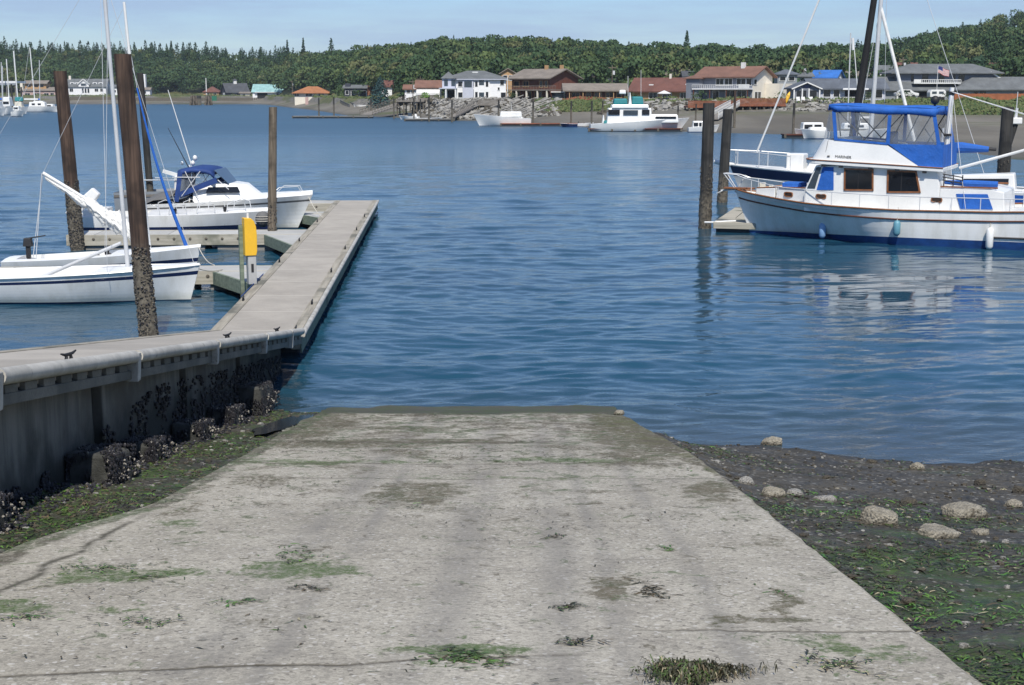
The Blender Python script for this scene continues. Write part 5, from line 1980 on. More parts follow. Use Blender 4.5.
mb.build('furled_staysail', M['sail'], se)
mb = MB()
for sd in (-1, 1):
    mb.tube([head - dd * 1.0, (foot.x + .4, sd * 1.5, 1.5)], .010, 4)
    mb.tube([head - dd * 5, (foot.x - .5, sd * 1.5, 1.5)], .010, 4)
mb.tube([head, (10.9, 0, 1.4)], .012, 4)
build_each(mb, 'shroud', M['steel'], se)
mb = MB()
for sd in (-1, 1):
    mb.tube([(-.75, sd * .1, 2.4), (.4, sd * .6, 2.35), (2.5, sd * 1.2, 2.2)], .02, 6)
    for x, y, z in ((-.4, .15, 1.75), (.9, .75, 1.65), (2.5, 1.2, 1.6)):
        mb.tube([(x, sd * y, z), (x, sd * y, z + .65)], .018, 6)
mb.tube([(-.75, -.1, 2.4), (-.75, .1, 2.4)], .02, 6)
mb.build('bow_pulpit', M['steel'], se)
mb = MB()
mb.tube([(-1.5, 0, 1.85), (-.9, 0, 1.70), (-.5, 0, 1.72)], [.10, .13, .07], 8)
mb.build('anchor', M['white_paint'], se)

# ================= blue boat astern of the sloop
bb = thing('small_sailboat', 'blue-decked sailboat with a blue sail cover, seen past the aft end of the trawler', 'sailboat', (17.3, 60.6, 0), R(-22))
D7 = Hull(7.4, 2.4, 1.15, .95, .03, -.4, .4, .5, .78, .8, (.85, .25), boot=(.05, .08))
D7.shell([(0, 0), (.55, 3), (.9, 0)], 8).build('hull', [M['hull_white'], M['boot_blue'], M['bottom_dark'], M['canvas_blue']], bb, angle=50)
D7.deck(0, 0, .06, cock=(.6, .95, .25, .3)).build('deck', [M['gelcoat'], M['gelcoat']], bb)
mb = MB()
mb.hexa([(1.2, -.5, 1.0), (4.2, -.8, .98), (4.2, .8, .98), (1.2, .5, 1.0), (1.6, -.42, 1.62), (4.1, -.68, 1.75), (4.1, .68, 1.75), (1.6, .42, 1.62)])
mb.build('cabin', M['gelcoat'], bb, bevel=.05)
for sd in (-1, 1):
    mb = MB()
    pane(mb, [(2.0, sd * .58, 1.3), (3.9, sd * .76, 1.32), (3.9, sd * .71, 1.55), (2.1, sd * .53, 1.5)], .02)
    mb.build('window', M['glass_dark'], bb)
mb = MB()
spar(mb, (1.1, 0, 1.1), (1.1, 0, 3.6), .05, .05)
mb.build('mast', M['alloy'], bb)
mb = MB()
mb.tube([(1.0, 0, 2.75), (1.9, 0, 2.78), (3.0, 0, 2.72)], [.22, .24, .12], 10)
mb.build('sail_cover', M['canvas_blue'], bb)
mb = MB()
mb.tube([(2.9, 0, 2.74), (3.3, 0, 2.72)], .07, 8)
mb.build('boom', M['black_rubber'], bb)
mb = MB()
for x in (4.6, 5.3, 6.2):
    for sd in (-1, 1):
        mb.tube([(x, sd * .9, .95), (x, sd * .9, 1.5)], .018, 6)
for sd in (-1, 1):
    mb.tube([(4.6, sd * .9, 1.5), (6.8, sd * .85, 1.5)], .016, 6)
mb.build('guard_rail', M['steel'], bb)
skf = thing('skiff', 'white skiff with a navy tarp at the right border behind the thick pile', 'boat', (22.6, 62.5, 0), R(-10))
D8 = Hull(5.2, 1.9, .95, .75, .03, -.3, .3, .5, .78, .85, (.85, .25), boot=(.03, .05))
D8.shell([(0, 0)], 6).build('hull', [M['hull_white'], M['boot_blue'], M['bottom_dark']], skf, angle=50)
D8.deck(.02, 0, .05, cock=(.45, .93, .22, .35)).build('deck', [M['gelcoat_worn'], M['gelcoat_worn']], skf)
mb = MB()
mb.sheet(lambda u, v: (lerp(.2, 2.3, u), v * lerp(.35, .95, u), .98 + .25 * u * (1 - v * v)), [i / 6 for i in range(7)], [-1, -.5, 0, .5, 1])
o = mb.build('bow_tarp', M['canvas_navy'], skf)
o.modifiers.new('thick', 'SOLIDIFY').thickness = .012

# ================= mooring lines
def line(lab, a, b, sag, r=.014, mat='rope'):
    a, b = Vector(a), Vector(b)
    m = (a + b) / 2
    mb = MB()
    mb.tube([a.lerp(b, i / 12) - m + Vector((0, 0, -sag * math.sin(math.pi * i / 12))) for i in range(13)], r, 6)
    o = mb.build('mooring_line', M[mat], None, m)
    tag(o, lab, 'rope', 'mooring lines')
TW = Matrix.Translation((8.745, 51.347, 0)) @ Matrix.Rotation(TH, 4, 'Z')
line('pale mooring line from the trawler bow down to the small plank float', TW @ Vector((.2, .15, 1.6)), (8.5, 53.2, .4), .15)
line('mooring line from the daysailer bow to the nearest finger dock', (-7.95, 34.5, .86), (-7.6, 36.5, .52), .08)
line('mooring line from the raised-boom sailboat bow to the nearest finger dock', (-9.0, 40, .74), (-8.0, 37.4, .52), .12)
line('mooring line from the cruiser bow to the floating dock', (-7.7, 53.1, 1.2), (-7.05, 52.0, .52), .1)
line('blue mooring line looped along the edge of the floating dock before the pedestal', (-6.15, 31.5, .53), (-6.35, 35.5, .53), .0, .012, 'canvas_navy')
# ------------------------------------------------------------------ the far shore
AZ = lambda px: (px - 512) / FPX * CP
PXA = lambda a: a / CP * FPX + 512
SHORE = [(-900, 640, .9, 655, 672, 3.4, 705, 800), (0, 600, .9, 640, 658, 3.4, 700, 800), (262, 596, .9, 636, 655, 3.4, 690, 780),
         (290, 470, 1.2, 530, 550, 3.4, 600, 720), (345, 312, 1.5, 375, 400, 3.5, 440, 640), (400, 285, 1.3, 330, 345, 3.5, 375, 560),
         (440, 258, .6, 264, 286, 3.5, 330, 520), (520, 250, .6, 258, 286, 3.5, 330, 520), (545, 222, 1.0, 250, 272, 3.5, 330, 520),
         (620, 195, 1.3, 245, 268, 3.5, 330, 520), (700, 182, 2.2, 245, 257, 3.5, 325, 500), (860, 163, 2.0, 225, 238, 3.4, 320, 520),
         (940, 130, 1.5, 193, 232, 3.5, 315, 640), (1024, 107, 1.5, 188, 232, 3.5, 315, 700), (1700, 70, 1.5, 150, 190, 3.6, 280, 600)]
SIL = [(-900, 50), (0, 46), (60, 49), (120, 50), (190, 50), (230, 55), (270, 53), (330, 50), (360, 47), (400, 43), (440, 39), (480, 38), (520, 37), (560, 39),
       (600, 41), (640, 43), (680, 45), (720, 46), (760, 47), (800, 46), (840, 45), (870, 44), (900, 39), (930, 32), (960, 24), (990, 16), (1024, 9), (1200, 2), (1700, 20)]
TREE_H = 9.0
def crest_e(px, Y):
    return EYE + Y * (92 - interp(px, SIL)[0]) / FPX * .985 - TREE_H

def terr(x, y):
    px = PXA(x / max(y, 1))
    sh, e1, b1, tp, e2, fl, cr = interp(px, SHORE)
    if y < sh:
        return max(-1.5, (y - sh) * .05)
    if y < b1:
        return e1 * ((y - sh) / (b1 - sh)) ** .9 + .04 * fb(x, y, .08)
    if y < tp:
        return lerp(e1, e2, sstep(b1, tp, y) * .6 + .4 * (y - b1) / (tp - b1))
    if y < fl:
        return e2
    ec = crest_e(px, cr)
    return lerp(e2, max(ec, e2), min(1, (y - fl) / (cr - fl)) ** .9) - 0.02 * max(0, y - cr - 60)

mb = MB()
pxs = [-900 + 12 * i for i in range(217)]
tt = [-.06, 0.0001] + [i / 8 for i in range(1, 8)] + [1.0] + [1 + i / 6 for i in range(1, 7)] + [2 + .5 * i for i in range(1, 3)] + [3 + i / 6 for i in range(1, 7)] + [4.3, 4.8, 6, 9]
def land(px, t):
    sh, e1, b1, tp, e2, fl, cr = interp(px, SHORE)
    kn = [sh, b1, tp, fl, cr]
    if t < 0:
        y = sh + t * 200
    elif t < 4:
        i = int(t)
        y = lerp(kn[i], kn[i + 1], t - i)
    else:
        y = cr + (t - 4) * 120
    x = AZ(px) * y
    return (x, y, terr(x, y))
mb.sheet(land, pxs, tt)
structure(mb.build('far_shore', M['land']))

# ---------------------------------------------------------------- trees
def cards(P, N, size, rng, aspect=1.0):
    """leaf-clump quads at points P facing roughly N"""
    n = len(P)
    N = N + rng.normal(0, .55, (n, 3))
    N /= np.linalg.norm(N, axis=1)[:, None] + 1e-9
    t = rng.normal(0, 1, (n, 3))
    U = np.cross(N, t)
    U /= np.linalg.norm(U, axis=1)[:, None] + 1e-9
    W = np.cross(N, U)
    s = (size * rng.uniform(.55, 1.25, n))[:, None]
    q = np.stack([P - U * s - W * s * aspect, P + U * s * .8 - W * s * aspect * .9, P + U * s + W * s * aspect * .8, P - U * s * .9 + W * s * aspect], 1)
    return q

def broadleaf(rng, h, w, n=260):
    L = []
    k = rng.integers(8, 12)
    per = n // k
    for i in range(k):
        z = h * rng.uniform(.32, .86)
        r0 = w * .5 * math.sin(math.pi * min(1, .25 + .75 * (z / h))) ** .5
        a = rng.uniform(0, 6.28)
        rr = r0 * rng.uniform(.2, .75)
        c = np.array([rr * math.cos(a), rr * math.sin(a), z])
        s = w * rng.uniform(.20, .34)
        d = rng.normal(0, 1, (per, 3))
        d /= np.linalg.norm(d, axis=1)[:, None]
        d[:, 2] = np.abs(d[:, 2]) * .9 - .25
        p = c + d * s * rng.uniform(.75, 1.08, per)[:, None] * np.array([1, 1, .85])
        L.append(cards(p, d, h * .034, rng))
    return np.concatenate(L)

def conifer(rng, h, w, n=240, z0=.06):
    t = rng.uniform(0, 1, n) ** .75
    z = h * (z0 + (1 - z0) * t)
    lay = np.floor(t * 14) / 14
    r = w * .5 * (1 - t) ** .72 * (1.05 - .45 * (t - lay) * 14 * .6) * rng.uniform(.55, 1.08, n)
    a = rng.uniform(0, 6.283, n)
    lobes = 1 + .22 * np.sin(a * 3 + lay * 37) + .15 * np.sin(a * 7 + lay * 91)
    r = r * lobes
    P = np.stack([r * np.cos(a), r * np.sin(a), z - r * .28], 1)
    N = np.stack([np.cos(a) * .6, np.sin(a) * .6, np.full(n, .8)], 1)
    return cards(P, N, (h * .036 * (1 - .6 * t)), rng, .8)

def quads_mesh(name, Q, mats, mi=None):
    n = len(Q)
    me = bpy.data.meshes.new(name)
    me.vertices.add(n * 4)
    me.vertices.foreach_set('co', Q.reshape(-1).astype(np.float32))
    me.loops.add(n * 4)
    me.loops.foreach_set('vertex_index', np.arange(n * 4, dtype=np.int32))
    me.polygons.add(n)
    me.polygons.foreach_set('loop_start', np.arange(0, n * 4, 4, dtype=np.int32))
    me.polygons.foreach_set('loop_total', np.full(n, 4, dtype=np.int32))
    for m in mats:
        me.materials.append(m)
    if mi is not None:
        me.polygons.foreach_set('material_index', mi.astype(np.int32))
    me.update(calc_edges=True)
    me.validate()
    return me

rng = np.random.default_rng(4)
BV = [broadleaf(rng, 1.0, rng.uniform(.66, .92), 270) for _ in range(8)]
CV = [conifer(rng, 1.0, rng.uniform(.34, .50), 250) for _ in range(7)]
parts_, mats_ = [], []
count = 0
while count < 4600:
    px = rng.uniform(-170, 1190)
    sh, e1, b1, tp, e2, fl, cr = interp(px, SHORE)
    u = rng.random() ** 1.25
    y = lerp(fl + 4, cr + 25, u)
    if rng.random() > y / (cr + 25) * (1.0 if px < 840 else .8):
        continue
    x = AZ(px) * y
    z = terr(x, y)
    far = (y - fl) / (cr - fl)
    cl = mnoise.noise(Vector((x * .018, y * .018, 3.3)))
    pc = .24 + (.35 if (px < 290 and far > .5) else 0) + (-.22 if (px < 290 and far <= .5) else 0) + .45 * cl - (.12 if px > 290 and far > .75 else 0)
    if px > 850:
        pc = .40 + .4 * cl
    if rng.random() < pc:
        h = rng.uniform(7, 10.5) * (1.3 if far > .7 and px < 300 else 1)
        Q = CV[rng.integers(len(CV))]
        m = 0 if rng.random() < .72 else 1
    else:
        h = rng.uniform(6.5, 10.5)
        Q = BV[rng.integers(len(BV))]
        c2 = mnoise.noise(Vector((x * .03 + 9, y * .03, 1.3))) + rng.normal(0, .28)
        m = 1 if c2 < -.05 else (2 if c2 < .27 else (3 if c2 < .50 else 4))
    a = rng.uniform(0, 6.283)
    ca, sa = math.cos(a), math.sin(a)
    Rm = np.array([[ca, -sa, 0], [sa, ca, 0], [0, 0, 1]]) * h
    parts_.append(Q @ Rm.T + np.array([x, y, z - .3]))
    mats_.append(np.full(len(Q), m))
    count += 1
me = quads_mesh('forest', np.concatenate(parts_), LEAVES, np.concatenate(mats_))
fo = bpy.data.objects.new('forest', me)
COL.objects.link(fo)
tag(fo, 'mixed green forest covering the hillside behind the far shore', 'forest', kind='stuff')

TM = {}
def tree(name, label, px, ytop, Y, h, w, kind, leafm, group=None, n=520, ysh=None):
    top = V(px, ytop, Y)
    z0 = terr(top.x, Y)
    if h is None:
        h = top.z - z0
    t = thing(name, label, 'tree' if name != 'shrub' else 'shrub', (top.x, Y, top.z - h), 0, group)
    rg = np.random.default_rng(int(px * 13 + ytop))
    key = (kind, round(w / h, 1), int(px) % 4, leafm if isinstance(leafm, str) else leafm.name)
    lm = M[leafm] if isinstance(leafm, str) else leafm
    if key not in TM:
        Q = conifer(rg, 1.0, w / h, n) if kind == 'c' else broadleaf(rg, 1.0, w / h, n)
        TM[key] = quads_mesh('crown', Q, [lm])
    o = bpy.data.objects.new('crown', TM[key])
    COL.objects.link(o)
    o.parent = t
    o.scale = (h, h, h)
    mb = MB()
    mb.tube([(0, 0, -1.5), (0, 0, h * .3), (0, 0, h * .85)], [h * .022, h * .016, h * .004], 7)
    for k in range(5):
        a = k * 2.4 + px
        mb.tube([(0, 0, h * (.3 + .08 * k)), (h * .12 * math.cos(a), h * .12 * math.sin(a), h * (.42 + .08 * k))], [h * .008, h * .002], 5)
    mb.build('trunk', M['bark'], t)
    return t
tree('spruce_tree', 'blue-green spruce standing alone on the shore left of the rock bank', 380, 76, 345, None, 7.0, 'c', 'leaf_blue', n=1500)
for px, yt, w, lab in ((287, 40, 4.5, 'narrow pointed conifer on the skyline, left of the pair of taller ones'),
                       (303, 38, 5, 'tall pointed conifer in the skyline pair above the orange roof'),
                       (331, 38, 8, 'broad ragged conifer on the skyline right of the pointed pair'),
                       (687, 31, 7, 'tall ragged conifer on the skyline above the red-brown roof'),
                       (858, 39, 9, 'dark conifer on the skyline between the distant sailboat rig and the black sail cover')):
    tree('conifer_tree', lab, px, yt, interp(px, SHORE)[6] - 5, 21, w, 'c', LEAVES[0], n=420)
for i, (px, yt) in enumerate(((4, 36), (16, 39), (31, 42), (40, 40), (52, 42), (66, 45), (80, 40), (88, 41), (104, 45), (145, 40), (151, 42), (160, 43), (171, 41), (183, 42), (195, 42), (206, 41), (215, 46), (226, 48), (244, 50), (260, 51), (97, 43), (120, 41), (128, 43))):
    tree('conifer_tree', 'dark pointed conifer on the skyline ridge behind the left shore', px, yt, 800, 17 + (i * 7) % 5, 7 + (i * 5) % 4, 'c', LEAVES[0], 'skyline conifers on the left ridge', 300)
for px, yt, Y, h, w, lm, lab in ((826, 50, 470, 15, 14, 'leaf_yellow', 'yellow-green broadleaf tree above the blue roof'),
                                 (520, 62, 330, 9, 8, LEAVES[1], 'dark tree between the white house and the brown house'),
                                 (641, 66, 322, 9, 8, LEAVES[3], 'light green tree behind the long low roof'),
                                 (590, 62, 330, 11, 8, LEAVES[2], 'green tree rising behind the gable of the brown house'),
                                 (790, 62, 320, 11, 11, LEAVES[1], 'dark bushy tree behind the cream gable house'),
                                 (888, 66, 315, 9, 8, LEAVES[1], 'dark green tree left of the big grey house'),
                                 (405, 78, 352, 8, 6, LEAVES[1], 'dark tree between the blue spruce and the white awning'),
                                 (340, 84, 440, 7, 6, LEAVES[2], 'bushy tree between the orange roof and the dark cottage'),
                                 (745, 58, 330, 12, 12, LEAVES[1], 'dark tree behind the ridge of the cream gable house'),
                                 (975, 52, 340, 14, 10, LEAVES[0], 'dark conifer-like tree behind the roof of the big grey house'),
                                 (700, 64, 322, 10, 10, LEAVES[2], 'green tree behind the red-brown roof'),
                                 (455, 64, 325, 11, 10, LEAVES[2], 'green tree behind the turret of the white house')):
    tree('broadleaf_tree', lab, px, yt, Y, h, w, 'b', lm)
tree('shrub', 'lime green shrub before the white awning', 425, 92, 288, 2.2, 2.6, 'b', 'leaf_lime', n=300)

# ---------------------------------------------------------------- houses
def bx(root, name, mat, *xs, bevel=0):
    return MB().box(*xs).build(name, M[mat] if isinstance(mat, str) else mat, root, bevel=bevel)

def roof_mesh(kind, x0, x1, d, h, rise, o, mb=None):
    mb = mb or MB()
    tk = .22
    y0, y1 = -o, d + o
    X0, X1 = x0 - o, x1 + o
    he = h - rise * o / (d / 2 if kind != 'gy' else (x1 - x0) / 2) + .06
    if kind == 'gx':
        m = d / 2
        prof = [(y0, he), (m, h + rise), (y1, he), (y1, he + tk), (m, h + rise + tk), (y0, he + tk)]
        for poly in (prof[0:2] + prof[4:6], [prof[1], prof[2], prof[3], prof[4]]):
            mb.prism([(X0, y, z) for y, z in poly], (X1 - X0, 0, 0))
    elif kind == 'gy':
        m = (x0 + x1) / 2
        for poly in ([(X0, he), (m, h + rise), (m, h + rise + tk), (X0, he + tk)], [(m, h + rise), (X1, he), (X1, he + tk), (m, h + rise + tk)]):
            mb.prism([(x, y0, z) for x, z in poly], (0, y1 - y0, 0))
    else:
        w = x1 - x0
        k = min(d / 2, w / 2 - .3)
        he = h - .1
        b = [(X0, y0, he), (X1, y0, he), (X1, y1, he), (X0, y1, he)]
        b2 = [(p[0], p[1], he + .18) for p in b]
        r = [(x0 + k, d / 2, h + rise), (x1 - k, d / 2, h + rise)]
        mb.add(b + b2 + r, [(3, 2, 1, 0), (0, 1, 5, 4), (1, 2, 6, 5), (2, 3, 7, 6), (3, 0, 4, 7), (4, 5, 9, 8), (5, 6, 9), (6, 7, 8, 9), (7, 4, 8)])
    return mb

def window(root, side, a, z, w, h, frame='white_paint', glass='glass_dark'):
    mb, mp = MB(), MB()
    f = .09
    def rect(m, a0, a1, z0, z1, out0, out1):
        if side == 'f':
            m.box(a0, a1, -out1, -out0, z0, z1)
        elif side == 'r':
            m.box(out0, out1, a0, a1, z0, z1)
    a0, a1, z0, z1 = a, a + w, z, z + h
    rect(mb, a0 - f, a1 + f, z1, z1 + f, .003, .07)
    rect(mb, a0 - f, a1 + f, z0 - f, z0, .003, .09)
    rect(mb, a0 - f, a0, z0, z1, .003, .07)
    rect(mb, a1, a1 + f, z0, z1, .003, .07)
    if w > 1.3:
        rect(mb, (a0 + a1) / 2 - .03, (a0 + a1) / 2 + .03, z0, z1, .003, .06)
    fr = mb.build('window', M[frame], root)
    rect(mp, a0, a1, z0, z1, .004, .03)
    mp.build('pane', M[glass], fr)

def house(name, label, px1, yb, Y, w, d, h, roof, rise, wm, rm, wins=(), rz=0, over=.5, frame='white_paint', cat='house'):
    p = V(px1, yb, Y)
    t = thing(name, label, cat, p, R(rz))
    mb = MB()
    mb.box(-w, 0, 0, d, -3, h)
    if roof == 'gx':
        for x in (-w, -.2):
            mb.prism([(x, .02, h), (x, d - .02, h), (x, d / 2, h + rise)], (.2, 0, 0))
    elif roof == 'gy':
        for y in (0, d - .2):
            mb.prism([(-w + .02, y, h), (-.02, y, h), (-w / 2, y, h + rise)], (0, .2, 0))
    mb.build('wall', M[wm], t)
    if roof:
        roof_mesh(roof, -w, 0, d, h, rise, over).build('roof', M[rm], t)
    for wi in wins:
        window(t, *wi, frame=frame)
    return t

# left shore, 560-670 m away
h = house('house', 'tan two-tier house with low tan roofs behind the far left marina', 57, 97, 668, 17, 9, 2.9, 'gx', 1.5, 'siding_pink', 'roof_tan', [('f', -15, .6, 2.4, 1.2), ('f', -11, .6, 3, 1.2), ('f', -6, .6, 2.2, 1.2), ('f', -3, .5, 1.6, 1.4)])
bx(h, 'upper_storey', 'siding_tan', -15.5, -5.5, 2, 8, 2.5, 6.3)
roof_mesh('gx', -15.5, -5.5, 6, 6.3, 1.2, .8).build('roof', M['roof_tan'], h).location.y = 2
window(h, 'f', -14.2, 3.9 - 0, 0.1, .1)
bx(h, 'chimney', 'siding_cream', -17.4, -16.2, 1, 2.2, 0, 7.2)
for x in (-14.5, -11, -8.5):
    bx(h, 'window', 'glass_dark', x, x + 1.8, 1.93, 1.99, 4.6, 5.8)
h = house('house', 'white house with grey roof and a central front gable on the left shore', 106, 93, 668, 18.6, 9, 3.0, 'gx', 3.4, 'siding_white', 'roof_grey', [('f', -17, .6, 1.6, 1.5), ('f', -11.2, .1, .8, 2), ('f', -9.9, .1, .8, 2), ('f', -8.6, .1, .8, 2), ('f', -5.2, .7, 1.6, 1.3), ('f', -2.6, .7, 1.4, 1.3)])
mb = MB()
mb.box(-12.6, -7.6, -.6, 3, 2.9, 4.0)
mb.prism([(-12.6, -.6, 4.0), (-7.6, -.6, 4.0), (-10.1, -.6, 6.1)], (0, 3.4, 0))
mb.build('gable_wall', M['siding_white'], h)
roof_mesh('gy', -12.6, -7.6, 3, 4.0, 2.1, .4).build('gable_roof', M['roof_grey'], h).location.y = -.6
mb = MB()
for a, b in (((-13, 4.0), (-10.1, 6.45)), ((-7.2, 4.0), (-10.1, 6.45))):
    mb.beam((a[0], -1.06, a[1]), (b[0], -1.06, b[1]), .1, .4)
mb.build('gable_trim', M['white_paint'], h)
bx(h, 'window', 'glass_mid', -11.4, -8.8, -.66, -.604, 3.3, 4.4)
for x in (-17, -14.6, -6.4, -3.6):
    o = bx(h, 'dormer', 'siding_white', x, x + 2.0, 1.2, 4, 3.4, 4.9)
    bx(o, 'pane', 'glass_mid', x + .4, x + 1.6, 1.13, 1.19, 3.9, 4.6)
bx(h, 'chimney', 'siding_cream', -18.4, -17.4, 4, 5, 3, 8)
house('shed', 'small white building between the masts and the tall reddish pile', 119, 94, 668, 3.6, 5, 3.2, 'gx', 1, 'siding_white', 'roof_grey', [('f', -2.4, .8, 1, 1)])
h = house('tower', 'tall narrow white block beside the thin dark pile on the left shore', 146, 94.5, 672, 2.3, 2.3, 9.2, 'hip', .3, 'siding_white', 'siding_white', [('f', -1.5, 1, .7, 1.8)], over=.06, cat='tower')
house('shed', 'low white shed right of the tall white block on the left shore', 150, 95, 662, 4.4, 4, 2.4, 'gx', .9, 'siding_white', 'roof_tan', [('f', -3, .7, 1.2, 1)])
house('cottage', 'small cottage with reddish brown hipped roof behind the channel dolphins', 219, 96.5, 664, 7.2, 7, 2.0, 'hip', 2.6, 'siding_tan', 'roof_brown', [('f', -6, .4, 1.4, 1.2), ('f', -2.6, .4, 1.4, 1.2)])
h = house('barn', 'black-gabled house with grey roof and white cupola on the left shore', 249, 97.5, 662, 10.5, 9.5, 2.4, 'gx', 4.0, 'siding_dark', 'roof_dark', [('f', -8, .3, 2, 1.4)], rz=26)
bx(h, 'cupola', 'white_paint', -5.9, -4.5, 4, 5.4, 6.2, 7.9)
roof_mesh('hip', -5.9, -4.5, 1.4, 7.9, .7, .2).build('cupola_roof', M['roof_dark'], h).location.y = 4
mb = MB()
mb.box(-10.58, -10.52, 3, 6.5, -.5, 2.2)
mb.build('door', M['white_paint'], h)
house('shed', 'little yellow-cream shed between the black-gabled house and the teal roof', 250, 97.5, 656, 4.6, 3.5, 1.9, 'gx', .5, 'siding_cream', 'roof_tan', [('f', -3.4, .5, 1.2, .9)])
h = house('boat_shed', 'long white boat shed with a pale teal metal roof', 289.5, 97, 640, 16.6, 9, 2.3, 'gx', 3.2, 'siding_white', 'roof_teal', [('f', -5.8, .4, 1, 1.3)])
for x, w in ((-14.5, 4.6), (-3.6, 1.4)):
    bx(h, 'bay_shade_panel', 'opening_shade', x, x + w, -.05, -.004, -.6, 1.8)  # flat black panel painted as the shade inside the shed bay
bx(h, 'lean_to_roof', 'roof_teal', -4.2, 1.2, -1.6, -.1, 1.9, 2.1)
bx(h, 'awning', 'siding_white', -15.4, -6, -1.0, -.06, 2.0, 2.25)
h = house('house', 'cream house under a bright orange hipped roof on the left shore', 328, 97, 486, 11.4, 8, 1.3, 'hip', 2.3, 'siding_cream', 'roof_orange', [('f', -11.5, .3, 1.6, .9), ('f', -7.6, .3, 2.2, .9), ('f', -3.2, .3, 1.8, .9)], over=.9)
h = house('cottage', 'dark slate-blue cottage with a grey porch roof and a brick chimney', 366, 97.5, 420, 6.4, 5, 2.7, 'gx', .8, 'siding_dark', 'roof_grey', [('f', -6, .9, .9, 1.1), ('f', -3.6, .9, 1.2, 1.1)])
bx(h, 'porch_roof', 'roof_grey', -4.4, .5, -2.4, .6, 1.9, 2.1)
bx(h, 'chimney', 'brick', .05, 1.1, 1, 2.2, -2, 3.4)
for x in (-4.2, -1.9, .3):
    bx(h, 'porch_post', 'white_paint', x, x + .14, -2.3, -2.16, -2, 1.9)
bx(h, 'dormer', 'siding_dark', -6.2, -4.6, .5, 2.5, 2.7, 4.1)
house('house', 'small white-walled house peeping between the spruce and the utility poles', 392, 93.5, 395, 3.0, 4, 2.0, 'gx', 1.4, 'siding_white', 'roof_brown', [('f', -2, .6, .8, .8)])
h = house('house', 'low house with rust roof and a long white awning left of the white house', 440, 97.5, 300, 4.9, 6, 2.1, 'gx', 1.3, 'siding_cream', 'roof_rust', [('f', -1.6, .4, 1, .9)])
mb = MB()
mb.prism([(-4.9, -1.6, .95), (-4.9, -.02, 1.75), (-4.9, -.02, 1.82), (-4.9, -1.6, 1.02)], (4.9, 0, 0))
mb.box(-4.9, 0, -1.62, -1.58, .55, 1.02)
mb.build('awning', M['white_paint'], h)
bx(h, 'fence', 'wood_grey', -4.6, -.4, -1.7, -1.64, -1.0, .5)
for x in (-4.8, -.1):
    bx(h, 'awning_post', 'white_paint', x, x + .1, -1.6, -1.5, -1, .95)

# the white two-storey house
k = 292 / FPX
X = lambda px: (px - 506) * k
Z = lambda py: (101.5 - py) * k
h = house('house', 'white two-storey house with grey hipped roof and a corner turret above the rock bank', 506, 101.5, 292, 12.6, 9, Z(79.5), 'hip', 1.7, 'siding_white', 'roof_grey',
          [('f', X(459), Z(87), .8, 1.0), ('f', X(465.5), Z(87), 1.9, 1.15), ('f', X(477), Z(86.5), .5, 1.1), ('f', X(487), Z(86.5), .5, 1.0), ('f', X(459), Z(97.5), .85, 1.0), ('f', X(465), Z(98), .5, 1.2), ('f', X(476.5), Z(97.5), .5, 1.1),
           ('f', X(480), Z(98), 1.1, 1.3), ('f', X(487), Z(97), .5, 1.1), ('f', X(500.5), Z(85.5), .7, 1.0), ('f', X(498), Z(90.3), .35, .5), ('f', X(501), Z(99.5), 1.0, 1.4), ('f', X(469.5), Z(100.5), 1.0, 2.2)], over=.55)
bx(h, 'bay', 'siding_lilac_and_shade', X(463.5), X(474), -.35, -.002, -3, Z(80.3))  # white wall whose shade is put into the colour
bx(h, 'window', 'glass_mid', X(465), X(472.5), -.42, -.352, Z(87.5), Z(81.5))
bx(h, 'corner_bay', 'siding_white', X(474.5), X(490), -.22, -.003, -3, Z(80.3))
for px in (475.7, 486.2):
    for yz in (87, 97.5):
        bx(h, 'window', 'glass_dark', X(px), X(px) + .5, -.28, -.222, Z(yz), Z(yz) + 1.1)
for yz in (85.5, 97):
    bx(h, 'window', 'curtain' if False else 'glass_mid', X(479.5), X(484.5), -.28, -.222, Z(yz), Z(yz) + .9)
bx(h, 'turret', 'siding_lilac_and_shade', X(443.5), X(456), -1.2, 1.5, Z(88.5), Z(79))  # turret of the white house, shaded side painted lilac
o = MB()
tb = [(X(442), -1.6, Z(79.2)), (X(457.5), -1.6, Z(79.2)), (X(457.5), 1.8, Z(79.2)), (X(442), 1.8, Z(79.2)), ((X(449.5)), .1, Z(72.5))]
o.add(tb, [(3, 2, 1, 0), (0, 1, 4), (1, 2, 4), (2, 3, 4), (3, 0, 4)])
o.build('turret_roof', M['roof_grey'], h)
for px in (445.5, 452.5):
    bx(h, 'window', 'glass_mid', X(px), X(px) + .75, -1.26, -1.204, Z(86.5), Z(80.5))
bx(h, 'balcony', 'siding_lilac_and_shade', X(440.5), X(458), -2.2, -.0, Z(89.2), Z(88.2))
for px in (446.6, 456):
    bx(h, 'balcony_post', 'white_paint', X(px), X(px) + .28, -2.1, -1.8, -3, Z(89.3))
bx(h, 'bay_shade_panel', 'opening_shade', X(448.5), X(456), -.06, -.004, Z(100.8), Z(90.5))  # black sheet painted as the shade under the turret
bx(h, 'chimney', 'white_paint', X(472.5), X(478), 3.2, 3.9, Z(77), Z(72.5))
bx(h, 'gutter', 'siding_lilac_and_shade', X(443), X(506) + .3, -.62, -.56, Z(80.4), Z(79.6))

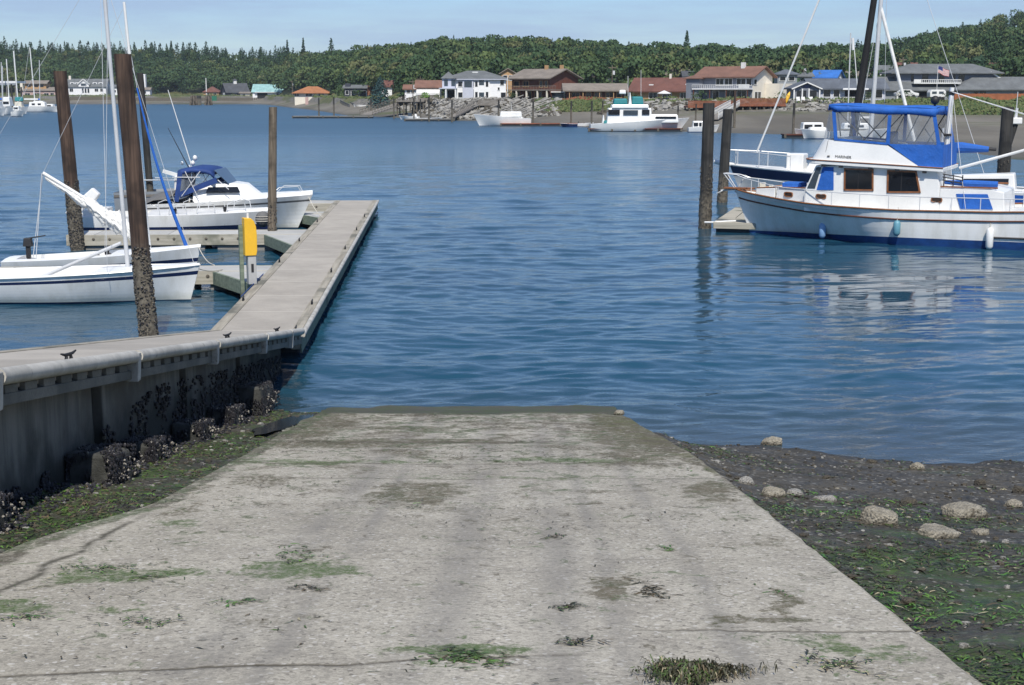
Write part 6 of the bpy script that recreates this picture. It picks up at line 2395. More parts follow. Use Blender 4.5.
# the brown house with gable to the right
k = 290 / FPX
h = house('house', 'dark brown two-storey house with tan roof and a balcony, right of the white house', 549, 101, 290, 9.6, 10.2, 4.6, 'gx', 1.75, 'wood_brown', 'roof_tan',
          [('f', -9, 2.9, 1.3, 1.1), ('f', -6.6, 2.9, 1.4, 1.1), ('f', -2.4, 2.8, .8, 1.2), ('f', -1.0, 2.8, .6, 1.2), ('f', -9, .2, 1.5, 1.7), ('f', -6, .2, 1.5, 1.7), ('f', -3.6, .2, 1.8, 1.7)], rz=-38, over=.8, frame='siding_tan')
bx(h, 'balcony_deck', 'wood_grey', -9.8, 3.0, -1.9, -.01, 2.1, 2.3)
mb = MB()
mb.box(-9.8, 3.0, -1.9, -1.84, 3.0, 3.08)
for i in range(33):
    mb.box(-9.8 + i * .4, -9.76 + i * .4, -1.88, -1.85, 2.3, 3.0)
mb.build('railing', M['wood_grey'], h)
for x in (-9.5, -7.2, -4.6, -1.8, .6):
    bx(h, 'balcony_post', 'siding_cream', x, x + .28, -1.85, -1.57, -2, 2.1)
bx(h, 'sunroom', 'glass_mid', .02, 3.2, 1.0, 6.8, -.2, 1.5)
bx(h, 'sunroom_roof', 'siding_white', -.0, 3.5, .6, 7.2, 1.7, 1.95)
for y in (1.0, 2.2, 3.4, 4.6, 5.8, 6.7):
    bx(h, 'sunroom_post', 'white_paint', 3.1, 3.26, y, y + .14, -2, 1.7)
for x, y in ((-4.6, 4.6), (-.9, 4.9)):
    bx(h, 'chimney', 'siding_tan', x, x + .6, y, y + .6, 5.5, 7.3)
bx(h, 'terrace_fence', 'red_paint', -9.5, -4.5, -3.2, -3.1, -.9, .4)

h = house('long_house', 'long low house with tan roof and dark red walls right of the brown house', 624, 100, 284, 11.4, 7.5, 1.9, 'gx', 1.2, 'wood_brown', 'roof_tan',
          [('f', -10.4, .5, 1.5, 1.0), ('f', -7.6, .5, 1.0, 1.0), ('f', -5.9, .5, 1.4, 1.0), ('f', -3.6, .5, 1.4, 1.0), ('f', -1.5, .5, 1.0, 1.0)], over=.9, frame='siding_tan')
for x in (-11, -8.3, -5.0, -2.2):
    bx(h, 'porch_post', 'siding_tan', x, x + .14, -.7, -.56, -2, 1.7)
house('house', 'tiny beige house front above the long low tan roof', 593, 86, 335, 2.6, 4, 1.9, 'gx', .7, 'siding_cream', 'roof_tan', [('f', -1.6, .7, .8, .6)])
house('house', 'pale-roofed house half hidden behind the long low roof', 606, 86, 345, 3.2, 4, 1.5, 'hip', .9, 'siding_grey', 'conc_far', [('f', -2.2, .4, 1, .7)])
house('house', 'dark-roofed house behind the long low roof, next to the red-brown roof', 626, 86.5, 340, 4.2, 4, 1.0, 'gx', .9, 'siding_white', 'roof_dark', [('f', -3, .2, 1, .5)])

h = house('bungalow', 'low bungalow with a broad red-brown roof and yellow end wall behind the white yacht', 693, 100.5, 278, 12.8, 7.5, 1.95, 'gx', 2.3, 'siding_tan', 'roof_brown',
          [('f', -9, .4, 1.6, 1.1), ('f', -6.2, .4, 1.8, 1.1), ('f', -2.6, .4, 1.4, 1.1), ('r', 1.8, .1, 1.5, 1.1)], rz=-24, over=.7)
bx(h, 'end_wall', 'siding_cream', .004, .06, .3, 7.2, -2, 1.95)
for x, y in ((-9.5, 1.2), (-2.0, 1.3)):
    mb = MB()
    zz = 1.95 + 2.3 * (y / 3.75) + .25
    mb.box(x, x + .9, y, y + .7, zz - .1, zz + .22)
    mb.build('skylight', M['white_paint'], h)
bx(h, 'chimney', 'siding_cream', -6, -5.6, 3.4, 3.8, 4, 5.2)
um = V(664, 100, 262)
t = thing('patio_umbrella', 'white patio umbrella open before the red-brown bungalow', 'umbrella', um)
mb = MB()
mb.tube([(0, 0, -1), (0, 0, 1.6)], .05, 6)
mb.build('pole', M['wood_brown'], t)
mb = MB()
n8 = 10
mb.add([(0, 0, 1.75)] + [(1.25 * math.cos(i * 2 * math.pi / n8), 1.25 * math.sin(i * 2 * math.pi / n8), 1.25) for i in range(n8)] + [(1.25 * math.cos(i * 2 * math.pi / n8), 1.25 * math.sin(i * 2 * math.pi / n8), 1.12) for i in range(n8)],
       [(0, 1 + i, 1 + (i + 1) % n8) for i in range(n8)] + [(1 + i, 11 + i, 11 + (i + 1) % n8, 1 + (i + 1) % n8) for i in range(n8)])
mb.build('canopy', M['white_paint'], t)

k = 262 / FPX
h = house('house', 'cream two-storey house with rust roof, its bright gable wall facing right', 752, 100.5, 262, 11.4, 8.6, 4.35, 'gx', 1.75, 'siding_cream', 'roof_rust',
          [('f', -7.4, 2.8, 1.5, 1.15), ('f', -5.6, 2.8, 1.5, 1.15), ('f', -3.2, 2.8, 1.8, 1.15), ('f', -1.2, 2.8, 1.0, 1.15), ('f', -8, .2, 1.2, 1.5), ('f', -5.4, .0, 1.8, 1.8), ('f', -3.0, .0, 1.8, 1.8), ('r', .6, 2.9, 1.1, .9), ('r', 1.0, .25, 1.2, 1.3), ('r', 2.4, .25, 1.2, 1.3)], rz=-35, over=.75)
bx(h, 'front_shade_panel', 'siding_blue_and_shade', -11.4, 0, -.02, -.001, 0, 4.2)  # blue-grey sheet over the cream wall paints its front as shaded
bx(h, 'balcony_deck', 'siding_white', -11.6, .2, -1.7, -.03, 2.0, 2.2)
mb = MB()
mb.box(-11.6, .2, -1.7, -1.64, 2.85, 2.92)
for i in range(30):
    mb.box(-11.6 + i * .4, -11.55 + i * .4, -1.69, -1.65, 2.2, 2.85)
mb.box(-2.0, .2, -1.72, -1.70, 2.15, 2.95)
mb.build('railing', M['white_paint'], h)
for x in (-11.4, -8, -4.6, -.3):
    bx(h, 'balcony_post', 'wood_brown', x, x + .16, -1.65, -1.49, -2, 2.0)
bx(h, 'left_bay', 'siding_blue_and_shade', -13.0, -10.2, -1.4, 2, 0, 4.0)
roof_mesh('hip', -13.0, -10.2, 3.4, 4.05, .7, .4).build('bay_roof', M['roof_rust'], h).location.y = -1.4
bx(h, 'annex', 'siding_cream', .02, 3.0, 5.2, 11.0, -2, 3.1)
bx(h, 'chimney', 'white_paint', -4.0, -3.3, 3.2, 3.9, 5.0, 7.0)

k = 248 / FPX
X = lambda px: (px - 885) * k
Z = lambda py: (103 - py) * k
h = house('house', 'single-storey blue-grey house with a gabled porch and slate roof behind the boardwalk', 885, 103, 248, X(885) - X(812), 7, Z(89), 'gx', 1.55, 'siding_lilac_and_shade', 'roof_slate',
          [('f', X(824), Z(97), 1.2, 1.2), ('f', X(834), Z(97), 1.0, 1.2), ('f', X(875), Z(98), 1.2, 1.4), ('f', X(866), Z(98), 1.0, 1.4)], over=.6)
bx(h, 'bay_shade_panel', 'opening_shade', X(845), X(862), -.05, -.004, Z(102), Z(91))  # black sheet on the wall, painted as the recess's shade
bx(h, 'awning', 'siding_white', X(841), X(866), -1.6, -.05, Z(90.2), Z(88.6))
mb = MB()
mb.box(X(793), X(819), -1.0, 5, -2, Z(89))
mb.prism([(X(793), -1.0, Z(89)), (X(819), -1.0, Z(89)), (X(806), -1.0, Z(83.4))], (0, 6, 0))
mb.build('porch', M['siding_blue_and_shade'], h)
roof_mesh('gy', X(793), X(819), 6, Z(89), Z(83.2) - Z(89), .45).build('porch_roof', M['roof_slate'], h).location.y = -1.0
for px in (796.5, 802, 809.5):
    bx(h, 'window', 'glass_dark', X(px), X(px + (6.5 if px > 808 else 4)), -1.07, -1.004, Z(98), Z(90.8))
for px in (793, 801, 807.5, 818):
    bx(h, 'porch_post', 'white_paint', X(px), X(px) + .22, -1.35, -1.1, -2, Z(89))
mb = MB()
for a, b in (((791, 89.4), (806, 83)), ((821, 89.4), (806, 83))):
    mb.beam((X(a[0]), -1.5, Z(a[1])), (X(b[0]), -1.5, Z(b[1])), .08, .2)
mb.build('gable_trim', M['white_paint'], h)
mb = MB()
mb.blob((X(806), -1.03, Z(86.8)), .8, .06, .32, 14, 6)
mb.build('gable_plaque', M['navy'], h)
mb = MB()
for px in range(820, 862, 3):
    mb.box(X(px), X(px) + .06, -2.0, -1.94, -1, Z(97.6))
mb.box(X(820), X(862), -2.02, -1.92, Z(97.6), Z(97.1))
mb.build('porch_railing', M['white_paint'], h)

k = 256 / FPX
X = lambda px: (px - 1060) * k
Z = lambda py: (102 - py) * k
h = house('house', 'large grey house with a second storey, white balcony and wide grey roofs at the right', 1060, 102, 256, X(1060) - X(884), 9, Z(90), 'gx', 2.1, 'siding_grey', 'roof_grey',
          [('f', X(906), Z(99), 1.1, 1.5), ('f', X(957), Z(98), .9, 1.2), ('f', X(972), Z(98), 1.0, 1.3), ('f', X(977), Z(98), 1.2, 1.3), ('f', X(1015), Z(97), 1.0, .9)], over=.7)
bx(h, 'garage_shade_panel', 'opening_shade', X(920), X(946), -.05, -.004, Z(101.5), Z(92))  # black sheet painted as the dark shade inside the garage
mb = MB()
mb.box(X(902), X(1000), 2.6, 9.6, 1.5, Z(74))
mb.build('upper_storey', M['siding_blue_and_shade'], h)
roof_mesh('hip', X(900), X(1002), 7, Z(74), 1.75, .9).build('upper_roof', M['roof_grey'], h).location.y = 2.6
for px, w in ((916, 2.5), (927, 6), (944, 5), (957, 3), (963, 6)):
    bx(h, 'window', 'glass_dark', X(px), X(px + w), 2.53, 2.597, Z(82), Z(75.2))
bx(h, 'balcony_wall', 'white_paint', X(915), X(961), -.1, 0.02, Z(84.3), Z(83.2))
mb = MB()
mb.box(X(915), X(961), -.1, -.03, Z(80.6), Z(80.1))
for px in range(915, 962, 2):
    mb.box(X(px), X(px) + .07, -.09, -.04, Z(83.2), Z(80.5))
mb.box(X(915), X(922), -.12, -.1, Z(84), Z(80.2))
mb.build('railing', M['white_paint'], h)
bx(h, 'balcony_floor', 'siding_grey', X(915), X(961), 0.03, 2.6, Z(84.6), Z(84.2))
roof_mesh('hip', X(955), X(1066), 7.6, Z(90.2), 2.2, .5).build('front_roof', M['roof_grey'], h).location.y = -1.6
bx(h, 'front_wing', 'siding_grey', X(958), X(1064), -1.4, -.02, -2, Z(90.2))
for px, w in ((972, 4.5), (978, 6), (1016, 4)):
    bx(h, 'window', 'glass_dark', X(px), X(px + w), -1.46, -1.404, Z(97.5), Z(91.5))
mb = MB()
mb.beam((X(994), 2.2, Z(72.8)), (X(1004), 2.2, Z(79)), .12, .25)
mb.build('eave_trim', M['white_paint'], h)
for px in (898, 911, 914):
    bx(h, 'porch_post', 'white_paint', X(px), X(px) + .2, -.55, -.35, -2, Z(90.5))

h = house('house', 'white-gabled house with a vivid blue roof behind the blue-grey house', 836, 82, 320, 5.6, 5, 1.0, 'gx', 1.5, 'siding_white', 'roof_blue', [('r', 1.5, .1, 1.2, .8)], rz=-30)
house('house', 'pale beige house right of the vivid blue roof', 868, 83, 330, 6.5, 5, 1.6, 'gx', .9, 'siding_cream', 'roof_tan', [('f', -5, .4, 1.2, .8), ('f', -2.4, .4, 1.2, .8)], rz=-20)
house('house', 'white-walled house just right of the tall sloop mast', 893, 82, 325, 3.6, 4, 2.6, 'gx', 1.0, 'siding_white', 'roof_grey', [('f', -2.6, 1, 1, 1)])
house('house', 'low grey-roofed house left of the vivid blue roof', 812, 84, 318, 6.5, 5, 1.6, 'gx', .8, 'siding_grey', 'roof_grey', [('f', -5, .4, 1.4, .8)])
house('house', 'dark blue house on the slope at the right border', 1034, 72, 420, 7.5, 6, 3.4, 'gx', 1.5, 'siding_blue_and_shade', 'roof_dark', [('f', -6, 1, 1.4, 1.2), ('f', -3, 1, 1.4, 1.2)], rz=-15)
house('house', 'brown-roofed house on the slope behind the big grey house', 1014, 76, 360, 7, 6, 2.0, 'gx', 1.2, 'siding_tan', 'roof_brown', [('f', -5, .6, 1.4, .9)])
house('house', 'low dark-roofed house half hidden behind the upper roof of the big grey house', 1000, 70, 400, 12, 6, 1.2, 'gx', 1.2, 'siding_pink', 'roof_dark', [('f', -5, .3, 1.4, .6)])

for args in (('small white house with a dark roof in the gap left of the cream gable house', 704, 83, 320, 4.5, 4, 1.5, 'gx', 1.0, 'siding_white', 'roof_dark'),
             ('tan-roofed house above the right end of the red-brown bungalow roof', 690, 80, 330, 5.5, 4, 1.3, 'gx', 1.0, 'siding_tan', 'roof_tan'),
             ('grey house with a hipped roof behind the cream annex', 797, 84, 305, 4.2, 4, 2.0, 'hip', 1.1, 'siding_grey', 'roof_slate'),
             ('white house with a rust roof above the slate roof, right of the pale beige house', 884, 80, 335, 3.4, 4, 1.8, 'gx', .9, 'siding_white', 'roof_rust'),
             ('cream house on the slope above the left end of the big grey house', 918, 74, 350, 5, 4, 1.6, 'gx', 1.0, 'siding_cream', 'roof_brown'),
             ('blue-grey house on the slope above the right end of the big grey house', 990, 66, 430, 6.5, 5, 2.2, 'gx', 1.3, 'siding_blue_and_shade', 'roof_grey'),
             ('small tan house between the white and the brown two-storey houses', 515, 84, 325, 3.2, 4, 2.4, 'gy', 1.0, 'siding_tan', 'roof_tan'),
             ('low red-roofed cottage behind the boulders left of the long white awning', 416, 95, 330, 2.6, 3, 1.4, 'gx', .8, 'siding_white', 'roof_rust')):
    lab, px1, yb, Y, w, d, hh_, rf, rs_, wm, rm = args
    house('house', lab, px1, yb, Y, w, d, hh_, rf, rs_, wm, rm, [('f', -w + .5, hh_ * .35, w * .28, hh_ * .45), ('f', -w * .42, hh_ * .35, w * .28, hh_ * .45)])
for i, (px, Y, h_, w_, lm, lab) in enumerate(((632, 262, 2.2, 3.0, LEAVES[2], 'rounded green shrub at the left end of the red-brown bungalow'), (700, 254, 2.4, 3.2, LEAVES[1], 'dark shrub at the left corner of the cream gable house'), (782, 246, 2.0, 2.6, LEAVES[3], 'light green shrub between the cream annex and the boardwalk'),
                                               (869, 243, 1.8, 2.6, LEAVES[2], 'green shrub before the right part of the slate-roofed house'), (905, 243, 2.0, 2.8, LEAVES[1], 'dark shrub by the left garage post of the big grey house'), (948, 243, 1.7, 2.4, LEAVES[2], 'green shrub right of the camper trailer'),
                                               (512, 284, 2.2, 2.6, LEAVES[2], 'green shrub beside the thin white flagpole'), (436, 288, 1.6, 2.4, LEAVES[3], 'pale shrub at the left corner of the white turret house'), (358, 402, 2.6, 4, LEAVES[1], 'dark shrub in front of the dark cottage'))):
    p_ = V(px, 95, Y)
    top = EYE + 0
    t = tree('shrub', lab, px, 95, Y, h_, w_, 'b', lm, None, 260)
    t.location.z = terr(p_.x, Y) - .1
# ---------------------------------------------------------------- shore structures
def stilted(name, label, cat, px0, px1, ytop, Y, dep, deckm, rail=None, railm=None, n=8, drop=3.5, rz=0):
    a, b = V(px0, ytop, Y), V(px1, ytop, Y)
    w = b.x - a.x
    t = thing(name, label, cat, a, R(rz))
    bx(t, 'deck', deckm, 0, w, 0, dep, -.3, 0)
    mb = MB()
    for i in range(n):
        for yy in (.2, dep - .4):
            x = .1 + (w - .4) * i / (n - 1)
            mb.box(x, x + .26, yy, yy + .26, -drop - 1, -.302)
    build_each(mb, 'stilt', M['pile_dark'], t)
    mb = MB()
    for i in range(n - 1):
        x = .2 + (w - .4) * i / (n - 1)
        x2 = .2 + (w - .4) * (i + 1) / (n - 1)
        if i % 2 == 0:
            mb.beam((x, .15, -.5), (x2, .15, -2.4), .08, .22)
    build_each(mb, 'brace', M['pile_dark'], t)
    if rail:
        mb = MB()
        x = 0
        while x < w - .12:
            mb.box(x, x + .13, 0, .05, .003, rail)
            x += .17
        mb.box(0, w, -.02, .09, rail, rail + .08)
        mb.build('railing', M[railm], t)
    return t
stilted('pier_deck', 'red-brown boarded pier deck on dark stilts before the cream gable house', 'deck', 735, 786, 104.5, 238, 8, 'red_deck', .95, 'red_deck', 8, 3.2)
stilted('pier_deck', 'narrow rusty deck on stilts left of the white-railed gangway', 'deck', 688, 733, 106, 240, 6, 'red_deck', .8, 'red_deck', 6, 3.2)
stilted('boardwalk', 'grey boardwalk on stilts before the blue-grey house', 'deck', 784, 905, 103.5, 241, 6, 'wood_grey', None, None, 12, 2.6)
def fence(label, px0, px1, ytop, ybot, Y, mat, dx=.2):
    a, b = V(px0, ybot, Y), V(px1, ybot, Y)
    hh = V(px0, ytop, Y).z - a.z
    t = thing('board_fence', label, 'fence', a)
    w = b.x - a.x
    rnd = random.Random(px0)
    mb = MB()
    x = 0
    while x < w:
        mb.box(x, x + dx * .92, -.02, .02, -.6, hh * rnd.uniform(.97, 1.0))
        x += dx
    mb.build('boards', M[mat], t)
    mb = MB()
    for i in range(int(w / 2.4) + 1):
        mb.box(i * 2.4, i * 2.4 + .12, .022, .14, -.6, hh + .05)
    build_each(mb, 'post', M[mat], t)
    return t
fence('reddish board fence along the grassy bank at the right', 954, 1080, 93.5, 103.5, 238, 'fence_red')
fence('grey board fence behind the stairs left of the pier deck', 655, 690, 98, 104, 262, 'wood_grey')
fence('dark timber bulkhead along the left shore before the black-gabled house', 132, 262, 97.5, 102, 640, 'pile_dark', .9)
fence('weathered low timber bulkhead before the white gabled house', 60, 131, 96.8, 101.5, 644, 'pile_dark', .9)

def gangway(label, p0, p1, w, mat, railm, Y0, Y1):
    a, b = V(p0[0], p0[1], Y0), V(p1[0], p1[1], Y1)
    t = thing('gangway', label, 'gangway', a)
    d = b - a
    MB().beam((0, 0, 0), d, w, .16).build('deck', M[mat], t)
    sd = d.cross(Vector((0, 0, 1))).normalized() * (w / 2)
    for s in (-1, 1):
        mb = MB()
        o = sd * s
        mb.beam(o + Vector((0, 0, 1.0)), d + o + Vector((0, 0, 1.0)), .08, .08)
        mb.beam(o + Vector((0, 0, .5)), d + o + Vector((0, 0, .5)), .05, .05)
        n_ = max(4, int(d.length / 1.1))
        for i in range(n_ + 1):
            mb.beam(d * (i / n_) + o, d * (i / n_) + o + Vector((0, 0, 1.0)), .06, .06, up=(1, 0, 0))
        for i in range(n_):
            mb.beam(d * (i / n_) + o, d * ((i + 1) / n_) + o + Vector((0, 0, 1.0)), .04, .04)
        mb.build('railing', M[railm], t)
    return t
gangway('white-railed gangway sloping down from the pier deck', (735, 106), (713, 119), 1.5, 'wood_grey', 'white_paint', 238, 205)
gangway('brown timber ramp leading up to the dark pier left of the rock bank', (366, 115), (412, 100), 3.0, 'wood_grey', 'pile_brown', 284, 300)
gangway('short grey gangway on the mud before the dark cottage', (343, 103.5), (353, 108.5), 1.6, 'wood_grey', 'conc_far', 400, 360)
gangway('pale gangway at the foot of the rock bank behind the white yacht', (640, 110), (616, 119), 1.4, 'conc_far', 'alloy', 244, 214)
gangway('grey gangway sloping across the rock bank left of the moored motor yacht', (478, 104), (452, 117), 1.4, 'wood_grey', 'wood_grey', 276, 256)
stilted('pier', 'dark timber pier at the top of the brown ramp', 'pier', 396, 424, 100.5, 292, 7, 'wood_grey', None, None, 5, 3.5)
stilted('landing', 'dark landing stage in front of the white two-storey house', 'landing', 478, 500, 104, 272, 5, 'wood_grey', .8, 'wood_grey', 4, 3.4)

def far_float(label, px0, px1, ywl, w, mat):
    g = G(px0, ywl, 0)
    a, b = g, G(px1, ywl, 0)
    t = thing('float', label, 'float', (a.x, a.y, 0))
    L = b.x - a.x
    bx(t, 'deck', mat, 0, L, 0, w, .32, .45)
    bx(t, 'float_body', 'bottom_dark', .1, L - .1, .1, w - .1, -.3, .318)
    mb = MB()
    for i in range(int(L / 3) + 1):
        mb.box(min(i * 3, L - .3), min(i * 3, L - .3) + .25, -.06, -.002, .05, .46)
    build_each(mb, 'bumper', M['pile_dark'], t)
far_float('long thin float off the mudflat below the orange roof', 292, 373, 118.3, 2.0, 'conc_far')
far_float('red-decked float right of the moored motor yacht', 500, 592, 126.3, 2.2, 'red_deck')
far_float('dark brown float lying along the big white yacht', 588, 683, 131.8, 1.6, 'wood_brown')
far_float('dark float under the small white boats before the blue-grey house', 784, 830, 138.2, 2.0, 'wood_brown')
far_float('pale float below the rock bank with small speedboats', 404, 455, 121.3, 1.6, 'conc_far')

def far_pile(px, ytop, ybase, wpx, mat='pile_dark', lab=None):
    g = G(px, ybase, 0)
    hh = V(px, ytop, g.y).z
    r = wpx * g.y / FPX / 2
    mb = MB()
    mb.tube([(0, 0, -1), (0, 0, hh * .5), (.03, 0, hh)], [r * 1.05, r, r * .95], 9)
    o = mb.build('mooring_pile', M[mat], None, (g.x, g.y, 0))
    tag(o, lab, 'pile', 'far piles along the opposite shore')
FP = [(319, 98, 117, 1.6, 'first dark pile by the long thin float, left of its middle'), (334, 97, 116, 1.6, 'dark pile by the middle of the long thin float'), (371, 99, 117, 1.8, 'dark pile at the right end of the long thin float, under the spruce'),
      (394, 99, 119, 1.4, 'dark pile in front of the brown timber ramp'), (414, 98, 120, 1.5, 'dark pile at the pier head left of the lime shrub'), (420.5, 99, 120.5, 1.5, 'dark pile just left of the lime shrub'), (429, 97, 121.5, 1.8, 'dark pile right below the lime shrub'),
      (446, 99, 114, 1.5, 'dark pile below the turret of the white house'), (452, 100, 122, 1.8, 'dark pile in the water below the left part of the white house'), (482, 102, 118, 1.5, 'dark pile beside the dark landing stage'), (498.5, 100, 125, 1.7, 'dark pile in front of the cabin of the moored motor yacht'),
      (533, 101, 125, 1.9, 'dark pile just right of the moored motor yacht'), (571, 101, 126, 1.8, 'dark pile behind the skiffs on the red float'), (591.5, 101, 128, 1.8, 'dark pile at the stern of the big white yacht'), (602.5, 101, 122, 1.6, 'dark pile behind the aft cabin of the big white yacht'),
      (628, 101, 131.5, 1.8, 'dark pile standing before the flybridge of the big white yacht'), (677.5, 106, 131.5, 1.8, 'dark pile at the bow of the big white yacht'), (734, 90, 131, 2.6, 'tall dark pile with a lamp, rising above the pier deck'), (666, 101, 121, 1.2, 'thin dark pile behind the bow of the big white yacht'),
      (793, 103, 138, 2.6, 'dark pile at the small white boats before the blue-grey house'), (13, 84, 114, 1.8, 'left dark pile between the far marina boats'), (22.5, 87, 112, 1.6, 'right dark pile between the far marina boats'), (695.5, 104, 129, 1.6, 'dark pile before the small white cabin boat')]
for px, yt, yb, w, lab in FP:
    far_pile(px, yt, yb, w, 'pile_dark' if px != 734 else 'pile_brown', lab)
for px, yb, yt, lab in ((194, 105, 95.5, 'left cluster of dolphin piles off the left shore'), (209, 105, 95.5, 'right cluster of dolphin piles with a green marker board')):
    g = G(px, yb, 0)
    t = thing('dolphin', lab, 'dolphin piles', g)
    hh = V(px, yt, g.y).z
    mb = MB()
    for i in range(5):
        a = i * 1.26
        mb.tube([(1.4 * math.cos(a) - .3, 1.4 * math.sin(a), -1), (.8 * math.cos(a), .8 * math.sin(a), hh)], [.5, .45], 8)
    build_each(mb, 'pile', M['pile_grey'], t)
    if px > 200:
        bx(t, 'marker_board', 'green_panel', .9, 3.2, -.2, 0, hh * .45, hh * .95)
    else:
        bx(t, 'backing_pile', 'pile_dark', .9, 2.8, 0, .8, -1, hh)

def pole(label, px, yt, yb, Y, wpx=1.0, arm=True, mat='pile_grey', name='utility_pole', cat='utility pole'):
    a, b = V(px, yb, Y), V(px, yt, Y)
    t = thing(name, label, cat, a)
    r = wpx * Y / FPX / 2
    MB().tube([(0, 0, -3), (0, 0, b.z - a.z)], [r * 1.1, r * .8], 8).build('shaft', M[mat], t)
    if arm:
        bx(t, 'cross_arm', mat, -.9, .9, -.08, .08, b.z - a.z - .7, b.z - a.z - .5)
        bx(t, 'transformer', 'alloy', r, r + .5, -.25, .25, b.z - a.z - 2.2, b.z - a.z - 1.3)
    return t
pole('pale utility pole between the teal shed and the orange roof', 292.5, 80, 96, 580)
pole('utility pole above the dark cottage', 369.5, 71, 92, 430)
pole('left utility pole of two near the rust-roofed house', 413, 79, 97, 320)
pole('right utility pole of two near the rust-roofed house', 420.5, 76.5, 97, 320)
pole('utility pole with transformer above the long low roof', 612, 65, 88, 330)
pole('utility pole behind the rooftops right of the tall sloop mast', 902, 57, 80, 330, 1.4)
pole('utility pole on the slope behind the big grey house', 1008, 55, 72, 380, 1.2)
pole('utility pole left of the vivid blue roof', 803, 62, 82, 325, 1.0)
pole('white flagpole beside the cottage with the reddish hipped roof', 206.5, 78, 95, 664, 1.0, False, 'white_paint', 'flagpole', 'flagpole')
pole('thin white flagpole between the white and the brown house', 507.5, 77, 101, 286, .8, False, 'white_paint', 'flagpole', 'flagpole')
# flag with stripes, on the big grey house
a = V(937, 86, 250)
t = thing('flagpole', 'flagpole flying a striped flag before the big grey house', 'flagpole', a)
hh = V(937, 65.5, 250).z - a.z
MB().tube([(0, 0, -2.5), (0, 0, hh)], [.05, .035], 7).build('shaft', M['white_paint'], t)
mb = MB()
nx, ny = 14, 13
def flg(u, v):
    return (.04 + u * 1.95, .16 * math.sin(u * 6) * u, hh - .15 - 1.15 * v - .75 * u ** 1.3 + .10 * math.sin(u * 7 + v))
vs = [flg(i / nx, j / ny) for i in range(nx + 1) for j in range(ny + 1)]
fs, ms = [], []
for i in range(nx):
    for j in range(ny):
        fs.append((i * (ny + 1) + j, (i + 1) * (ny + 1) + j, (i + 1) * (ny + 1) + j + 1, i * (ny + 1) + j + 1))
        ms.append(2 if (i < 6 and j < 7) else (0 if j % 2 == 0 else 1))
mb.add(vs, fs, ms, True)
mb.build('flag', [M['flag_red'], M['white_paint'], M['flag_blue']], t)
# camper parked by the grey house
a = V(930, 100, 246)
t = thing('camper', 'white camper trailer parked at the garage of the big grey house', 'camper', a)
mb = MB()
prof = [(0, .5), (2.6, .5), (2.75, .9), (2.7, 1.5), (2.4, 1.75), (.2, 1.75), (-.05, 1.3)]
mb.prism([(x, 0, z) for x, z in prof], (0, 2.0, 0))
mb.build('body', M['white_paint'], t, bevel=.06)
for x in (.3, 1.5):
    bx(t, 'window', 'glass_mid', x, x + .8, -.03, -.003, 1.05, 1.45)
for x in (.8, 1.7):
    mb = MB()
    mb.tube([(x, -.05, .32), (x, .2, .32)], .3, 12)
    mb.build('wheel', M['black_rubber'], t)
a = V(896, 98, 244)
t = thing('car', 'white car parked left of the garage of the big grey house', 'car', a)
mb = MB()
prof = [(0, .35), (3.9, .35), (3.95, .8), (3.1, .95), (2.5, 1.4), (1.0, 1.42), (.4, .95), (-.05, .85)]
mb.prism([(x, 0, z) for x, z in prof], (0, 1.6, 0))
mb.build('body', M['white_paint'], t, bevel=.08)
bx(t, 'window', 'glass_dark', 1.0, 2.4, -.02, -.003, .98, 1.32)
for x in (.8, 3.0):
    MB().tube([(x, -.05, .3), (x, .2, .3)], .3, 12).build('wheel', M['black_rubber'], t)
# garden chairs and a yellow kayak
for px, lab in ((799, 'left white garden chair on the boardwalk'), (804, 'middle white garden chair on the boardwalk'), (812, 'right white garden chair on the boardwalk by the porch post')):
    a = V(px, 103.3, 243.5)
    t = thing('garden_chair', lab, 'chair', (a.x, a.y, a.z - .05), R(10), 'white chairs on the boardwalk')
    bx(t, 'seat', 'white_paint', -.32, .32, -.3, .35, .35, .42)
    mb = MB()
    for i in range(5):
        mb.hexa([(-.32 + i * .13, .33, .38), (-.21 + i * .13, .33, .38), (-.21 + i * .13, .38, .38), (-.32 + i * .13, .38, .38), (-.32 + i * .13, .58, 1.15), (-.21 + i * .13, .58, 1.15), (-.21 + i * .13, .62, 1.15), (-.32 + i * .13, .62, 1.15)])
    mb.build('backrest', M['white_paint'], t)
    for x in (-.38, .30):
        bx(t, 'armrest', 'white_paint', x, x + .08, -.32, .4, .62, .67)
        bx(t, 'leg', 'white_paint', x, x + .07, -.3, -.22, 0, .62)
        bx(t, 'leg', 'white_paint', x, x + .07, .30, .38, 0, .62)
a = V(787.5, 103, 241.5)
t = thing('kayak', 'yellow kayak propped up at the left end of the boardwalk', 'kayak', a)
mb = MB()
mb.tube([(-.2, 0, 0), (-.1, .1, .5), (.05, .2, 1.0), (.25, .3, 1.5), (.4, .35, 1.9)], [.06, .26, .32, .24, .04], 10)
mb.build('hull', M['yellow'], t)
mb = MB()
mb.blob((.06, .0, 1.0), .16, .10, .3, 10, 6)
mb.build('cockpit', M['black_rubber'], t)

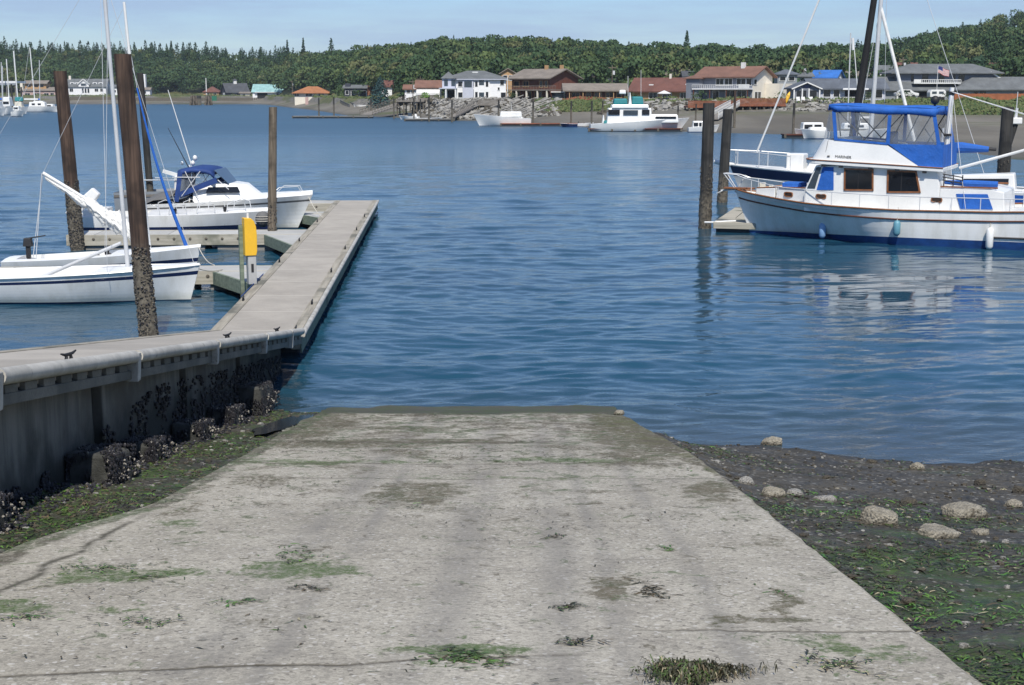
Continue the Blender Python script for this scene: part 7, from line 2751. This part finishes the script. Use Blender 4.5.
# ---------------------------------------------------------------- distant boats
def far_boat(name, label, pxs_, pxe, ywl, zb_, zs_, B, parts=(), band=None, rake=.5, cat='boat', boot='boot_blue', hullm='gelcoat', Y=None):
    """pxs_ = bow pixel, pxe = stern pixel; parts: (name, material, px0, px1, ytop, ybottom, half width, bevel)"""
    if Y is None:
        Y = G(pxs_, ywl, 0).y
    a, b = V(pxs_, ywl, Y), V(pxe, ywl, Y)
    L = abs(b.x - a.x)
    rz_ = 0 if b.x > a.x else math.pi
    t = thing(name, label, cat, (a.x, Y, 0), rz_)
    hh = Hull(L, B, zb_, zs_, .03, -.3, rake, .45, .8, .85, (.9, .2), boot=(.06, .1))
    hh.shell([(0, 0)] + (band or []), 6).build('hull', [M[hullm], M[boot], M['bottom_dark'], M['navy']], t, angle=50)
    hh.deck(.02, 0, .05).build('deck', [M['gelcoat_worn'], M['gelcoat_worn']], t)
    last = None
    for nm, mk, p0, p1, y0, y1, hw, bev in parts:
        q0, q1 = V(p0, y1, Y), V(p1, y0, Y)
        x0, x1 = q0.x - a.x, q1.x - a.x
        z0, z1 = q0.z, q1.z
        if nm in ('mast', 'antenna', 'stay', 'pole'):
            q0, q1 = V(p0, y1, Y), V(p1, y0, Y)
            mb = MB().tube([(q0.x - a.x, 0, q0.z), (q1.x - a.x, 0, q1.z)], hw, 7)
        elif nm in ('window',):
            mb = MB().box(x0, x1, -hw - .02, hw + .02, z0, z1)
        else:
            s = .12 * (z1 - z0)
            mb = MB().hexa([(x0, -hw, z0), (x1, -hw, z0), (x1, hw, z0), (x0, hw, z0), (x0 + s, -hw + s, z1), (x1 - s, -hw + s, z1), (x1 - s, hw - s, z1), (x0 + s, hw - s, z1)])
        if rz_:
            mb.v = [(-x, -y, z) for x, y, z in mb.v]
        o = mb.build(nm, M[mk], t, bevel=bev)
        if nm == 'window' and last is not None and False:
            o.parent = last
        last = o
    return t
far_boat('motor_yacht', 'white motor yacht with white canopy moored below the rock bank', 479.5, 531, 126, 1.75, 1.1, 2.6,
         [('cabin', 'gelcoat', 496, 523, 117, 122, .95, .05), ('window', 'glass_dark', 505.5, 509.5, 118, 120.7, .95, 0), ('window', 'glass_dark', 515, 517.5, 118.3, 121.3, .95, 0), ('window', 'glass_dark', 499, 501, 118.8, 120.6, .95, 0),
          ('canopy', 'white_paint', 500, 522, 111.5, 117, 1.0, .12), ('antenna', 'white_paint', 512, 511, 103, 112, .03, 0)], rake=.9)
far_boat('motor_yacht', 'big white flybridge yacht with teal canvas on the opposite shore', 679, 590, 131.5, 1.75, .95, 3.6,
         [('cabin', 'gelcoat', 606, 652, 108, 124, 1.45, .1), ('foredeck', 'gelcoat', 645, 678, 114.3, 123, 1.3, .2), ('window', 'glass_dark', 607.5, 619, 109.5, 114.5, 1.45, 0), ('window', 'glass_mid', 622.5, 637, 110, 114.5, 1.45, 0), ('window', 'glass_dark', 641, 648.5, 109.5, 114.5, 1.42, 0),
          ('window', 'glass_dark', 654.5, 675, 116.2, 118.6, 1.27, 0), ('flybridge', 'gelcoat', 611, 648, 104.5, 108.2, 1.4, .1), ('bridge_canopy', 'canvas_teal', 613, 627, 98.5, 104.4, 1.2, .15), ('bridge_canopy', 'canvas_teal', 631, 643, 96.5, 104.4, 1.2, .15), ('arch', 'gelcoat', 627.5, 631.5, 92.5, 107, 1.25, .1), ('radar', 'gelcoat', 619, 626, 90, 94, .3, .12),
          ('cockpit_cover', 'canvas_teal', 603, 611, 120.5, 124, 1.2, .1), ('window', 'glass_dark', 626, 635.5, 122.8, 123.8, 1.66, 0), ('window', 'glass_dark', 642, 646, 122.8, 123.8, 1.6, 0), ('antenna', 'white_paint', 628, 628, 76, 96, .03, 0), ('antenna', 'white_paint', 641, 641, 70, 96, .025, 0), ('davit', 'gelcoat', 602, 604.5, 115, 123, .8, .1)], rake=1.3, hullm='gelcoat')
far_boat('cabin_boat', 'small white cabin boat right of the big white yacht', 716, 688, 132.3, .95, .6, 1.7,
         [('cabin', 'gelcoat', 692, 706, 121, 128, .65, .08), ('window', 'glass_dark', 693.2, 697.5, 122.6, 126, .66, 0), ('window', 'glass_dark', 698.5, 701, 122.6, 126, .66, 0), ('window', 'glass_dark', 702, 704, 122.6, 126, .66, 0), ('antenna', 'white_paint', 705, 706, 112, 121, .02, 0)], rake=.4)
far_boat('cabin_boat', 'white cabin boat with dark windows on the dark float before the blue-grey house', 797, 824, 137.8, 1.0, .7, 1.9,
         [('cabin', 'gelcoat', 801, 823, 122.5, 131, .8, .08), ('window', 'glass_dark', 803, 811, 124.5, 128.5, .8, 0), ('window', 'glass_dark', 813, 820, 124.5, 128.5, .8, 0)], rake=.35)
far_boat('runabout', 'white covered runabout half behind the trawler canopy', 804, 828, 139.5, 1.1, .8, 1.9, [('cover', 'gelcoat_worn', 808, 827, 127, 133, .7, .25), ('window', 'glass_dark', 812, 818, 129, 131.5, .6, 0)], rake=.35, Y=156)
far_boat('sloop', 'white sloop with a bare mast seen through the trawler canopy', 884, 832, 141, 1.3, 1.0, 2.4,
         [('cabin', 'gelcoat', 842, 868, 123, 129, .8, .1), ('window', 'glass_dark', 846, 852, 125, 127, .8, 0), ('window', 'glass_dark', 856, 862, 125, 127, .8, 0), ('mast', 'alloy', 847.5, 850.7, 33, 126, .07, 0), ('stay', 'white_paint', 860.5, 853.7, 42, 128, .05, 0), ('pole', 'white_paint', 853.2, 852.6, 38, 50, .16, 0), ('boom', 'gelcoat_worn', 850, 872, 116.5, 118.5, .15, .05)], rake=.6, cat='sailboat')
far_boat('speedboat', 'small white speedboat behind the pale float, left one of two', 401, 420, 119.5, .75, .55, 1.8, [('windshield', 'glass_mid', 408, 412, 113, 116, .6, 0), ('seat', 'white_paint', 413, 417, 114, 116.5, .5, .05)], rake=.4, boot='gelcoat')
far_boat('speedboat', 'low white speedboat at the pale float, right one of two', 440, 416, 121, .6, .5, 1.7, [('windshield', 'glass_mid', 428, 431, 116.2, 118, .5, 0), ('outboard', 'white_paint', 416.2, 418.5, 117, 120.5, .2, .05)], rake=.4, boot='gelcoat')
far_boat('skiff', 'navy skiff tied to the red float', 562, 577, 127, .55, .45, 1.3, [('bench', 'wood_grey', 567, 569, 123.5, 124.3, .45, 0)], rake=.25, hullm='navy')
far_boat('dinghy', 'white dinghy with an outboard beside the navy skiff', 592, 577.5, 126.8, .6, .5, 1.3, [('outboard', 'black_rubber', 577.6, 579.2, 121.3, 125, .15, .03), ('bench', 'wood_grey', 583, 585, 123, 123.8, .45, 0)], rake=.25)
far_boat('cabin_boat', 'tiny white cabin boat aground below the orange roof', 299.5, 305.5, 107.2, 1.2, 1.0, 1.8, [('cabin', 'gelcoat', 301.5, 305, 101, 104.5, .7, .1), ('window', 'glass_dark', 302.3, 304.3, 102, 103.5, .7, 0)], rake=.4, Y=500)
t = far_boat('rowing_boat', 'white rowing boat lying on the mud before the dark cottage', 354.5, 366.5, 108.2, .75, .6, 1.5, [('bench', 'wood_grey', 359, 361, 106.2, 106.6, .5, 0)], rake=.3, Y=362)
t.location.z = V(360, 107.6, 362).z
t = thing('marker_post', 'pinkish upright panel on the mud right of the tiny aground boat', 'post', V(307, 106.3, 470))
bx(t, 'panel', 'siding_pink', -.5, .5, -.15, .15, -.6, 3.0)
bx(t, 'base', 'conc_far', -.8, .8, -.4, .4, -1.0, .1)

# far left marina, about 350 m away
ML = [('sailboat', 'white sailboat whose tall mast is the rightmost at the far left marina', 57, 22, 112, 1.5, 1.2, 3.0, [('cabin', 'gelcoat', 30, 46, 102, 106.5, 1.0, .1), ('window', 'glass_dark', 33, 36, 103.3, 105, 1.0, 0), ('window', 'glass_dark', 39, 42, 103.3, 105, 1.0, 0), ('mast', 'white_paint', 35.3, 29.8, 47.5, 106, .14, 0), ('boom', 'white_paint', 24, 38, 98.5, 99.8, .15, .05), ('stay', 'alloy', 22.5, 28.8, 50, 98, .04, 0)], 'sailboat'),
      ('sailboat', 'sailboat with a green cover and the thickest mast at the far left marina', 26, 14, 114, 1.7, 1.4, 2.8, [('cabin', 'cream_paint', 15.5, 23, 102, 108, 1.0, .1), ('sail_cover', 'canvas_teal', 15, 23, 97, 101, .3, .1), ('mast', 'white_paint', 18.3, 13.6, 51, 106, .16, 0)], 'sailboat'),
      ('motorboat', 'white motorboat with a tall cabin beside the left marina pile', 13, 2, 115, 1.7, 1.3, 3.0, [('cabin', 'gelcoat', 4, 11.5, 97, 106, 1.2, .1), ('window', 'glass_dark', 5, 10.5, 101.5, 104, 1.2, 0), ('mast', 'white_paint', 9, 6.4, 59, 98, .12, 0)], 'boat'),
      ('motorboat', 'low white cruiser with dark windows at the right edge of the far left marina', 58.5, 40, 111.5, 1.3, 1.0, 2.8, [('cabin', 'gelcoat', 43, 54, 104, 107.5, 1.0, .1), ('window', 'glass_dark', 45, 52, 105, 106.5, 1.0, 0), ('window', 'glass_dark', 46, 49, 108.3, 109.5, 1.38, 0)], 'boat'),
      ('motorboat', 'white boat cut by the left border at the far left marina', 3.5, -14, 116, 1.7, 1.3, 3.0, [('cabin', 'gelcoat', -9, 1.5, 101, 108, 1.1, .1), ('window', 'glass_dark', -7, 0, 103, 105.5, 1.1, 0), ('mast', 'alloy', 2.5, 1.2, 62, 102, .1, 0)], 'boat')]
ML += [('motorboat', 'small white cruiser between the two far marina piles', 22.5, 12.5, 116.5, 1.3, 1.0, 2.4, [('cabin', 'gelcoat', 14, 20, 106, 110.5, .8, .1), ('window', 'glass_dark', 15, 19, 107.3, 109, .8, 0)], 'boat'),
       ('sailboat', 'white sloop with a thin tall mast behind the boats of the far left marina', 48, 30, 109.5, 1.4, 1.1, 2.8, [('cabin', 'gelcoat', 34, 44, 101, 104.5, .9, .1), ('mast', 'alloy', 40, 39.3, 60, 103, .12, 0), ('boom', 'canvas_blue', 32, 40, 98.5, 100, .2, .05)], 'sailboat'),
       ('sailboat', 'sailboat with a grey mast and blue boom cover near the left border', 11, -6, 112, 1.5, 1.2, 2.8, [('cabin', 'gelcoat', -2, 8, 102, 106.5, .9, .1), ('mast', 'alloy', 2.9, 2.4, 66, 104, .12, 0), ('boom', 'canvas_blue', -5, 2, 98, 99.8, .2, .05)], 'sailboat')]
for nm, lab, p0, p1, yw, zb_, zs_, B, prt, cat in ML:
    far_boat(nm, lab, p0, p1, yw, zb_, zs_, B, prt, rake=.6, cat=cat)
a, b = V(-30, 82, 370), V(15.5, 82, 370)
t = thing('boathouse', 'white flat-roofed covered moorage at the left border', 'boathouse', (a.x, 370, 0))
w = b.x - a.x
bx(t, 'roof', 'white_paint', 0, w, 0, 8, b.z - .25, b.z + .25)
bx(t, 'fascia', 'siding_grey', .05, w - .05, -.06, -.003, b.z - .8, b.z - .252)
for i in range(6):
    bx(t, 'post', 'wood_grey', i * (w - .3) / 5, i * (w - .3) / 5 + .25, .1, .35, -1, b.z - .25)

# boulders, grass and shrubs on the bank (masses)
mb = MB()
rnd = random.Random(8)
for i in range(1500):
    px = rnd.uniform(398, 560) if i % 5 else rnd.uniform(600, 860)
    sh, e1, b1, tp, e2, fl, cr = interp(px, SHORE)
    y = lerp(b1 - (5 if px < 540 else 2), tp, rnd.random() ** .8)
    x = AZ(px) * y
    r = rnd.uniform(.22, .62) * (1.35 if rnd.random() < .12 else 1)
    mb.blob((x, y, terr(x, y) + r * .15), r * rnd.uniform(.8, 1.5), r, r * .75, 7, 5, rnd.choice((0, 0, 1, 2)), .9, False, sd=i)
tag(mb.build('riprap', [M['rock_grey'], M['rock_dark'], M['conc_far']]), 'grey riprap boulders on the bank below the shore houses', 'boulders', kind='stuff')
mb = MB()
for i in range(46):
    px = rnd.uniform(405, 545)
    sh, e1, b1, tp, e2, fl, cr = interp(px, SHORE)
    y = lerp(b1, tp - 3, rnd.random())
    x = AZ(px) * y
    a = rnd.gauss(.5, .35)
    L = rnd.uniform(2, 5)
    z = terr(x, y) + .55
    mb.tube([(x - L * .5, y - .5, z - L * .18), (x + L * .5, y + .6, z + L * .20)], .13, 6)
tag(mb.build('driftwood', M['conc_far']), 'bleached driftwood logs lying over the rock bank', 'driftwood', kind='stuff')
P, N, mi = [], [], []
for i in range(52000):
    c = rng.random()
    if c < .42:
        px = rng.uniform(905, 1150)
    elif c < .68:
        px = rng.uniform(535, 632)
    elif c < .8:
        px = rng.uniform(-60, 262)
    elif c < .92:
        px = rng.uniform(262, 420)
    else:
        px = rng.uniform(632, 905)
    sh, e1, b1, tp, e2, fl, cr = interp(px, SHORE)
    t_ = rng.random()
    y = lerp(lerp(b1, tp, .25), tp + 3, t_) if .0 <= c < .68 else lerp(tp - 3, tp + 8, t_)
    x = AZ(px) * y
    bush = max(0, mnoise.noise(Vector((x * .22, y * .12, 5)))) * 1.3
    P.append((x, y, terr(x, y) + rng.random() * (.25 + bush)))
    N.append((rng.normal(0, .4), -.7, .7))
    m = 2 if rng.random() < .3 else (3 if rng.random() < .6 else 4)
    if 560 < px < 625 and t_ > .72:
        m = 5 if rng.random() < .6 else 4
    elif rng.random() < .22:
        m = 4
    mi.append(m)
Q = cards(np.array(P), np.array(N), .15, rng)
paint('leaf_red', C(.24, .075, .035), .8)
me = quads_mesh('bank_vegetation', Q, LEAVES + [M['leaf_red']], np.array(mi))
o = bpy.data.objects.new('bank_vegetation', me)
COL.objects.link(o)
tag(o, 'rough grass and low shrubs along the top of the far banks', 'bank vegetation', kind='stuff')
# ------------------------------------------------------------------ sky, sun, camera
SUN = Vector((.07, -.60, .80)).normalized()
world = bpy.data.worlds.new('World')
SC.world = world
world.use_nodes = True
wt = world.node_tree
wt.nodes.clear()
wo = wt.nodes.new('ShaderNodeOutputWorld')
bg = wt.nodes.new('ShaderNodeBackground')
sky = wt.nodes.new('ShaderNodeTexSky')
sky.sky_type = 'NISHITA'
sky.sun_disc = False
sky.sun_elevation = math.asin(SUN.z)
sky.sun_rotation = math.atan2(SUN.x, SUN.y)
sky.altitude = 0
sky.air_density = 1.0
sky.dust_density = .2
sky.ozone_density = 3.0
# thin streaks of high cloud
tc = wt.nodes.new('ShaderNodeTexCoord')
mp = wt.nodes.new('ShaderNodeMapping')
mp.inputs['Scale'].default_value = (2.2, 2.2, 22)
mp.inputs['Rotation'].default_value = (0, R(4), 0)
wt.links.new(tc.outputs['Generated'], mp.inputs['Vector'])
nz = wt.nodes.new('ShaderNodeTexNoise')
nz.inputs['Scale'].default_value = 1.6
nz.inputs['Detail'].default_value = 7
nz.inputs['Roughness'].default_value = .6
wt.links.new(mp.outputs[0], nz.inputs['Vector'])
mr = wt.nodes.new('ShaderNodeMapRange')
mr.interpolation_type = 'SMOOTHSTEP'
mr.inputs['From Min'].default_value = .40
mr.inputs['From Max'].default_value = .66
mr.inputs['To Max'].default_value = .7
wt.links.new(nz.outputs['Fac'], mr.inputs['Value'])
mx = wt.nodes.new('ShaderNodeMix')
mx.data_type = 'RGBA'
wt.links.new(mr.outputs[0], mx.inputs[0])
wt.links.new(sky.outputs[0], mx.inputs[6])
mx.inputs[7].default_value = (5.2, 5.9, 6.6, 1)
tint = wt.nodes.new('ShaderNodeMix')
tint.data_type = 'RGBA'
tint.blend_type = 'MULTIPLY'
tint.inputs[0].default_value = 1
tint.inputs[7].default_value = (.82, .96, 1.24, 1)
wt.links.new(mx.outputs[2], tint.inputs[6])
wt.links.new(tint.outputs[2], bg.inputs['Color'])
bg.inputs['Strength'].default_value = .088
wt.links.new(bg.outputs[0], wo.inputs['Surface'])

sl = bpy.data.lights.new('sun', 'SUN')
sl.energy = 5.0
sl.angle = R(.53)
sl.color = (1.0, .95, .86)
so = bpy.data.objects.new('sun', sl)
COL.objects.link(so)
so.rotation_euler = (-SUN).to_track_quat('-Z', 'Y').to_euler()
so.location = SUN * 200

# the air: a thin even haze over the whole harbour
hz = NT('haze_air')
pv = hz.n('ShaderNodeVolumePrincipled')
pv.inputs['Color'].default_value = (.80, .90, 1.0, 1)
pv.inputs['Density'].default_value = .00012
pv.inputs['Anisotropy'].default_value = .2
hz.t.links.new(pv.outputs[0], hz.out.inputs['Volume'])
ho = MB().box(-1500, 1500, -150, 1250, -8, 75).build('haze', hz.mat)
tag(ho, 'thin bluish haze in the air over the harbour', 'haze', kind='stuff')

cam = bpy.data.cameras.new('camera')
cam.sensor_width = 36
cam.lens = FPX * 36 / 1024
cam.clip_start = .1
cam.clip_end = 6000
co = bpy.data.objects.new('camera', cam)
COL.objects.link(co)
co.location = (0, 0, EYE)
co.rotation_euler = (R(90) - PITCH, 0, 0)
SC.camera = co
SC.view_settings.view_transform = 'Standard'
SC.view_settings.look = 'None'
SC.view_settings.exposure = .08
SC.view_settings.gamma = 1
SC.cycles.use_denoising = True
SC.cycles.max_bounces = 6
SC.cycles.transparent_max_bounces = 10
SC.cycles.caustics_reflective = False
SC.cycles.caustics_refractive = False
